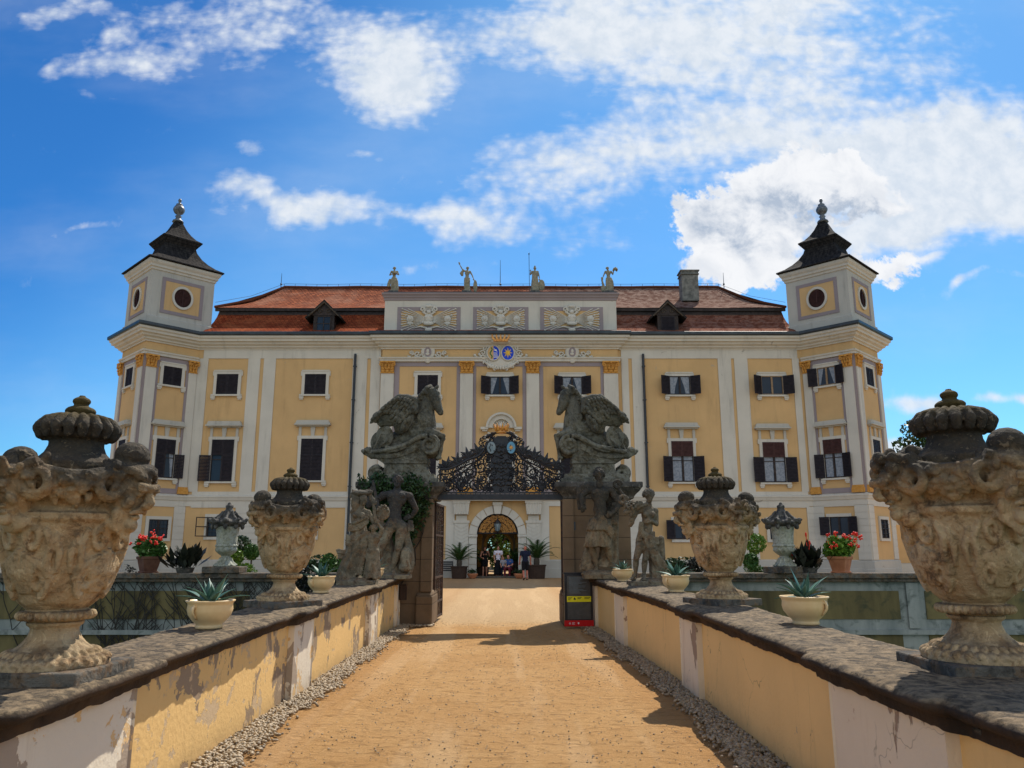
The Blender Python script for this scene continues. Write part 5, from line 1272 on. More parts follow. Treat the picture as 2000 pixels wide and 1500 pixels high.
# small baluster urns on the moat wall
def small_urn():
    root = local_thing('small_urn', 'slim pale stone urn with dark crest', 'urn', 'slim urns on the moat walls')
    g = G(); g.box(-.50, .50, -.34, .34, 0, .17); obj('plinth', g, 'plinth_stone', root, bevel=.02)
    g = G(); g.lathe([(.02, .16), (.30, .17), (.31, .2), (.25, .24), (.16, .32), (.12, .42), (.12, .46), (.18, .49), (.26, .56), (.27, .66), (.24, .70), (.25, .74), (.27, .78), (.28, 1.0), (.31, 1.20), (.30, 1.24), (.02, 1.25)], 32)
    for k in range(10): a = 2 * math.pi * k / 10; g.tube([(.14 * math.cos(a), .14 * math.sin(a), .40), (.2 * math.cos(a), .2 * math.sin(a), .27), (.31 * math.cos(a), .31 * math.sin(a), .19)], [.03, .035, .04], 6); g.ell((.265 * math.cos(a), .265 * math.sin(a), .62), (.03, .06, .06), (0, 0, a), 8, 6)
    for k in range(14): a = 2 * math.pi * k / 14; g.ell((.255 * math.cos(a), .255 * math.sin(a), .72), (.05, .06, .035), (0, 0, a), 8, 6)
    sculpt('vase', g, 'small_urn_stone', root, .016, 1, .01, .05)
    g = G(); g.lathe([(.02, 1.22), (.30, 1.23), (.40, 1.30), (.42, 1.36), (.34, 1.42), (.24, 1.46), (.19, 1.55), (.12, 1.66), (.09, 1.72), (.02, 1.73)], 28)
    for k in range(9):
        a = 2 * math.pi * k / 9; p = (.42 * math.cos(a), .42 * math.sin(a), 1.36 + .03 * (k % 2)); g.ell(p, (.10, .09, .07), (0, .3, a), 9, 7); g.ell((p[0] * .95, p[1] * .95, 1.24), (.06, .06, .09), n=8, m=6); g.ell((p[0] * 1.2, p[1] * 1.2, 1.42), .05, n=8, m=6)
        g.tube([(.38 * math.cos(a), .38 * math.sin(a), 1.42), (.26 * math.cos(a), .26 * math.sin(a), 1.52), (.16 * math.cos(a), .16 * math.sin(a), 1.66)], [.05, .035, .02], 7)
    g.ell((0, 0, 1.76), (.10, .10, .09)); g.ell((0, 0, 1.84), (.05, .05, .06)); 
    for k in range(6): a = k; g.ell((.07 * math.cos(a), .07 * math.sin(a), 1.78), .045, n=7, m=5)
    sculpt('crest', g, 'dark_stone', root, .018, 1, .02, .05); return root
su = small_urn(); place(su, (-7.80, 21.45, .97)); su['label'] = 'slim pale urn with dark crest on the left moat wall beside topiary'
copy_tree(su, (7.42, 21.45, .97), .6, 'slim pale urn with dark crest on the right moat wall beside the canna')

# ------------------------------------------------------------ cream pots with agaves
def planter(seed, handle_ang):
    rg = np.random.default_rng(seed)
    root = local_thing('potted_agave', 'cream bowl with an agave', 'potted plant', 'cream agave pots along the parapets')
    prof = [(.01, 0), (.115, 0), (.125, .012), (.118, .03), (.12, .045), (.155, .08), (.192, .13), (.207, .185), (.202, .225), (.205, .25), (.222, .266), (.222, .276), (.205, .278), (.195, .25), (.19, .235), (.01, .235)]; prof = [(r * .95, z) for r, z in prof]
    g = G(); g.lathe(prof, 48); pot = obj('pot', g, 'pot_cream', root, smooth=True)
    for s_ in (0, math.pi):
        a = handle_ang + s_; ca, sa = math.cos(a), math.sin(a); g = G()
        pts = [(.17, .215), (.200, .226), (.214, .20), (.212, .165), (.198, .140), (.182, .12), (.165, .10)]
        g.tube([(r * ca, r * sa, z) for r, z in pts], [.016, .017, .016, .015, .014, .012, .008], 8, flat=(1.5, .8))
        g.ell((.185 * ca, .185 * sa, .22), (.025, .025, .02), n=8, m=6); obj('handle', g, 'pot_cream', pot, smooth=True)
    g = G(); g.lathe([(.01, .232), (.174, .236), (.01, .245)], 24); obj('soil', g, 'soil', pot)
    g = G()
    n = 15
    for k in range(n):
        a = k * 2.399 + rg.random() * .3; t = (k + .5) / n; ln = .19 + .16 * rg.random() + .05 * t; el = R(78 - 62 * t + rg.normal() * 6); m = 7; w0 = .034 + .010 * rg.random()
        dx, dy = math.cos(a), math.sin(a); px_, pz = 0.01, .238; L = []; Rr = []; C = []
        for i in range(m + 1):
            u = i / m; e = el - u * u * .5 * (1 if t > .4 else .25); w = w0 * (math.sin(math.pi * min(1, .22 + u * .80)) ** .8) * (1 - u ** 3) + .0006
            L.append((px_ * dx - w * dy, px_ * dy + w * dx, pz + w * .45)); Rr.append((px_ * dx + w * dy, px_ * dy - w * dx, pz + w * .45)); C.append((px_ * dx, px_ * dy, pz))
            px_ += math.cos(e) * ln / m; pz += math.sin(e) * ln / m
        o = len(g.v); g.v += L + C + Rr + [(p[0], p[1], p[2] - .006) for p in C]; q = m + 1
        for i in range(m):
            g.f += [(o + i, o + i + 1, o + q + i + 1, o + q + i), (o + q + i, o + q + i + 1, o + 2 * q + i + 1, o + 2 * q + i), (o + i + 1, o + i, o + 3 * q + i, o + 3 * q + i + 1), (o + 2 * q + i, o + 2 * q + i + 1, o + 3 * q + i + 1, o + 3 * q + i)]
    obj('agave', g, 'agave_leaf', root, smooth=True); return root
pa = planter(3, R(-112)); pb = planter(11, R(-52))
place(pa, (-2.70, 7.14, ztop(7.1))); pa['label'] = 'cream pot with a small agave, nearest of three on the left parapet'
place(pb, (2.62, 7.14, ztop(7.1, 1))); pb['label'] = 'cream pot with a spiky agave, nearest of three on the right parapet'
copy_tree(pb, (-2.83, 11.75, ztop(11.7)), 2.0, 'cream pot with an agave left of the veiled woman statue', 1.0)
copy_tree(pa, (-2.68, 15.35, ztop(15.3)), 1.2, 'cream pot with an agave between the veiled woman and club bearer statues', .95)
copy_tree(pa, (2.46, 11.9, ztop(11.8, 1)), 2.6, 'cream pot with an agave right of the draped woman statue', 1.02)
copy_tree(pb, (2.16, 15.4, ztop(15.3, 1)), .9, 'cream pot with an agave between the warrior and draped woman statues', .95)
for o in list(COL.objects):
    if o.name.startswith('potted_agave'): o.scale.z *= .88
# ------------------------------------------------------------ carved figures
def hand(g, w, d, s=1.0, curl=.4, side=1, palm=None):
    """palm, four fingers and a thumb from wrist w, pointing along d"""
    w = Vector(w); d = Vector(d).normalized(); u = d.cross(Vector(palm or (0, 1, 0))); u = (u if u.length > .1 else d.cross(Vector((1, 0, 0)))).normalized(); n = u.cross(d)
    c = w + d * .05 * s; g.cap(w, c, .026 * s, .034 * s, 8); g.cap(c - u * .014 * s, c + u * .016 * s + d * .02 * s, .026 * s, .026 * s, 8)
    for k, (o, ln) in enumerate(((-.030, .066), (-.010, .078), (.011, .074), (.031, .058))):
        b = c + u * o * s + d * .028 * s; m = b + (d + n * curl * .4) .normalized() * ln * .5 * s; e = m + (d + n * curl * 1.5).normalized() * ln * .5 * s
        g.chain([b, m, e], [.0115 * s, .0105 * s, .009 * s], 7)
    b = w + d * .025 * s - u * .03 * s * side; m = b + (d * .6 - u * side * .8).normalized() * .035 * s; g.chain([b, m, m + (d - u * side * .1).normalized() * .03 * s], [.014 * s, .012 * s, .010 * s], 7)
def face(g, c, d, s=1.0, up=(0, 0, 1)):
    """head centred c looking along d"""
    c = Vector(c); d = Vector(d).normalized(); up = Vector(up); r = d.cross(up).normalized(); up = r.cross(d)
    M = Matrix((( d.x, r.x, up.x, c.x), (d.y, r.y, up.y, c.y), (d.z, r.z, up.z, c.z), (0, 0, 0, 1)))
    h = G(); h.ell((-.012, 0, .018), (.092, .075, .098), n=14, m=10); h.ell((.018, 0, -.042), (.062, .054, .068), n=12, m=8); h.ell((.052, 0, -.088), (.026, .03, .022))
    h.cap((.078, 0, .022), (.102, 0, -.018), .010, .016, 7); h.ell((.078, 0, -.044), (.014, .024, .007)); h.ell((.074, 0, -.058), (.014, .020, .008))
    for y in (-.03, .03): h.ell((.070, y, .034), (.016, .024, .009), n=8, m=5); h.ell((.066, y, .016), (.013, .013, .009), n=8, m=5); h.ell((.052, y * 1.2, -.022), (.024, .020, .024)); h.ell((-.01, y * 2.55, -.005), (.018, .010, .03))
    g.merge(h, M @ Matrix.Scale(s, 4)); return M
def fig(g, J, s=1.0, build=1.0, look=(0, -1, 0), female=False, feet=True, hands=(True, True), curl=.5):
    """J: joints in metres for a 1.75 m figure facing -y. keys: head neck chest waist hip | shL elL wrL hL | shR .. | hpL knL anL ftL | ..."""
    V = {k: Vector(v) for k, v in J.items()}; b = build
    face(g, V['head'], look, 1.0 * s)
    g.cap(V['neck'], V['head'] - Vector((0, 0, .05 * s)), .055 * s * b, .052 * s * b, 10)
    tr = (V['chest'] - V['hip']).normalized()
    g.cap(V['neck'], V['chest'], .065 * s * b, .10 * s * b, 12)
    g.ell(V['chest'], (.165 * s * b * (.86 if female else 1), .115 * s * b, .17 * s), n=16, m=12); g.ell(V['waist'], (.125 * s * b * (.86 if female else 1), .095 * s * b, .13 * s), n=14, m=10); g.ell(V['hip'], (.155 * s * b * (1.05 if female else 1), .115 * s * b, .12 * s), n=14, m=10)
    g.cap(V['chest'], V['waist'], .115 * s * b, .105 * s * b, 12); g.cap(V['waist'], V['hip'], .105 * s * b, .12 * s * b, 12)
    if female:
        for x in (-.07, .07): g.ell(V['chest'] + Vector((x * s, -.095 * s, .0)), .058 * s, n=10, m=8)
    else:
        for x in (-.075, .075): g.ell(V['chest'] + Vector((x * s * b, -.08 * s * b, .045 * s)), (.078 * s * b, .04 * s, .058 * s), n=10, m=8)
        for x in (-.035, .035):
            for z in (-.02, .04, .10): g.ell(V['waist'] + Vector((x * s, -.082 * s * b, (z - .03) * s)), (.032 * s, .02 * s, .028 * s), n=8, m=6)
    for q, sd in (('L', -1), ('R', 1)):
        sh, el, wr = V['sh' + q], V['el' + q], V['wr' + q]
        g.cap(V['neck'] + (V['chest'] - V['neck']) * .35, sh, .06 * s * b, .062 * s * b, 10); g.ell(sh, .070 * s * b, n=12, m=8)
        m1 = sh.lerp(el, .45); g.chain([sh, m1, el], [.060 * s * b, .056 * s * b, .043 * s * b], 10); m2 = el.lerp(wr, .3); g.chain([el, m2, wr], [.042 * s * b, .046 * s * b, .028 * s * b], 10)
        hd = J.get('h' + q, None); dr = (Vector(hd) - wr) if hd else (wr - el)
        if hands[0 if q == 'L' else 1]: hand(g, wr, dr, 1.05 * s, curl, side=sd)
        hp, kn, an = V['hp' + q], V['kn' + q], V['an' + q]
        g.cap(V['hip'], hp, .11 * s * b, .095 * s * b, 12); m1 = hp.lerp(kn, .35); g.chain([hp, m1, kn], [.092 * s * b, .090 * s * b, .058 * s * b], 12); g.ell(kn + Vector((0, -.018 * s, 0)), .052 * s * b, n=10, m=8)
        m2 = kn.lerp(an, .32); g.chain([kn, m2 + Vector((0, .018 * s, 0)), an], [.054 * s * b, .062 * s * b, .036 * s * b], 10)
        if feet:
            ft = Vector(J.get('ft' + q, tuple(an + Vector((0, -.17 * s, -.06 * s)))))
            g.cap(an + Vector((0, .03 * s, -.03 * s)), an.lerp(ft, .55), .042 * s, .040 * s, 10); g.cap(an.lerp(ft, .4), ft, .042 * s, .026 * s, 10)
            dd = (ft - an); dd.z = 0; dd = dd.normalized() if dd.length > .01 else Vector((0, -1, 0)); rr = Vector((-dd.y, dd.x, 0))
            for k in range(5): g.cap(ft + rr * (.034 - .017 * k) * s * -sd, ft + rr * (.034 - .017 * k) * s * -sd + dd * (.042 - .004 * k) * s, .014 * s, .011 * s, 6)
def std(H=1.75, **over):
    J = dict(head=(0, -.01, 1.62), neck=(0, .01, 1.48), chest=(0, 0, 1.30), waist=(0, 0, 1.10), hip=(0, 0, .95),
             shL=(-.19, .01, 1.42), elL=(-.25, .04, 1.13), wrL=(-.25, -.04, .88), shR=(.19, .01, 1.42), elR=(.25, .04, 1.13), wrR=(.25, -.04, .88),
             hpL=(-.09, 0, .90), knL=(-.10, -.02, .49), anL=(-.10, .02, .09), hpR=(.09, 0, .90), knR=(.10, -.02, .49), anR=(.10, .02, .09))
    J.update(over); k = H / 1.75; return {a: tuple(q * k for q in v) for a, v in J.items()}
def drape(g, path, radii, nf=9, amp=.12, n=40, seed=0, flat=.75, ph=0):
    """hanging cloth: fluted sleeve along a path"""
    pts = [Vector(p) for p in path]; vs = []; fs = []; m = len(pts); rr = random.Random(seed); a1, a2 = rr.random() * 6, rr.random() * 6
    for i, p in enumerate(pts):
        t = i / (m - 1)
        for k in range(n):
            a = 2 * math.pi * k / n; f = 1 + amp * (.35 + .65 * t) * (math.sin(nf * a + a1 + 1.5 * t) + .5 * math.sin((nf * 2 - 3) * a + a2 - t))
            vs.append((p.x + radii[i] * f * math.cos(a), p.y + radii[i] * f * flat * math.sin(a), p.z + .012 * math.sin(5 * a + a2) * (1 if i == m - 1 else 0)))
    for i in range(m - 1):
        for k in range(n): fs.append((i * n + k, i * n + (k + 1) % n, (i + 1) * n + (k + 1) % n, (i + 1) * n + k))
    fs.append(tuple(range(n))); fs.append(tuple(range((m - 1) * n + n - 1, (m - 1) * n - 1, -1))); g.add(vs, fs)
def folds(g, a, b, w, r=.02, n=5, sag=.05, seed=0):
    """bundle of roughly parallel folds from a to b, spread w"""
    a, b, w = Vector(a), Vector(b), Vector(w); rr = random.Random(seed)
    for k in range(n):
        o = w * (k / (n - 1) - .5); P = [a + o * (.7 + .3 * rr.random())]
        for t in (.25, .5, .75): P.append(a.lerp(b, t) + o + Vector((rr.uniform(-.01, .01), rr.uniform(-.01, .01), -sag * math.sin(math.pi * t))))
        P.append(b + o * (1 + .3 * rr.random())); g.tube(P, [r * .8, r, r * 1.15, r, r * .8], 7)
def curls(g, c, r, n=30, s=.03, seed=0, squash=1):
    rr = random.Random(seed)
    for k in range(n):
        a = k * 2.399; z = 1 - 1.3 * (k + .5) / n; q = math.sqrt(max(0, 1 - z * z)); g.ell((c[0] + r * q * math.cos(a), c[1] + r * q * math.sin(a), c[2] + r * z * squash), s * rr.uniform(.7, 1.15), n=7, m=5)

# --- the club bearer on the left gate pillar (front view, contrapposto)
def q1(cx, cy, y=0): return ((cx - 612) * .00254, y, (962 - cy) * .00254)
def hercules():
    root = lthing('statue', (-2.44, 16.35, ztop(16.3)), 'muscular nude statue leaning a raised arm on a club, before the ivied left pillar', 'statue', 'life-size stone statues beside the gate')
    g = G()
    J = dict(head=q1(622, 185, -.05), neck=q1(618, 245, .0), chest=q1(618, 320, -.02), waist=q1(598, 430, -.01), hip=q1(610, 530, 0),
             shL=q1(500, 300, 0), elL=q1(390, 385, -.08), wrL=q1(405, 285, -.13), hL=q1(425, 230, -.16), shR=q1(718, 305, .02), elR=q1(775, 410, .10), wrR=q1(735, 470, .14), hR=q1(700, 480, .1),
             hpL=q1(560, 570, -.02), knL=q1(492, 745, -.10), anL=q1(500, 915, .06), hpR=q1(668, 555, .02), knR=q1(640, 735, -.05), anR=q1(598, 895, -.05), ftL=q1(480, 945, -.10), ftR=q1(640, 945, -.20))
    fig(g, J, 1.12, 1.14, look=(-.12, -1, -.15), hands=(True, True)); curls(g, q1(622, 172, -.03), .10, 34, .03, 3)
    for k in range(9): g.ell(Vector(q1(605 + 4 * k, 225 - abs(k - 4) * 3, -.14)), .028, n=7, m=5)
    for (x, z) in ((-.35, 0), (.35, 0)): pass
    body = sculpt('figure', g, 'hercules_stone', root, .0105, 1, .006, .04)
    g = G(); P = [q1(420, 175, -.14), q1(440, 260, -.16), q1(470, 380, -.18), q1(500, 500, -.16), q1(515, 600, -.10), q1(505, 700, .0)]
    g.tube(P, [.030, .034, .045, .055, .06, .06], 10)
    for k in range(7): p = Vector(P[1 + k // 2]).lerp(Vector(P[2 + k // 2]), .5 * (k % 2)); g.ell((p.x + .04 * (1 if k % 2 else -1), p.y - .03, p.z), .024, n=7, m=5)
    sculpt('club', g, 'hercules_stone', root, .012, 1, .006, .04)
    g = G()       # lion skin, rock and base
    drape(g, [q1(530, 520, .12), q1(525, 650, .16), q1(540, 780, .16), q1(560, 900, .12)], [.07, .13, .18, .24], 5, .14, 30, 2, .7)
    drape(g, [q1(690, 520, .10), q1(690, 640, .16), q1(700, 740, .14), q1(705, 850, .10), q1(690, 930, .06)], [.05, .10, .15, .17, .15], 6, .16, 30, 5, .7)
    folds(g, q1(735, 500, .0), q1(740, 590, .0), (.08, 0, 0), .022, 4, 0, 3); g.ell(q1(705, 800, .0), (.13, .12, .22)); g.ell(q1(700, 880, -.06), (.12, .12, .10)); g.ell(q1(440, 690, .12), (.11, .1, .12))
    g.ell(q1(555, 900, .08), (.26, .2, .15)); g.box(-.36, .34, -.30, .28, -.02, .07); g.ell(q1(575, 945, 0), (.36, .3, .07))
    folds(g, q1(700, 740, -.12), q1(720, 900, -.14), (.14, 0, 0), .02, 5, 0, 8)
    sculpt('rock_and_pelt', g, 'hercules_stone', root, .012, 0, .006, .04)
    return root
hercules()
# --- the warrior in cuirass on the right
def q2(cx, cy, y=0): return ((cx - 470) * .00254, y, (985 - cy) * .00254)
def warrior():
    root = lthing('statue', (1.80, 16.35, ztop(16.3, 1) + .03), 'bearded warrior statue in kilt and cloak against the bare right gate pillar', 'statue', 'life-size stone statues beside the gate')
    g = G()
    J = dict(head=q2(487, 175, -.06), neck=q2(487, 235, .0), chest=q2(490, 320, -.02), waist=q2(490, 440, -.01), hip=q2(490, 530, 0),
             shL=q2(385, 285, 0), elL=q2(335, 330, -.06), wrL=q2(335, 400, -.12), hL=q2(345, 455, -.12), shR=q2(590, 285, .0), elR=q2(650, 400, -.05), wrR=q2(585, 470, -.15), hR=q2(545, 490, -.16),
             hpL=q2(440, 570, -.02), knL=q2(415, 740, -.08), anL=q2(450, 900, -.03), hpR=q2(545, 570, .02), knR=q2(545, 745, -.10), anR=q2(575, 880, .02), ftL=q2(430, 950, -.18), ftR=q2(610, 930, -.12))
    fig(g, J, 1.12, 1.05, look=(.1, -1, -.2), curl=.9); curls(g, q2(487, 150, -.03), .11, 36, .034, 4); curls(g, q2(487, 118, .02), .07, 18, .03, 5)
    for k in range(13): g.cap(q2(465 + 4 * k, 215, -.12), q2(468 + 3.6 * k, 262 - abs(k - 6) * 3, -.14), .018, .012, 6)
    sculpt('figure', g, 'warrior_stone', root, .0105, 0, .006, .04)
    g = G()
    drape(g, [q2(488, 505, 0), q2(475, 590, -.01), q2(465, 670, -.02), q2(462, 742, -.02)], [.155, .20, .245, .27], 11, .10, 60, 3, .8)
    for k in range(11): a = math.pi * (k + .5) / 11; g.cap((.05 + .20 * math.cos(a), -.14 * math.sin(a), q2(0, 520)[2]), (.03 + .25 * math.cos(a), -.2 * math.sin(a), q2(0, 600)[2]), .03, .035, 7)
    folds(g, q2(470, 480, -.15), q2(590, 640, -.17), (.05, 0, .12), .026, 5, .03, 4)
    sculpt('kilt', g, 'warrior_stone', root, .011, 0, .006, .04)
    g = G()
    drape(g, [q2(560, 270, .10), q2(600, 400, .14), q2(590, 560, .16), q2(570, 700, .16), q2(560, 830, .14), q2(500, 900, .10)], [.10, .14, .15, .18, .20, .30], 7, .13, 50, 6, .6)
    drape(g, [q2(400, 600, .14), q2(400, 760, .14), q2(385, 880, .10), q2(400, 925, .06)], [.06, .10, .16, .20], 6, .13, 40, 7, .6)
    folds(g, q2(330, 250, .0), q2(340, 440, -.04), (.13, 0, 0), .032, 5, 0, 9); g.cap(q2(350, 250, .02), q2(430, 255, .0), .07, .06)
    g.tube(spiral(q2(640, 235, -.02), .10, .03, 1.3, 0, 20), .035, 7); g.tube([q2(640, 260, 0), q2(690, 330, -.04), q2(720, 390, -.06)], [.035, .04, .03], 8)
    for k in range(14): g.ell(q2(600 + 12 * (k % 7), 330 + 60 * (k // 7) + 8 * (k % 3), -.04), (.04, .04, .05), n=8, m=6)
    folds(g, q2(610, 420, -.03), q2(600, 560, -.03), (.12, 0, 0), .03, 5, 0, 10)
    g.box(-.33, .36, -.30, .28, -.02, .075); g.ell(q2(460, 955, -.02), (.36, .28, .09))
    sculpt('cloak', g, 'warrior_stone', root, .012, 0, .006, .04)
    return root
warrior()
# --- veiled woman with a child, left
def q3(cx, cy, y=0): return ((cx - 210) * .00212, y, (1085 - cy) * .00212)
def veiled():
    root = lthing('statue', (-2.72, 13.95, ztop(13.9)), 'woman statue with a mossy veil over her head and a child beside her', 'statue', 'life-size stone statues beside the gate')
    g = G()
    J = dict(head=q3(235, 385, -.04), neck=q3(215, 445, .0), chest=q3(205, 520, 0), waist=q3(205, 610, .0), hip=q3(215, 700, .0),
             shL=q3(150, 490, .02), elL=q3(165, 590, -.10), wrL=q3(240, 560, -.16), hL=q3(270, 530, -.16), shR=q3(275, 500, 0), elR=q3(350, 610, -.02), wrR=q3(325, 440, -.06), hR=q3(320, 390, -.06),
             hpL=q3(190, 740, 0), knL=q3(195, 850, -.10), anL=q3(105, 990, -.02), hpR=q3(250, 740, .02), knR=q3(235, 870, -.04), anR=q3(220, 1010, .02), ftL=q3(70, 1030, -.10), ftR=q3(220, 1040, -.14))
    fig(g, J, .92, .98, look=(.75, -.6, -.2), female=True, feet=True); sculpt('figure', g, 'statue_stone', root, .010, 1, .006, .04)
    g = G()   # veil held out over the head
    g.ell(q3(215, 335, -.01), (.16, .12, .055)); g.ell(q3(175, 330, -.02), (.10, .08, .04)); g.cap(q3(130, 345, 0), q3(120, 372, -.02), .035, .018); g.cap(q3(150, 330, 0), q3(290, 325, -.02), .05, .045)
    folds(g, q3(165, 350, -.05), q3(175, 500, -.05), (.10, 0, 0), .026, 5, .0, 2); drape(g, [q3(205, 350, .06), q3(190, 430, .09), q3(180, 520, .08)], [.09, .10, .11], 6, .1, 30, 4, .6)
    folds(g, q3(285, 345, 0), q3(330, 430, -.03), (.04, 0, 0), .02, 3, 0, 4)
    for k in range(9): g.ell(q3(140 + 20 * k, 310 + 4 * (k % 3), -.02), .022, n=7, m=5)
    sculpt('veil', g, 'statue_stone', root, .0115, 1, .006, .04)
    g = G()   # robe with swirling folds
    drape(g, [q3(205, 520, .01), q3(200, 600, .01), q3(205, 680, .01), q3(200, 780, .01), q3(170, 890, .0), q3(130, 1000, .0), q3(120, 1050, 0)], [.135, .125, .165, .19, .20, .20, .23], 8, .09, 60, 8, .8)
    folds(g, q3(290, 560, -.12), q3(120, 620, -.10), (0, 0, .10), .024, 5, .05, 5); folds(g, q3(285, 690, -.14), q3(105, 720, -.08), (0, 0, .14), .028, 5, .07, 6)
    folds(g, q3(280, 650, -.12), q3(215, 1010, -.12), (.12, 0, 0), .024, 5, 0, 7)
    drape(g, [q3(200, 800, .05), q3(120, 840, .05), q3(60, 830, .05), q3(28, 800, .05)], [.10, .10, .08, .04], 4, .12, 30, 9, 1.2)
    folds(g, q3(190, 790, -.02), q3(35, 835, -.0), (0, 0, .12), .03, 4, .06, 11)
    g.box(-.32, .32, -.27, .27, -.02, .075); g.ell(q3(205, 1050, 0), (.30, .26, .06)); sculpt('robe', g, 'statue_stone', root, .0105, 0, .006, .04)
    # child and tambourine
    g = G(); k = .5
    J = std(1.0, ); off = Vector(q3(335, 1060, -.10)); J = {a: tuple(Vector(v) * 1.02 + off + Vector((0, 0, -.03))) for a, v in J.items()}
    J['elR'] = tuple(Vector(J['shR']) + Vector((.05, -.05, .10))); J['wrR'] = tuple(Vector(J['shR']) + Vector((-.02, -.08, .2))); J['hR'] = tuple(Vector(J['wrR']) + Vector((-.02, 0, .06)))
    fig(g, J, .62, 1.25, look=(-.4, -1, .3)); curls(g, J['head'], .065, 20, .022, 7); drape(g, [Vector(J['hip']) + Vector((0, .02, .05)), Vector(J['hip']) + Vector((.0, .03, -.2)), off + Vector((0, .04, .05))], [.09, .13, .15], 7, .12, 36, 3, .8)
    sculpt('child', g, 'statue_stone', root, .011, 2, .006, .04)
    g = G(); c = q3(400, 500, .02); g.lathe([(.01, -.03), (.11, -.035), (.125, -.02), (.125, .02), (.11, .035), (.01, .03)], 24, c, 'y'); g.cap(q3(350, 590, 0), q3(385, 540, 0), .03, .03); curls(g, q3(400, 480, .0), .10, 18, .028, 9)
    sculpt('tambourine', g, 'statue_stone', root, .012, 1, .006, .04)
veiled()
# --- draped woman looking back, right
def q4(cx, cy, y=0): return ((cx - 820) * .00212, y, (1078 - cy) * .00212)
def draped():
    root = lthing('statue', (2.38, 14.0, ztop(13.9, 1)), 'draped woman statue with short curls, one hand on her hip, by the right parapet pier', 'statue', 'life-size stone statues beside the gate')
    g = G()
    J = dict(head=q4(865, 345, -.03), neck=q4(860, 415, .01), chest=q4(855, 500, 0), waist=q4(840, 590, .0), hip=q4(825, 670, .0),
             shL=q4(775, 465, -.02), elL=q4(700, 510, -.12), wrL=q4(735, 430, -.16), hL=q4(790, 400, -.16), shR=q4(915, 470, .02), elR=q4(925, 580, .04), wrR=q4(870, 555, -.14), hR=q4(820, 560, -.16),
             hpL=q4(790, 720, -.02), knL=q4(735, 860, -.06), anL=q4(730, 985, .02), hpR=q4(865, 720, .02), knR=q4(805, 870, -.10), anR=q4(795, 985, -.06), ftL=q4(690, 1030, -.10), ftR=q4(785, 1030, -.20))
    fig(g, J, .92, 1.0, look=(.55, -.9, -.05), female=True, curl=.3); curls(g, q4(862, 330, .0), .098, 44, .026, 13)
    sculpt('figure', g, 'statue_stone', root, .010, 1, .006, .04)
    g = G()
    drape(g, [q4(835, 640, .02), q4(825, 720, .02), q4(800, 800, .01)], [.15, .17, .13], 8, .08, 50, 8, .8)
    folds(g, q4(770, 640, -.13), q4(930, 720, -.08), (0, 0, .09), .024, 5, .05, 5)
    drape(g, [q4(860, 700, .05), q4(890, 800, .06), q4(920, 900, .06), q4(930, 1010, .04), q4(925, 1050, .02)], [.13, .13, .14, .16, .18], 7, .12, 50, 6, .85)
    folds(g, q4(830, 700, -.12), q4(965, 960, -.05), (.12, 0, .06), .028, 6, .05, 8); g.cap(q4(955, 700, .02), q4(955, 860, .03), .06, .07)
    folds(g, q4(785, 560, -.14), q4(760, 720, -.12), (.06, 0, 0), .02, 4, 0, 9); folds(g, q4(690, 600, -.04), q4(740, 480, -.10), (.05, 0, 0), .026, 4, 0, 12)
    g.cap(q4(660, 480, -.10), q4(830, 415, -.13), .055, .035); curls(g, q4(700, 440, -.12), .10, 24, .03, 10); g.tube(spiral(q4(640, 380, -.04), .09, .03, 1.2, 0, 18), .03, 7)
    g.box(-.32, .32, -.27, .27, -.02, .075); g.ell(q4(830, 1045, 0), (.30, .25, .06)); sculpt('drapery', g, 'statue_stone', root, .0105, 0, .006, .04)
draped()

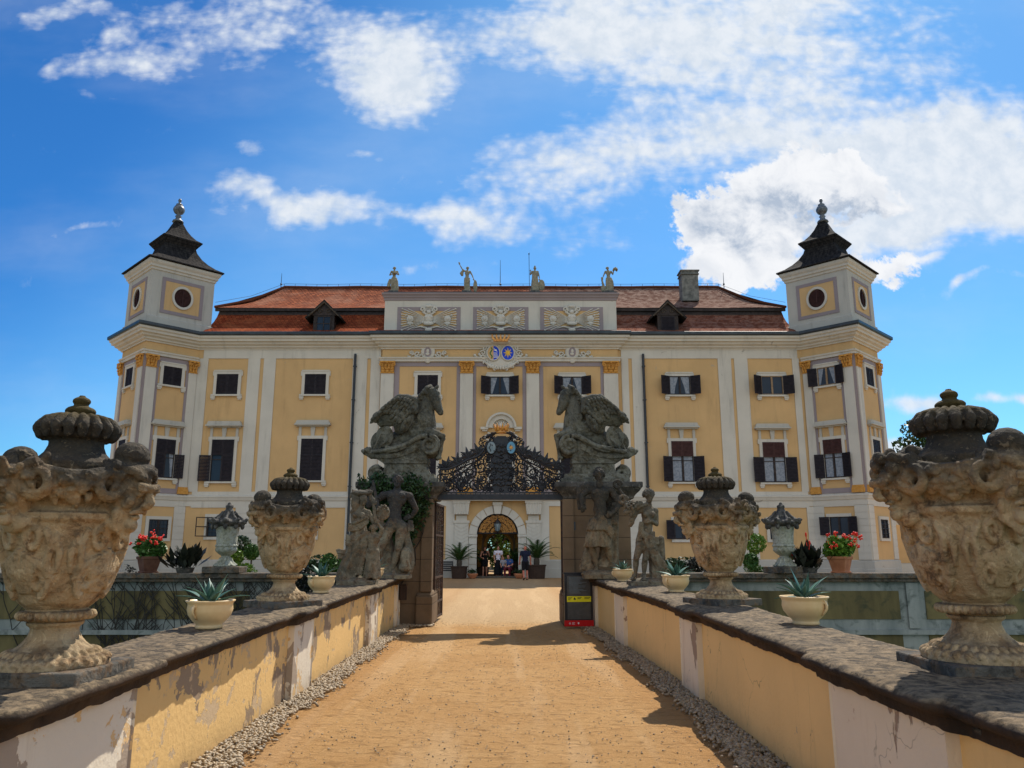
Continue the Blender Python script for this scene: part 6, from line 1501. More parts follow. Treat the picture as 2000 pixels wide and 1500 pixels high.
# --- four figures on the attic
def roof_statue(px_, label, pose):
    p = at(px_, 569, 44.5); root = lthing('rooftop_statue', (p[0], 44.5, 16.66), label, 'statue', 'small white statues along the attic')
    g = G(); g.box(-.36, .36, -.30, .30, 0, .09); g.taper(-.33, .33, -.28, .28, .09, .2, .8); obj('pedestal', g, 'dark_stone', root)
    g = G(); H = 1.62; o = Vector((0, 0, .16)); J = std(H)
    if pose == 0:
        J = std(H, elL=(-.30, 0, 1.18), wrL=(-.14, -.18, 1.15), elR=(.30, 0, 1.2), wrR=(.06, -.2, 1.22), hR=(-.05, -.22, 1.25), knL=(-.14, -.1, .49), anL=(-.13, .02, .1))
        dr = [((0, 0, .98), .17), ((.06, 0, .75), .19), ((.11, 0, .45), .17), ((.12, .02, .08), .16)]
    elif pose == 1:
        J = std(H, shL=(-.2, 0, 1.47), elL=(-.34, -.02, 1.60), wrL=(-.48, -.04, 1.86), hL=(-.5, -.05, 1.95), elR=(.34, 0, 1.15), wrR=(.42, -.04, .92), knL=(-.15, -.08, .5), anL=(-.12, 0, .09), head=(.03, -.02, 1.62))
        dr = [((0, 0, .98), .17), ((0, 0, .8), .18), ((.02, .03, .5), .15), ((.05, .05, .08), .17)]
    elif pose == 2:
        J = std(H, elL=(-.30, -.02, 1.20), wrL=(-.29, -.12, 1.38), elR=(.27, 0, 1.15), wrR=(.30, -.04, .9))
        dr = [((0, 0, 1.3), .17), ((0, 0, 1.0), .18), ((0, 0, .7), .21), ((0, 0, .35), .23), ((0, 0, .05), .27)]
    else:
        J = std(H, head=(-.05, -.02, 1.62), elL=(-.30, .02, 1.18), wrL=(-.38, -.05, .95), elR=(.30, 0, 1.22), wrR=(.34, -.12, 1.42), hip=(.02, 0, .95), knL=(-.16, -.1, .5), anL=(-.08, 0, .09), knR=(.14, 0, .5))
        dr = [((.02, 0, .98), .18), ((.08, 0, .75), .21), ((.1, .02, .45), .22), ((.03, .03, .05), .22)]
    J = {a: tuple(Vector(v) + o) for a, v in J.items()}
    fig(g, J, H / 1.75, .98, look=(.15 if pose % 2 else -.1, -1, -.1), female=(pose in (0, 2)), curl=.8)
    drape(g, [Vector(a) * (H / 1.75) + o for a, r in dr], [r for a, r in dr], 8, .10, 36, pose, .85)
    hd = Vector(J['head'])
    if pose == 2: g.cap(hd + Vector((0, .02, .03)), hd + Vector((0, .03, .14)), .10, .05); g.ell(hd + Vector((0, .04, .16)), (.05, .12, .04)); g.ell((.40, -.02, .60), (.20, .08, .36))
    else: curls(g, hd + Vector((0, .02, .03)), .085, 20, .03, pose)
    if pose == 0: g.ell((.05, -.22, 1.32), (.2, .08, .06)); drape(g, [(-.25, 0, 1.0), (-.30, 0, .75), (-.32, 0, .5)], [.06, .1, .11], 5, .1, 20, 1)
    if pose == 1: g.ell((.50, 0, .52), (.13, .08, .42)); g.ell((-.5, -.05, 2.02), (.05, .05, .06)); drape(g, [(-.28, .02, 1.55), (-.34, .03, 1.38), (-.30, .03, 1.2)], [.06, .12, .06], 4, .1, 20, 1)
    if pose == 3: g.tube([(-.42, -.02, 1.1), (-.36, -.04, .7), (-.2, 0, .3)], [.05, .07, .06], 8); curls(g, (.42, -.1, 1.55), .13, 18, .055, 4); g.ell((-.35, .02, .4), (.14, .08, .22))
    for k in range(6): g.ell((.05 * k - .15, 0, .2), (.14, .18, .10), n=8, m=6)
    sculpt('figure', g, 'roof_statue_stone', root, .022, 0, .02, .08)
    if pose == 2:
        g = G(); g.tube([(-.34, -.10, .18), (-.36, -.10, 2.55)], .018, 6); g.ell((-.36, -.1, 2.58), (.035, .02, .09)); obj('spear', g, 'dark_metal', root)
roof_statue(769, 'leftmost statue on the attic, arms folded over a bundle', 0); roof_statue(912, 'statue on the attic raising one arm high, second from the left', 1)
roof_statue(1045, 'helmeted statue on the attic holding a tall spear', 2); roof_statue(1189, 'rightmost statue on the attic, beside a chimney, holding flowers aloft', 3)
# ------------------------------------------------------------ gate pillars
def pillar(side):
    L = side < 0; x0, x1 = (-3.25, -1.78) if L else (1.15, 2.62); y0, y1 = 17.25, 18.4
    root = thing('gate_pillar', ((x0 + x1) / 2, 17.8, 0), 'left sandstone gate pillar half covered in ivy' if L else 'right sandstone gate pillar with a small dark plaque', 'pillar')
    g = G(); g.box(x0, x1, y0, y1, 0, 2.70); obj('shaft', g, 'ashlar_sandstone', root, bevel=.02)
    g = G(); a, b = (x1 - .30, x1 + .06) if L else (x0 - .06, x0 + .30)
    g.box(a, b, y0 - .10, y1, 0, .62); g.taper(a, b, y0 - .10, y1, .62, .72, .8); obj('guard_stone', g, 'ashlar_sandstone', root, bevel=.03)
    g = G(); a, b = (x1 - .22, x1 + .03) if L else (x0 - .03, x0 + .22); g.box(a, b, y0 - .05, y0 + .1, .7, 2.70); obj('edge_pilaster', g, 'ashlar_sandstone', root, bevel=.02)
    cx0, cx1 = (-3.46, -1.50) if L else (.96, 2.89)
    path_ = [(cx0 + .2, y1), (cx0 + .2, y0), (cx1 - .2, y0), (cx1 - .2, y1), (cx0 + .2, y1)]
    g = G(); pr = [(.0, 2.70), (.02, 2.72), (.03, 2.76), (.06, 2.80), (.14, 2.88), (.18, 2.94), (.20, 2.96), (.20, 3.05), (.19, 3.07)]
    for t, z in pr: g.v += [(cx0 + .2 - t, y0 - t, z), (cx1 - .2 + t, y0 - t, z), (cx1 - .2 + t, y1 + t, z), (cx0 + .2 - t, y1 + t, z)]
    for i in range(len(pr) - 1):
        for k in range(4): g.f.append((i * 4 + k, i * 4 + (k + 1) % 4, i * 4 + 4 + (k + 1) % 4, i * 4 + 4 + k))
    g.f.append((3, 2, 1, 0)); e = 4 * (len(pr) - 1); g.f.append((e, e + 1, e + 2, e + 3)); obj('cornice', g, 'dark_stone', root)
    if not L:
        g = G(); g.box(1.13, 1.40, y0 - .03, y0 - .002, 2.02, 2.20); obj('plaque', g, 'gutter_metal', root)
    else:
        g = G(); g.box(-2.40, -2.26, 16.9, 17.06, .55, .88); g.box(-2.38, -2.28, 16.88, 16.9, .6, .83); obj('letter_box', g, 'brown_board', None, label='small dark metal box fixed beside the left gate pillar', cat='box')
pillar(-1); pillar(1)

# ------------------------------------------------------------ winged horses on scroll consoles
PX0 = at(1175, 940, 17.6)
def pq(cx, cy, y=0):       # sketch units -> local metres (right-hand horse)
    return ((cx - 1210) * .001875, y, (1318 - cy) * .001875 )
def pegasus(side):
    R_ = side > 0
    root = lthing('winged_horse_statue', ((-2.50 if not R_ else 1.93), 17.8, 3.07), ('winged horse on a scrolled console, facing right, above the ivied pillar' if not R_ else 'winged horse on a scrolled console, facing left, above the bare pillar'), 'statue', 'winged horse statues on the gate pillars')
    def out(name, g, vox, sm, dp, ds):
        if not R_: g = g.mirror()
        return sculpt(name, g, 'pegasus_stone', root, vox * .82, 0 if name != 'horse' else 1, dp, ds)
    g = G()     # console
    g.box(pq(770, 0)[0], pq(1590, 0)[0], -.52, .52, 0, .10); g.taper(pq(800, 0)[0], pq(1560, 0)[0], -.50, .50, .08, .20, .96)
    prof = [(820, 1225), (880, 1190), (915, 1140), (920, 1075), (905, 1040), (920, 980), (900, 900), (960, 800), (1060, 800), (1160, 850), (1260, 895), (1400, 930), (1540, 950), (1560, 1000), (1480, 1050), (1425, 1085), (1425, 1140), (1440, 1180), (1540, 1235)]
    g.prism([(pq(a, b)[0], pq(a, b)[2]) for a, b in prof][::-1], -.36, .36)
    g.box(pq(905, 0)[0], pq(1435, 0)[0], -.39, .39, pq(0, 1085)[2], pq(0, 1068)[2])
    for yy in (-.42, -.20, .05, .3):     # volutes: wide rolls
        g.tube(spiral(pq(880, 865, yy), .225, .05, 1.7, math.pi / 2, 36, sgn=1), [.058 - .024 * i / 35 for i in range(36)], 8)
        g.tube(spiral(pq(1510, 1210, yy), .165, .04, 1.6, math.pi / 2 + .3, 28, sgn=-1), [.06 - .02 * i / 27 for i in range(28)], 8)
    g.lathe([(.02, -.06), (.10, -.05), (.11, 0), (.10, .05), (.02, .06)], 20, pq(885, 872, -.36), 'y')
    g.lathe([(.02, -.30), (.20, -.28), (.20, .28), (.02, .30)], 24, pq(880, 868, 0), 'y')
    for yy in (-.40, -.2, 0, .2, .38):
        g.tube([pq(905, 745, yy), pq(990, 755, yy), pq(1090, 810, yy), pq(1200, 870, yy), pq(1320, 905, yy), pq(1450, 930, yy), pq(1560, 945, yy)], [.06, .065, .06, .055, .05, .05, .05], 8)
    for dz in (0, 26, 52): g.tube([pq(1020, 850 + dz, -.37), pq(1120, 905 + dz, -.37), pq(1240, 955 + dz * .8, -.37), pq(1380, 985 + dz * .6, -.37), pq(1540, 985 + dz * .4, -.37)], .022, 6)
    g.tube([pq(1040, 1000, -.36), pq(1090, 1040, -.36), pq(1150, 1030, -.36), pq(1160, 985, -.36), pq(1120, 975, -.36)], .02, 6)
    for k in range(26): g.ell(pq(830 + 26 * k, 1235 + 6 * math.sin(k), -.42 + .02 * math.sin(k * 2)), (.035, .04, .04), n=7, m=5)
    out('console', g, .014, 2, .008, .06)
    g = G()     # horse: head, neck, chest, barrel, forelegs
    g.chain([pq(880, 190, -.05), pq(845, 270, -.06), pq(805, 360, -.07), pq(775, 415, -.07)], [.165, .155, .108, .083], 14)      # skull to muzzle
    g.ell(pq(890, 275, -.06), (.15, .115, .17)); g.ell(pq(768, 438, -.07), (.068, .06, .055)); g.ell(pq(752, 408, -.075), (.035, .04, .04))
    for yy in (-.135, .01): g.ell(pq(845, 285, yy), (.035, .018, .025)); g.ell(pq(842, 265, yy), (.045, .02, .015)); g.ell(pq(752, 405, -.07 + (.045 if yy > -.1 else -.045)), (.014, .012, .018))
    for yy in (-.11, .01): g.chain([pq(850, 140, yy), pq(825, 110, yy - .01), pq(800, 88, yy)], [.035, .034, .012], 8)
    g.chain([pq(925, 175, -.03), pq(965, 250, 0), pq(975, 400, 0), pq(965, 540, 0), pq(960, 650, 0)], [.155, .20, .235, .26, .27], 16)
    g.chain([pq(960, 640, 0), pq(1100, 660, .02), pq(1240, 740, .04), pq(1360, 800, .04)], [.27, .27, .25, .19], 16); g.ell(pq(900, 640, 0), (.16, .22, .18))
    g.tube([pq(850, 470, -.16), pq(845, 560, -.18), pq(860, 640, -.18)], .03, 6)
    # mane: overlapping locks along the crest
    for k in range(44):
        t = k / 43; cx = 915 + 150 * math.sin(t * 1.9) + 40 * t; cy = 100 + 430 * t; yy = -.10 - .03 * math.sin(k * 1.7)
        g.chain([pq(cx - 12, cy - 10, yy + .06), pq(cx + 22, cy + 22, yy - .05 - .03 * (k % 3)), pq(cx + 12 + 26 * math.sin(k), cy + 62, yy - .09)], [.05, .050, .016], 7)
        if k % 2: g.chain([pq(cx + 10, cy, yy + .18), pq(cx + 34, cy + 20, yy + .10), pq(cx + 30, cy + 55, yy + .08)], [.045, .04, .02], 7)
    for k in range(8): g.chain([pq(880, 110, -.08), pq(850 - 8 * k, 140 + 6 * k, -.10), pq(835 - 6 * k, 180 + 10 * k, -.13 + .01 * k)], [.03, .028, .012], 7)
    for k in range(16): g.ell(pq(1000 + 18 * math.cos(k * 2.4) * 2.2, 500 + 20 * math.sin(k * 2.4) * 2.2, -.22), .034, n=7, m=5)
    # forelegs, folded over the volute
    g.chain([pq(900, 690, -.20), pq(800, 715, -.26), pq(728, 745, -.27)], [.13, .085, .062], 12); g.chain([pq(728, 745, -.27), pq(742, 860, -.27), pq(752, 930, -.26), pq(765, 990, -.27)], [.060, .042, .042, .05], 10)
    g.ell(pq(770, 1010, -.27), (.07, .06, .045)); g.ell(pq(722, 740, -.27), (.06, .06, .06))
    g.chain([pq(900, 690, .20), pq(810, 700, .24), pq(745, 735, .25)], [.12, .08, .06], 12); g.chain([pq(745, 735, .25), pq(790, 830, .25), pq(800, 930, .24), pq(815, 990, .24)], [.058, .04, .04, .05], 10)
    for k in range(5): g.tube([pq(930, 640 + 18 * k, -.24), pq(880, 670 + 10 * k, -.28), pq(820, 700 + 8 * k, -.25)], .016, 5)
    g.chain([pq(1330, 790, 0), pq(1340, 850, -.1), pq(1220, 870, -.2)], [.17, .12, .07], 12)
    out('horse', g, .0125, 2, .005, .05)
    g = G()     # wings with layered feathers
    for yy, off in ((-.30, 0), (.26, 1)):
        ox, oy = (0, 0) if not off else (-30, -40)
        def w(cx, cy, dy=0): return pq(cx + ox, cy + oy, yy + dy)
        g.chain([w(1085, 420), w(1090, 300), w(1170, 262), w(1280, 262), w(1390, 350), w(1480, 460), w(1555, 560)], [.11, .10, .08, .075, .07, .06, .045], 10)
        poly = [(1080, 430), (1090, 290), (1170, 255), (1280, 255), (1400, 350), (1560, 560), (1500, 630), (1420, 610), (1330, 620), (1310, 700), (1240, 720), (1165, 680), (1100, 580)]
        g.prism([w(a, b)[::2] for a, b in poly][::-1], yy - .035, yy + .035)
        sgn = -1 if not off else 1
        rr = random.Random(5 + off); LE = [(1075, 430), (1085, 300), (1160, 262), (1270, 258), (1380, 335), (1475, 445), (1560, 560)]
        def lead(t):
            q = t * (len(LE) - 1); i0 = min(int(q), len(LE) - 2); f_ = q - i0; return (LE[i0][0] + (LE[i0 + 1][0] - LE[i0][0]) * f_, LE[i0][1] + (LE[i0 + 1][1] - LE[i0][1]) * f_)
        for row, (n, dist, ln, wd, t0, t1) in enumerate(((13, 48, 62, .036, .08, .95), (13, 100, 70, .038, .06, .90), (12, 158, 80, .040, .05, .80), (9, 225, 86, .042, .05, .56), (6, 296, 84, .044, .06, .40))):
            for k in range(n):
                t = t0 + (t1 - t0) * (k + (.5 if row % 2 else 0)) / n; a0 = R(-66 + 34 * t + rr.uniform(-3, 3)); p = lead(t)
                cx, cy = p[0] + dist * math.cos(a0), p[1] - dist * math.sin(a0)
                if cx > 1545 and row > 1: continue
                g.ell(w(cx, cy, sgn * (.125 - .020 * row)), (ln * .001875 * .66, .050, wd * 1.12), (0, -a0, 0), 9, 7)
                g.tube([w(cx - 20 * math.cos(a0), cy + 20 * math.sin(a0), sgn * (.160 - .020 * row)), w(cx + 22 * math.cos(a0), cy - 22 * math.sin(a0), sgn * (.165 - .020 * row))], .010, 5)
        for k in range(7):      # long primaries at the tip
            t = .66 + .042 * k; a0 = R(-58 + 16 * (k / 6)); p = lead(min(t, 1)); ln = 118 - 4 * k; m_ = (p[0] + (55 + ln / 2) * math.cos(a0) * .8, p[1] - (55 + ln / 2) * math.sin(a0) * .8)
            g.ell(w(m_[0], m_[1], sgn * .055), (ln * .001875 * .60, .040, .044), (0, -a0, 0), 9, 7)
        g.tube(spiral(w(1265, 262), .06, .02, 1, 0, 12), .04, 7)
    if not R_: g = g.mirror()
    obj('wings', g, 'pegasus_stone', root, smooth=True)
    g = G()     # shields and trophies behind
    for (cx, cy, yy, r_, tl) in ((1440, 750, -.28, .215, .35), (1510, 800, .05, .23, -.2)):
        h = G(); h.lathe([(.01, -.05), (r_, -.03), (r_ + .015, 0), (r_, .03), (r_ * .75, .055), (.06, .09), (.05, .12), (.01, .13)], 28, (0, 0, 0), 'y'); M = Matrix.Translation(pq(cx, cy, yy)) @ Matrix.Rotation(tl, 4, 'Z') @ Matrix.Rotation(math.pi, 4, 'Z') @ Matrix.Scale(1.15, 4, (0, 0, 1)); g.merge(h, M)
    g.tube([pq(1380, 780, -.36), pq(1460, 860, -.38), pq(1520, 930, -.36)], .022, 6); g.tube([pq(1480, 700, -.3), pq(1580, 960, -.36)], .018, 6)
    g.chain([pq(1320, 900, -.1), pq(1450, 930, -.15), pq(1560, 960, -.15), pq(1640, 930, -.12)], [.12, .12, .11, .08], 12); curls(g, pq(1650, 930, -.12), .10, 22, .042, 3); g.cap(pq(1600, 980, -.12), pq(1715, 915, -.12), .07, .045)
    for k in range(6): g.tube([pq(1500, 930 + 14 * k, -.28), pq(1600, 950 + 10 * k, -.24), pq(1700, 905 + 10 * k, -.16)], .018, 5)
    folds(g, pq(1160, 860, -.40), pq(1420, 910, -.38), (0, 0, .10), .03, 5, .04, 6)
    out('shields', g, .013, 1, .005, .05)
    return root
pegasus(1); pegasus(-1)

# ------------------------------------------------------------ wrought iron overthrow
YG = 17.45
def iron_scroll(g, c, r, turns, a0, sgn, w=.018, n=22): g.tube(spiral((c[0], YG + .01 * math.sin(c[0] * 31 + c[2] * 17), c[2]), r, r * .14, turns, a0, n, sgn=sgn), [w * (1.15 - .5 * i / (n - 1)) for i in range(n)], 6, flat=(1, 1.5))
def acanthus(g, c, ang, s=1.0):
    for k in range(-2, 3):
        a = ang + k * .42; ln = s * (.17 - .022 * abs(k)); p0 = Vector((c[0], YG, c[2])); m = p0 + Vector((math.cos(a), 0, math.sin(a))) * ln * .55; e = p0 + Vector((math.cos(a + .25 * k), -.02 * k / max(1, abs(k)), math.sin(a + .25 * k))) * ln
        g.tube([p0, m, e], [.012, .028 * s, .008], 6, flat=(1, .8))
ov = thing('gate_overthrow', (-.24, YG, 2.7), 'black wrought iron scrollwork crest spanning the gate under a gilt crown', 'ironwork')
xc, zb = -.245, 2.70
g = G(); g.box(-1.66, 1.17, YG - .06, YG + .06, zb - .01, zb + .12); g.box(-1.64, 1.15, YG - .045, YG + .045, zb + .135, zb + .17); 
for x in np.arange(-1.6, 1.15, .11): g.box(x, x + .02, YG - .03, YG + .03, zb + .115, zb + .14)
obj('lintel_bar', g, 'iron', ov)
def topz(u): return zb + float(np.interp(abs(u), [0, .2, .34, .42, .52, .75, 1, 1.2, 1.4], [1.52, 1.48, 1.36, 1.20, 1.10, 1.02, .88, .80, .80]))      # outline of the crest
g = G()
for sg in (-1, 1):
    P = [(xc + sg * u, YG, topz(u) - .12) for u in np.linspace(.28, 1.38, 26)]; g.tube(P, .030, 7, flat=(1, 1.4)); P = [(xc + sg * u, YG, topz(u) - .23) for u in np.linspace(.34, 1.38, 26)]; g.tube(P, .020, 6, flat=(1, 1.4))
    for k in range(13):
        u = .42 + .08 * k; z = topz(u) - .10; a = R(90 - sg * 10 + 18 * math.sin(k * 2.3)); acanthus(g, (xc + sg * u, 0, z), a, .70 + .95 * ((k * 5) % 3) / 2)
        iron_scroll(g, (xc + sg * u, 0, z - .07), .055, 1.1, k, sg, .013, 12)
obj('crest_band', g, 'iron', ov)
for sg in (-1, 1):
    g = G(); X_ = lambda u: xc + sg * u; b = zb + .15
    for (u, z, r, t, a0, s_) in ((1.20, .16, .15, 1.5, 1.6, 1), (1.02, .40, .13, 1.4, 4.4, -1), (.86, .17, .15, 1.6, 1.0, -1), (.70, .46, .15, 1.5, 2.2, 1), (.60, .20, .13, 1.5, 4.0, 1), (.47, .58, .13, 1.4, 5.2, -1), (.42, .30, .12, 1.5, .5, -1), (1.30, .38, .09, 1.3, 3.5, 1),
                                 (.62, .66, .09, 1.3, 2.5, 1), (.86, .42, .09, 1.3, .5, -1), (1.14, .28, .09, 1.3, 2.5, 1), (.34, .46, .10, 1.3, 1.5, 1), (.36, .70, .10, 1.3, 4.5, -1), (.56, .80, .10, 1.3, 1.5, 1), (.40, .92, .10, 1.3, 3.1, -1), (.95, .60, .07, 1.2, 2, 1), (1.12, .56, .06, 1.2, 0, -1), (.78, .70, .07, 1.2, 5, 1), (.74, .10, .07, 1.2, 3, -1), (1.05, .12, .07, 1.2, 1, 1), (.50, .08, .06, 1.2, 1, 1), (.36, .08, .06, 1.2, 4, -1)):
        if b + z + r * .6 > topz(u) - .1: z = topz(u) - .16 - r - b
        iron_scroll(g, (X_(u), 0, b + z), r, t, a0 if sg > 0 else math.pi - a0, s_ * sg, .020 if r > .1 else .015)
    rr = random.Random(3)
    for i in range(10):
        for j in range(8):
            u = .34 + .115 * i + rr.uniform(-.02, .02); z = .07 + .115 * j + (.05 if i % 2 else 0)
            if b + z < topz(u) - .24: iron_scroll(g, (X_(u), 0, b + z), .055 + .02 * rr.random(), 1.25, rr.random() * 6, 1 if (i + j) % 2 else -1, .013, 12)
    c0 = X_(.93)
    for k in range(-3, 4):     # palmette bush
        a = R(90 + 17 * k); g.tube([(c0, YG, b), (c0 + .10 * math.cos(a), YG, b + .16), (c0 + .22 * math.cos(a), YG - .01, b + .26 * math.sin(a) + .08), (c0 + .27 * math.cos(a) + .02 * k, YG, b + .24 * math.sin(a) + .10)], [.014, .016, .026, .010], 6)
    for k in range(9): acanthus(g, (X_(.34 + .12 * k), 0, b + .06 + .30 * ((k * 3) % 5) / 5), R(40 + 50 * (k % 3)) if sg > 0 else R(140 - 50 * (k % 3)), .9)
    g.tube([(X_(.30), YG, b + .98), (X_(.55), YG, b + .72), (X_(.85), YG, b + .48), (X_(1.2), YG, b + .30), (X_(1.38), YG, b + .28)], [.028, .022, .02, .018, .014], 6)
    g.tube([(X_(1.38), YG, b - .1), (X_(1.38), YG, b + .55)], .022, 6)
    iron_scroll(g, (X_(1.30), 0, b + .62), .07, 1.3, 0, sg, .02); iron_scroll(g, (X_(1.22), 0, b + .50), .05, 1.2, 2, -sg, .016)
    for u, z in ((.42, 1.02), (.50, .94), (.36, 1.12), (.46, 1.14)): iron_scroll(g, (X_(u), 0, b + z), .065, 1.2, 1 + u * 9, sg, .016, 14)
    obj('scrollwork', g, 'iron', ov)
g = G()     # dense repoussé centre
prof = [(-.16, 0), (.16, 0), (.21, .15), (.16, .30), (.22, .48), (.26, .66), (.19, .80), (.24, 1.0), (.20, 1.22), (.10, 1.30), (-.10, 1.30), (-.20, 1.22), (-.24, 1.0), (-.19, .80), (-.26, .66), (-.22, .48), (-.16, .30), (-.21, .15)]
g.prism([(xc + a, zb + .14 + b * 1.0) for a, b in prof], YG - .015, YG + .015)
for i in range(9):
    for j in (-2, -1, 0, 1, 2):
        z = zb + .22 + .125 * i; x = xc + j * .105 + (.05 if i % 2 else 0) * (0 if j == 2 else 1); 
        if i % 3 == 0: iron_scroll(g, (x, 0, z), .055, 1.2, i + j, 1 if j > 0 else -1, .016, 12)
        else: g.ell((x, YG - .03, z), (.045, .03, .05), (0, i * j, 0), 7, 5)
for i in range(13):
    for sg in (-1, 1):
        z = zb + .22 + .095 * i; u = .25 + .06 * math.sin(i * 1.9); iron_scroll(g, (xc + sg * u, 0, z), .062, 1.3, i * 1.7, sg if i % 2 else -sg, .019, 14); acanthus(g, (xc + sg * (u - .03), 0, z), R(60 if sg > 0 else 120) + .5 * math.sin(i), .62)
for k in range(12): g.cap((xc, YG - .03, zb + .30 + .08 * k), (xc + (.16 if k % 2 else -.16), YG - .04, zb + .36 + .08 * k), .022, .010, 6)
g.tube([(xc - .34, YG, zb + 1.42), (xc - .2, YG, zb + 1.50), (xc, YG, zb + 1.53), (xc + .2, YG, zb + 1.50), (xc + .34, YG, zb + 1.42)], .028, 6)
for sg in (-1, 1):
    for k in range(5): iron_scroll(g, (xc + sg * (.20 + .06 * k), 0, zb + 1.50 - .035 * k), .05, 1.2, k, sg, .016, 12)
obj('centre_panel', g, 'iron', ov)
for sg, mt in ((-1, 'shield_grey'), (1, 'shield_pale_blue')):
    fr = ((0, YG), (1, 0)); c = xc + sg * .225; z = zb + 1.17
    ovs = obj('shield', oval(fr, c, z, .095, .135, .03, .055), mt, ov, label='grey oval shield on the ironwork' if sg < 0 else 'pale blue oval shield with a gold star on the ironwork')
    g = G(fr); g.tube([(c + .105 * math.cos(2 * math.pi * k / 24), .045, z + .145 * math.sin(2 * math.pi * k / 24)) for k in range(25)], .014, 6, cap=False); obj('shield_rim', g, 'iron', ovs)
    g = G(fr)
    if sg > 0:
        for k in range(8): a = k * math.pi / 4; g.cap((c, .06, z), (c + .05 * math.cos(a), .06, z + .055 * math.sin(a)), .016, .004, 6)
        obj('star_charge', g, 'gilt', ovs)
    else: g.tube([(c - .03 + .018 * math.sin(k), .062, z + .09 - .02 * k) for k in range(10)], .009, 5); obj('serpent_charge', g, 'iron', ovs)
g = G(); fr = ((0, YG), (1, 0)); g = G()
zt = zb + 1.50
g.lathe([(.13, zt), (.145, zt + .01), (.14, zt + .03), (.135, zt + .09), (.15, zt + .10), (.148, zt + .12), (.12, zt + .12)], 20, (xc, YG, 0))
for k in range(8):
    a = 2 * math.pi * (k + .25) / 8; r0, r1 = .145, .20; zz = zt + .11
    g.cap((xc + r0 * math.cos(a), YG + r0 * math.sin(a), zz - .02), (xc + r1 * math.cos(a), YG + r1 * math.sin(a), zz + .09), .046, .016, 7); g.ell((xc + r1 * math.cos(a), YG + r1 * math.sin(a), zz + .115), .014, n=7, m=5)
    a += .39; g.cap((xc + r0 * math.cos(a), YG + r0 * math.sin(a), zz), (xc + .165 * math.cos(a), YG + .165 * math.sin(a), zz + .045), .014, .010, 6)
g.v = [(xc + (x - xc) * .86, YG + (y - YG) * .86, zt + (z - zt) * .95) for x, y, z in g.v]; obj('crown', g, 'gilt', ov, smooth=True)
# gate leaves standing open
def leaf(P0, d, w, name, label):
    fr = (P0, d); root = thing('gate_leaf', (P0[0], P0[1], 0), label, 'gate', 'open iron gate leaves')
    g = G(fr); h = 2.66
    for a in (0, w - .05): g.box(a, a + .05, -.025, .025, .05, h)
    for z in (.06, .40, .95, 1.9, h - .05): g.box(.05, w - .05, -.02, .02, z, z + .045)
    obj('frame', g, 'iron_rusty', root)
    g = G(fr); n = 9
    for k in range(1, n): a = w * k / n; g.tube([(a, 0, .1), (a, 0, h - .02)], .010, 5)
    for z in np.arange(.12, h - .1, .15):
        for k in range(4): a = w * (k + .5) / 4; g.tube(spiral((a, 0, z + .05), .07, .015, 1.1, k + z * 5, 10, sgn=1 if k % 2 else -1), .010, 4)
    obj('scroll_bars', g, 'iron_rusty', root)
leaf((-1.76, 17.9), (.045, .999), 1.34, 'gate_leaf', 'left rusty iron gate leaf standing open beside its pillar')
leaf((1.11, 17.45), (.10, .995), 1.3, 'gate_leaf', 'right dark iron gate leaf seen edge-on beside its pillar')
# ivy on the left pillar
pts = []
def ivy_pt(i):
    while True:
        x = rng.uniform(-3.45, -1.75); z = rng.uniform(.75, 3.35); u = max(0, (x + 3.3) / 1.5)
        edge = 1.05 + 1.9 * u ** 1.8 if z < 2.65 else 0
        if z < 2.65 and (z < edge - .6 * rng.random() or x < -3.3): continue
        if z > 3.07 and (x > -2.0 or rng.random() < (z - 3.07) / .22 + .25 * math.sin(x * 9)): continue
        if 2.65 < z < 3.07 and (x > -1.95 or x < -3.25) and rng.random() < .8: continue
        y = 17.25 if z < 2.7 else (17.1 if z < 3.07 else 17.25); return (x, y - .03 - .14 * rng.random(), z)
g = leaf_cloud(4200, ivy_pt, .075, .8, .3)
st = G()
for i in range(26):
    x = -3.2 + 1.1 * rng.random(); z = 1.1 + .8 * rng.random(); p = [(x, 17.22, z)]
    while z < 2.9: x += rng.normal() * .06; z += .18; p.append((x, 17.2 - .05 * rng.random(), z))
    st.tube(p, .012, 5)
iv = thing('ivy', (-2.6, 17.2, .8), 'dark green ivy climbing the left gate pillar behind the club bearer', 'climbing plant'); obj('foliage', g, 'leaf_dark', iv); obj('stems', st, 'vine_stem', iv)
for i in range(5):
    pass
# information board at the right pillar
fr = ((1.10, 16.66), (.995, .1)); root = thing('information_board', (1.4, 16.65, 0), 'dark upright information board with a yellow strip and red foot', 'sign')
g = G(fr); g.box(0, .60, -.04, .0, .04, 1.10); g.box(-.02, .62, -.05, .005, 1.10, 1.13); obj('panel', g, 'dark_metal', root, bevel=.004)
g = G(fr); g.box(.06, .55, .001, .004, .18, 1.06); pn = obj('poster', g, 'sign_grey', root)
g = G(fr)
for k in range(14): z = 1.02 - .024 * k; g.box(.10, .10 + .38 * (.75 + .25 * math.sin(k * 1.9)), .005, .006, z, z + .006)
obj('printed_lines', g, 'shield_grey', pn)
g = G(fr); g.box(.05, .56, .006, .010, .53, .645); ys = obj('yellow_strip', g, 'sign_yellow', root)
g = G(fr); g.box(-.01, .61, .002, .012, .04, .16); rs = obj('red_foot', g, 'sign_red', root)
g = G(fr)
for k, (a, b) in enumerate(((.07, .16), (.27, .36), (.42, .54))):
    for j in range(3 if k == 0 else 2): g.box(a, b - .02 * j, .011, .012, .612 - .022 * j, .622 - .022 * j)
g.box(.19, .235, .011, .012, .575, .60); g.box(.20, .22, .011, .012, .60, .62); obj('print_marks', g, 'dark_metal', ys)
g = G(fr)
g.box(.085, .125, .013, .014, .097, .103); g.box(.102, .108, .013, .014, .08, .12)
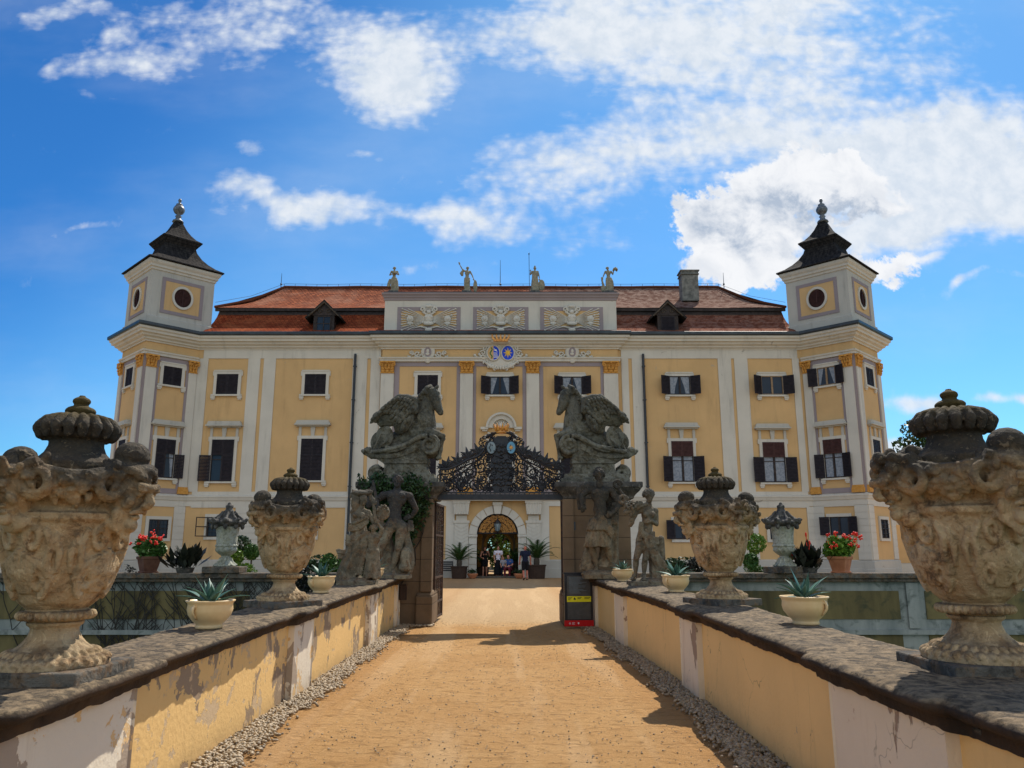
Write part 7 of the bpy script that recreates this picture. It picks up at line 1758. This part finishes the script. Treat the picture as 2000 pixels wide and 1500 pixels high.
for k in range(6): a = k * math.pi / 3; g.box(.105 + .018 * math.cos(a) - .003, .105 + .018 * math.cos(a) + .003, .013, .014, .10 + .018 * math.sin(a) - .003, .10 + .018 * math.sin(a) + .003)
for j in range(3): g.box(.15, .21 - .015 * (j % 2), .013, .014, .112 - .016 * j, .118 - .016 * j)
g.prism([(.27, .12), (.30, .12), (.30, .095), (.285, .08), (.27, .095)], .013, .014); obj('print_marks', g, 'sign_white', rs)
# ------------------------------------------------------------ plants on the moat walls and in the court
def flower_pot(x, y, z, label, potmat, seed, tall=0):
    rg = np.random.default_rng(seed); root = thing('flower_pot', (x, y, z), label, 'flower pot', 'red geranium pots on the moat walls')
    g = G(); g.taper(x - .22, x + .22, y - .2, y + .2, z, z + .015, 1.0); g.lathe([(.27, .0), (.28, .04), (.24, .05), (.33, .36), (.36, .37), (.365, .43), (.33, .44), (.30, .40), (.01, .40)], 4, (x, y, z), fn=None)
    g.v = g.v; obj('pot', g, potmat, root, bevel=.015)
    c = np.array((x, y, z + .66))
    def fn(i):
        v = rg.normal(size=3); v /= np.linalg.norm(v); r = (.35 + .65 * rg.random() ** .4); k = 1 + .28 * math.sin(3 * math.atan2(v[1], v[0]) + seed) * v[2]
        return c + v * np.array((.42, .30, .29)) * r * k
    obj('foliage', leaf_cloud(900, fn, .11, .8, .3, rg), 'leaf_bright' if tall else 'leaf_mid', root)
    g = G(); st = G()
    n = 14
    for k in range(n):
        a = k * 2.4; t = rg.random(); p = c + np.array((.47 * math.cos(a) * (.4 + .7 * t), -.25 + .15 * math.sin(a), .38 * math.sin(a * 1.3) + .10 + .22 * rg.random()))
        s_ = .042 + .025 * rg.random()
        g = G()
        for j in range(9): q = rg.normal(size=3) * s_ * .5; g.ell(tuple(p + q), s_ * .45, n=6, m=5)
        obj('flower_head', g, 'flower_red', root)
        st.tube([tuple(c), tuple((c + p) / 2 + (0, 0, .05)), tuple(p)], .008, 4)
    obj('stems', st, 'leaf_mid', root)
flower_pot(at(289, 1118, 21.45)[0], 21.45, .97, 'brown pot of red geraniums on the left moat wall', 'terracotta_brown', 4)
flower_pot(at(1643, 1120, 21.45)[0], 21.45, .97, 'terracotta pot of red geraniums on the right moat wall', 'terracotta', 9, 1)
def dark_canna(x, y, z, label, seed, buds):
    rg = np.random.default_rng(seed); root = thing('dark_foliage_plant', (x, y, z), label, 'potted plant', 'dark-leaved plants on the moat walls'); g = G()
    for k in range(150):
        a = rg.random() * 6.283; el = R(25 + 60 * rg.random()); ln = .22 + .36 * rg.random(); b = Vector((x + .20 * rg.normal() * .8, y + .12 * rg.normal(), z + .08 + .3 * rg.random())); d = Vector((math.cos(a) * math.cos(el), math.sin(a) * math.cos(el), math.sin(el))); s = d.cross(Vector((0, 0, 1))).normalized() * ln * .20
        m = b + d * ln * .5; g.add([tuple(b), tuple(m - s), tuple(b + d * ln), tuple(m + s)], [(0, 1, 2, 3)])
    g2 = G(); g2.lathe([(.2, 0), (.24, .12), (.25, .14), (.01, .14)], 16, (x, y, z)); obj('pot', g2, 'dark_stone', root); obj('foliage', g, 'leaf_black', root)
    if buds:
        g = G()
        for dx, dz in ((0, 1.02), (-.42, .50), (.08, .80)): g.tube([(x, y, z + .3), (x + dx * .8, y, z + dz - .1), (x + dx, y, z + dz)], .012, 4); g.ell((x + dx, y, z + dz), (.03, .03, .07), n=7, m=5)
        obj('flower_buds', g, 'flower_red', root)
dark_canna(at(361, 1118, 21.45)[0], 21.45, .97, 'dark spiky-leaved plant on the left moat wall beside the geraniums', 2, False)
dark_canna(at(1580, 1120, 21.45)[0], 21.45, .97, 'dark-leaved plant with red buds on the right moat wall', 5, True)
def shrub(name, x, y, z, r, n, size, mat, label, cat='shrub', stem=0, group=None, sq=(1, 1, 1), seed=0):
    rg = np.random.default_rng(seed + int(abs(x) * 100)); root = thing(name, (x, y, z), label, cat, group); c = np.array((x, y, z + stem + r * sq[2] * .95))
    sub = [(rg.normal(size=3) * .45, .45 + .3 * rg.random()) for _ in range(7)]
    def fn(i):
        o, rr = sub[i % 7]; v = rg.normal(size=3); v /= np.linalg.norm(v); return c + (o * .9 + v * rr * (.5 + .5 * rg.random() ** .5)) * r * np.array(sq) * .95
    obj('foliage', leaf_cloud(n, fn, size, .6, .3, rg), mat, root); g = G(); g.tube([(x, y, z), (x, y, z + stem + r * .8)], max(.012, r * .06), 6)
    for k in range(5): a = k * 1.3; g.tube([(x, y, z + stem + r * .3), (x + .5 * r * math.cos(a), y + .5 * r * math.sin(a), z + stem + r * (1 + .3 * math.sin(k)))], r * .03, 4)
    obj('stem', g, 'bark', root); return root
def topiary(px_, pyc, r, label, mat='leaf_mid', Y=23.0, seed=0):
    p = at(px_, pyc, Y); rg = np.random.default_rng(seed + px_); root = thing('topiary_tree', (p[0], Y, 0), label, 'topiary', 'small ball-headed trees behind the moat walls')
    def fn(i): v = rg.normal(size=3); v /= np.linalg.norm(v); return np.array(p) + v * r * (.75 + .28 * rg.random())
    obj('crown', leaf_cloud(700, fn, .075, .7, .3, rg), mat, root); g = G(); g.tube([(p[0], Y, .3), (p[0], Y, p[2])], .022, 6); obj('trunk', g, 'bark', root); g = G(); g.lathe([(.14, .0), (.2, .32), (.21, .34), (.01, .33)], 16, (p[0], Y, 0)); obj('pot', g, 'terracotta', root)
topiary(470, 1066, .29, 'dark ball-headed topiary just right of the slim left urn', 'leaf_dark'); topiary(459, 1088, .24, 'bright green low topiary hidden by the slim left urn', 'leaf_bright', 22.6); topiary(492, 1078, .22, 'topiary touching the big middle urn on the left', 'leaf_mid', 22.4)
topiary(1476, 1062, .29, 'bright yellow-green topiary right of the big middle urn', 'leaf_bright'); topiary(1538, 1082, .20, 'small topiary just right of the slim right urn', 'leaf_mid', 22.6); topiary(1466, 1096, .22, 'low round topiary against the big middle urn on the right', 'leaf_mid', 22.5)
for (px_, py_, Y, r, m, lb, sq) in ((612, 1112, 22.6, .42, 'leaf_dark', 'dark evergreen shrub left of the veiled woman statue', (1.0, .8, .9)), (650, 1108, 22.3, .40, 'leaf_mid', 'green shrub right behind the veiled woman statue', (1, .8, .8)), (598, 1150, 20.6, .9, 'leaf_black', 'dark bush rising from the moat beside the middle left urn', (.9, .6, .8)),
                                     (1328, 1106, 23.5, .44, 'leaf_dark', 'dark round shrub behind the agave by the draped woman', (1.2, .8, .8)), (1360, 1108, 23.0, .38, 'leaf_black', 'blackish shrub left of the big middle urn on the right', (.8, .8, 1.2)), (1478, 1115, 22.3, .26, 'leaf_mid', 'light green low plant left of the slim right urn', (1.2, .8, .8)),
                                     (253, 1112, 21.6, .20, 'leaf_black', 'sparse twiggy plant left of the geranium pot', (1, .8, .9)), (478, 1108, 22.0, .22, 'leaf_bright', 'low yellowish plant behind the left moat wall', (1.3, .8, .7)), (408, 1200, 20.9, .5, 'leaf_dark', 'clump of leaves low on the left moat wall behind the nearest agave', (1.0, .4, 1.0))):
    p = at(px_, py_, Y); sz = .10 if r > .3 else .06
    shrub('shrub', p[0], Y, p[2] - r * sq[2], r, int(900 * r / .4) if px_ != 253 else 60, sz, m, lb, sq=sq, seed=px_)
def palm(px_, top, label, Y=42.6, seed=1, s=1.0, tub=True):
    s *= .88
    rg = np.random.default_rng(seed); p = at(px_, 1100, Y); x = p[0]; root = thing('potted_palm', (x, Y, 0), label, 'palm', 'palms at the entrance'); zb_ = .72 * s
    if tub: g = G(); g.lathe([(.44 * s, 0), (.50 * s, .66 * s), (.54 * s, .68 * s), (.54 * s, .74 * s), (.46 * s, .74 * s), (.01, .68 * s)], 20, (x, Y, 0)); obj('tub', g, 'brown_board', root)
    g = G(); g.lathe([(.12 * s, zb_ - .1), (.17 * s, zb_ + .1), (.16 * s, zb_ + .3), (.08 * s, zb_ + .42)], 12, (x, Y, 0)); obj('trunk', g, 'bark', root); g = G()
    for k in range(22):
        a = k * 2.399; el = R(80 - 62 * (k / 22)); ln = (1.15 + .35 * rg.random()) * s; P = []; px2, pz = .03, zb_ + .35 * s; m = 9
        for i in range(m + 1):
            u = i / m; P.append(Vector((x + px2 * math.cos(a), Y + px2 * math.sin(a), pz))); e = el - u * u * 1.25; px2 += math.cos(e) * ln / m; pz += math.sin(e) * ln / m
        g.tube(P, .010 * s, 4)
        side = Vector((-math.sin(a), math.cos(a), 0))
        for i in range(1, 26):
            u = i / 26; q = u * m; i0 = min(int(q), m - 1); b = P[i0].lerp(P[i0 + 1], q - i0); d = (P[i0 + 1] - P[i0]).normalized(); L = .27 * s * math.sin(math.pi * min(1, u * .85 + .12)) ** .6
            for sg in (-1, 1):
                t = b + (side * sg * .75 + d * .75 + Vector((0, 0, -.18))) .normalized() * L; w = d * .030 * s; g.add([tuple(b - w), tuple(t), tuple(b + w)], [(0, 1, 2)])
    obj('fronds', g, 'palm_leaf', root)
palm(897, 1058, 'potted palm left of the entrance arch', seed=2); palm(1048, 1050, 'potted palm right of the entrance arch behind the walking man', seed=5, s=1.12)
palm(1007, 1070, 'darker palm inside the right side of the doorway', Y=45.2, seed=7, s=.85); palm(943, 1075, 'darker palm inside the left side of the doorway', Y=45.4, seed=8, s=.8)
for px_, lb in ((923, 'terracotta bowl of greenery left of the doorway'), (1014, 'terracotta bowl of greenery right of the doorway')):
    p = at(px_, 1120, 42.7); x = p[0]; root = thing('planted_bowl', (x, 42.7, 0), lb, 'planter', 'terracotta bowls at the doorway'); g = G(); g.lathe([(.14, 0), (.16, .03), (.28, .18), (.30, .26), (.26, .27), (.01, .22)], 20, (x, 42.7, 0)); obj('bowl', g, 'terracotta', root, smooth=True)
    rg = np.random.default_rng(px_); obj('foliage', leaf_cloud(160, lambda i: np.array((x, 42.7, .36)) + rg.normal(size=3) * (.12, .12, .06), .09, .6, .3, rg), 'leaf_dark', root)
# folding sign and bench by the left side of the door
p = at(873, 1120, 43); root = thing('notice_stand', (p[0], 43, 0), 'dark slatted notice stand left of the potted palm', 'sign'); x = p[0]
g = G()
for dx in (-.30, .30): g.tube([(x + dx, 42.85, 0), (x + dx, 43, .9)], .02, 5); g.tube([(x + dx, 43.3, 0), (x + dx, 43, .9)], .02, 5)
obj('legs', g, 'iron', root); g = G()
for k in range(5): g.box(x - .32, x + .32, 42.9, 42.93, .38 + .11 * k, .46 + .11 * k)
obj('slats', g, 'dark_metal', root)
# doorstep
g = G(); g.box(-2.05, .43, 43.3, 43.84, 0, .10); obj('doorstep', g, 'plinth_stone', None, label='low grey stone doorstep under the entrance arch', cat='doorstep', bevel=.015)

# ------------------------------------------------------------ people
def person(loc, label, J, skin='skin', look=(0, -1, 0), s=1.0, top=None, bottom=None, hair=None, shoes='leather', rz=0, female=False, extra=None):
    root = lthing('person', loc, label, 'person'); g = G(); fig(g, J, s, .92, look=look, female=female, curl=.35)
    sculpt('body', g, skin, root, .0105, 2); V = {k: Vector(v) for k, v in J.items()}
    if top:
        g = G(); kind, mt, sl = top; k = 1.10
        g.cap(V['neck'] - Vector((0, 0, .03)), V['chest'], .085 * s, .13 * s); g.ell(V['chest'], (.180 * s, .135 * s, .185 * s), n=18, m=12); g.ell(V['waist'], (.150 * s, .120 * s, .16 * s), n=16, m=10); g.ell(V['hip'] + Vector((0, 0, .03)), (.170 * s, .132 * s, .10 * s), n=16, m=10); g.cap(V['chest'], V['waist'], .135 * s, .122 * s, 14); g.cap(V['waist'], V['hip'], .122 * s, .132 * s, 14)
        if sl:
            for q in 'LR': m = V['sh' + q].lerp(V['el' + q], sl); g.cap(V['neck'].lerp(V['chest'], .35), V['sh' + q], .07 * s, .078 * s); g.cap(V['sh' + q], m, .080 * s, .068 * s)
        sculpt(kind, g, mt, root, .014, 3)
    if bottom:
        kind, mt, t = bottom; g = G()
        if kind == 'shorts' or kind == 'trousers':
            g.ell(V['hip'], (.172 * s, .130 * s, .12 * s), n=16, m=10)
            for q in 'LR': m = V['hp' + q].lerp(V['kn' + q], min(1, t)); g.cap(V['hip'], V['hp' + q], .118 * s, .112 * s); g.cap(V['hp' + q], m, .112 * s, .098 * s if t <= 1 else .07 * s)
            if t > 1:
                for q in 'LR': g.cap(V['kn' + q], V['an' + q], .07 * s, .055 * s)
        else: drape(g, [V['waist'], V['hip'], (V['knL'] + V['knR']) / 2, ((V['anL'] + V['anR']) / 2).lerp((V['knL'] + V['knR']) / 2, 1 - t)], [.13 * s, .18 * s, .22 * s, .27 * s], 7, .07, 40, 2)
        sculpt(kind, g, mt, root, .014, 2)
    if hair:
        g = G(); mt, long_ = hair; h = V['head']; lk = Vector(look).normalized(); g.ell(h - lk * .025 * s + Vector((0, 0, .035 * s)), (.088 * s, .088 * s, .088 * s))
        if long_: g.cap(h - lk * .06 * s, h - lk * .07 * s - Vector((0, 0, .17 * s)), .07 * s, .055 * s)
        sculpt('hair', g, mt, root, .012, 1)
    if shoes:
        g = G()
        for q in 'LR':
            ft = Vector(J.get('ft' + q, tuple(V['an' + q] + Vector((0, -.17 * s, -.06 * s))))); dd = (ft - V['an' + q]); dd.z = 0; dd.normalize() if dd.length > .001 else None
            g.cap(V['an' + q] + Vector((0, 0, -.045 * s)) - dd * .03, ft + dd * .045, .048 * s, .036 * s)
        sculpt('shoes', g, shoes, root, .012, 1)
    if extra: extra(root, V)
    root.rotation_euler.z = rz; return root
# the man walking away
J = std(1.72, head=(0, -.03, 1.62), elL=(-.27, .02, 1.15), wrL=(-.29, -.08, .92), elR=(.27, -.02, 1.15), wrR=(.28, -.10, .93), knL=(-.10, -.12, .50), anL=(-.10, -.06, .10), knR=(.10, -.02, .49), anR=(.10, .20, .14), ftL=(-.12, -.24, .03), ftR=(.10, .12, .03))
pp = at(1026, 1132, 40.6); person((pp[0], 40.6, 0), 'bald man in a dark T-shirt and shorts walking towards the entrance', J, 'skin_red', top=('t_shirt', 'cloth_navy', .5), bottom=('shorts', 'cloth_black', .8), rz=R(180 + 6))
# group in the doorway
J = std(1.68, elL=(-.28, .0, 1.16), wrL=(-.15, -.2, 1.10), elR=(.28, 0, 1.2), wrR=(.22, -.16, 1.42), hR=(.15, -.16, 1.5))
p = at(947, 1112, 44.9); person((p[0], 44.9, 0), 'woman in black with bare arms raised near her face, at the left of the doorway', J, 'skin', top=('vest', 'cloth_black', 0), bottom=('shorts', 'cloth_black', .6), hair=('hair_dark', True), female=True, s=.96)
J = std(1.72, elL=(-.24, .02, 1.14), wrL=(-.20, -.1, .95), elR=(.24, .02, 1.14), wrR=(.20, -.1, .95))
p = at(973, 1118, 44.3); person((p[0], 44.3, 0), 'woman in a pale patterned top and long black skirt, middle of the doorway', J, 'skin', top=('blouse', 'cloth_white', .4), bottom=('skirt', 'cloth_black', .85), hair=('hair_dark', True), female=True, s=.98)
J = std(1.12, elL=(-.25, -.02, 1.16), wrL=(-.20, -.14, .98)); p = at(983, 1118, 44.0)
person((p[0], 44.0, .10 if False else 0), 'child in a checked shirt standing right of the woman in black skirt', J, 'skin', top=('shirt', 'cloth_check', .6), bottom=('trousers', 'cloth_navy', 1.5), hair=('hair_brown', False), s=.66)
sit = dict(head=(0, -.14, 1.12), neck=(0, -.08, .98), chest=(0, -.04, .82), waist=(0, .03, .64), hip=(0, .06, .48), shL=(-.18, -.06, .93), elL=(-.26, -.18, .70), wrL=(-.14, -.36, .64), shR=(.18, -.06, .93), elR=(.26, -.18, .70), wrR=(.14, -.36, .64), hpL=(-.10, .02, .46), knL=(-.13, -.42, .50), anL=(-.13, -.34, .09), hpR=(.10, .02, .46), knR=(.13, -.42, .50), anR=(.13, -.34, .09))
p = at(994, 1118, 44.1); person((p[0], 44.1, 0), 'seated person in blue top and red trousers at the right of the doorway', sit, 'skin', top=('t_shirt', 'cloth_blue', .6), bottom=('trousers', 'cloth_red', 1.6), hair=('hair_dark', False), look=(-.2, -1, -.2), rz=R(-15))
g = G(); x = p[0]; root = thing('stone_bench', (x + .05, 44.35, 0), 'low dark bench under the seated person in the doorway', 'bench'); g.box(x - .3, x + .42, 44.1, 44.5, .36, .41); obj('seat', g, 'brown_board', root)
for dx in (-.24, .32): g = G(); g.box(x + dx, x + dx + .05, 44.14, 44.46, 0, .36); obj('leg', g, 'brown_board', root)

# ------------------------------------------------------------ trees
def tree(x, y, H, rad, label, seed, n=9000, size=.35, mat='leaf_tree', group='trees behind the chateau'):
    rg = np.random.default_rng(seed); root = thing('tree', (x, y, 0), label, 'tree', group); g = G(); ends = []
    g.tube([(x, y, 0), (x + .2, y, H * .25), (x, y + .1, H * .5), (x + .1, y, H * .85)], [H * .035, H * .028, H * .018, H * .006], 9)
    for k in range(26):
        a = k * 2.4; t = .28 + .6 * (k / 26); b = Vector((x, y, H * t)); L = rad * (1.05 - .55 * abs(t - .5) * 1.6) * (.7 + .35 * rg.random()); e = b + Vector((math.cos(a), math.sin(a), .45 + .3 * rg.random())) * L * .85
        m = b.lerp(e, .5) + Vector((0, 0, -.05 * L)); g.tube([b, m, e], [H * .012, H * .008, .03], 6); ends += [(m, L * .30), (e, L * .38), (b.lerp(e, .75), L * .34)]
    ends.append((Vector((x, y, H * .92)), rad * .4)); obj('trunk', g, 'bark', root)
    def fn(i): c, r = ends[i % len(ends)]; v = rg.normal(size=3); v /= np.linalg.norm(v); return np.array(c) + v * r * (.45 + .6 * rg.random() ** .5) * (1, 1, .7)
    obj('crown', leaf_cloud(n, fn, size, .65, .3, rg), mat, root); return root
p = at(1795, 868, 60); tree(p[0] + 1.4, 60, p[2] + 1.1, 3.6, 'leafy tree showing above the garden wall right of the chateau', 21, 7000, .34)
p = at(975, 1060, 62); tree(p[0] - 1.6, 58, 7.5, 3.4, 'dark tree seen through the passage, left', 31, 6000, .3, 'leaf_mid'); tree(p[0] + 2.6, 66, 8, 3.6, 'sunlit tree seen through the passage, right', 33, 6000, .34, 'leaf_bright'); shrub('shrub', p[0] + .3, 56, 0, 1.0, 1500, .2, 'leaf_bright', 'bright bush in the garden seen through the passage'); shrub('hedge', p[0], 68, 0, 5.0, 5000, .5, 'leaf_dark', 'tall dark hedge closing the view through the passage', 'hedge', sq=(1.6, .3, 1.0))
# hedge line far behind so the garden walls do not float against emptiness
for i, (x, h, s_) in enumerate(((-62, 9, 41), (-52, 8, 42), (-44, 9, 43), (50, 8, 44), (60, 9, 45), (70, 8, 46))): pass
bpy.context.view_layer.update()
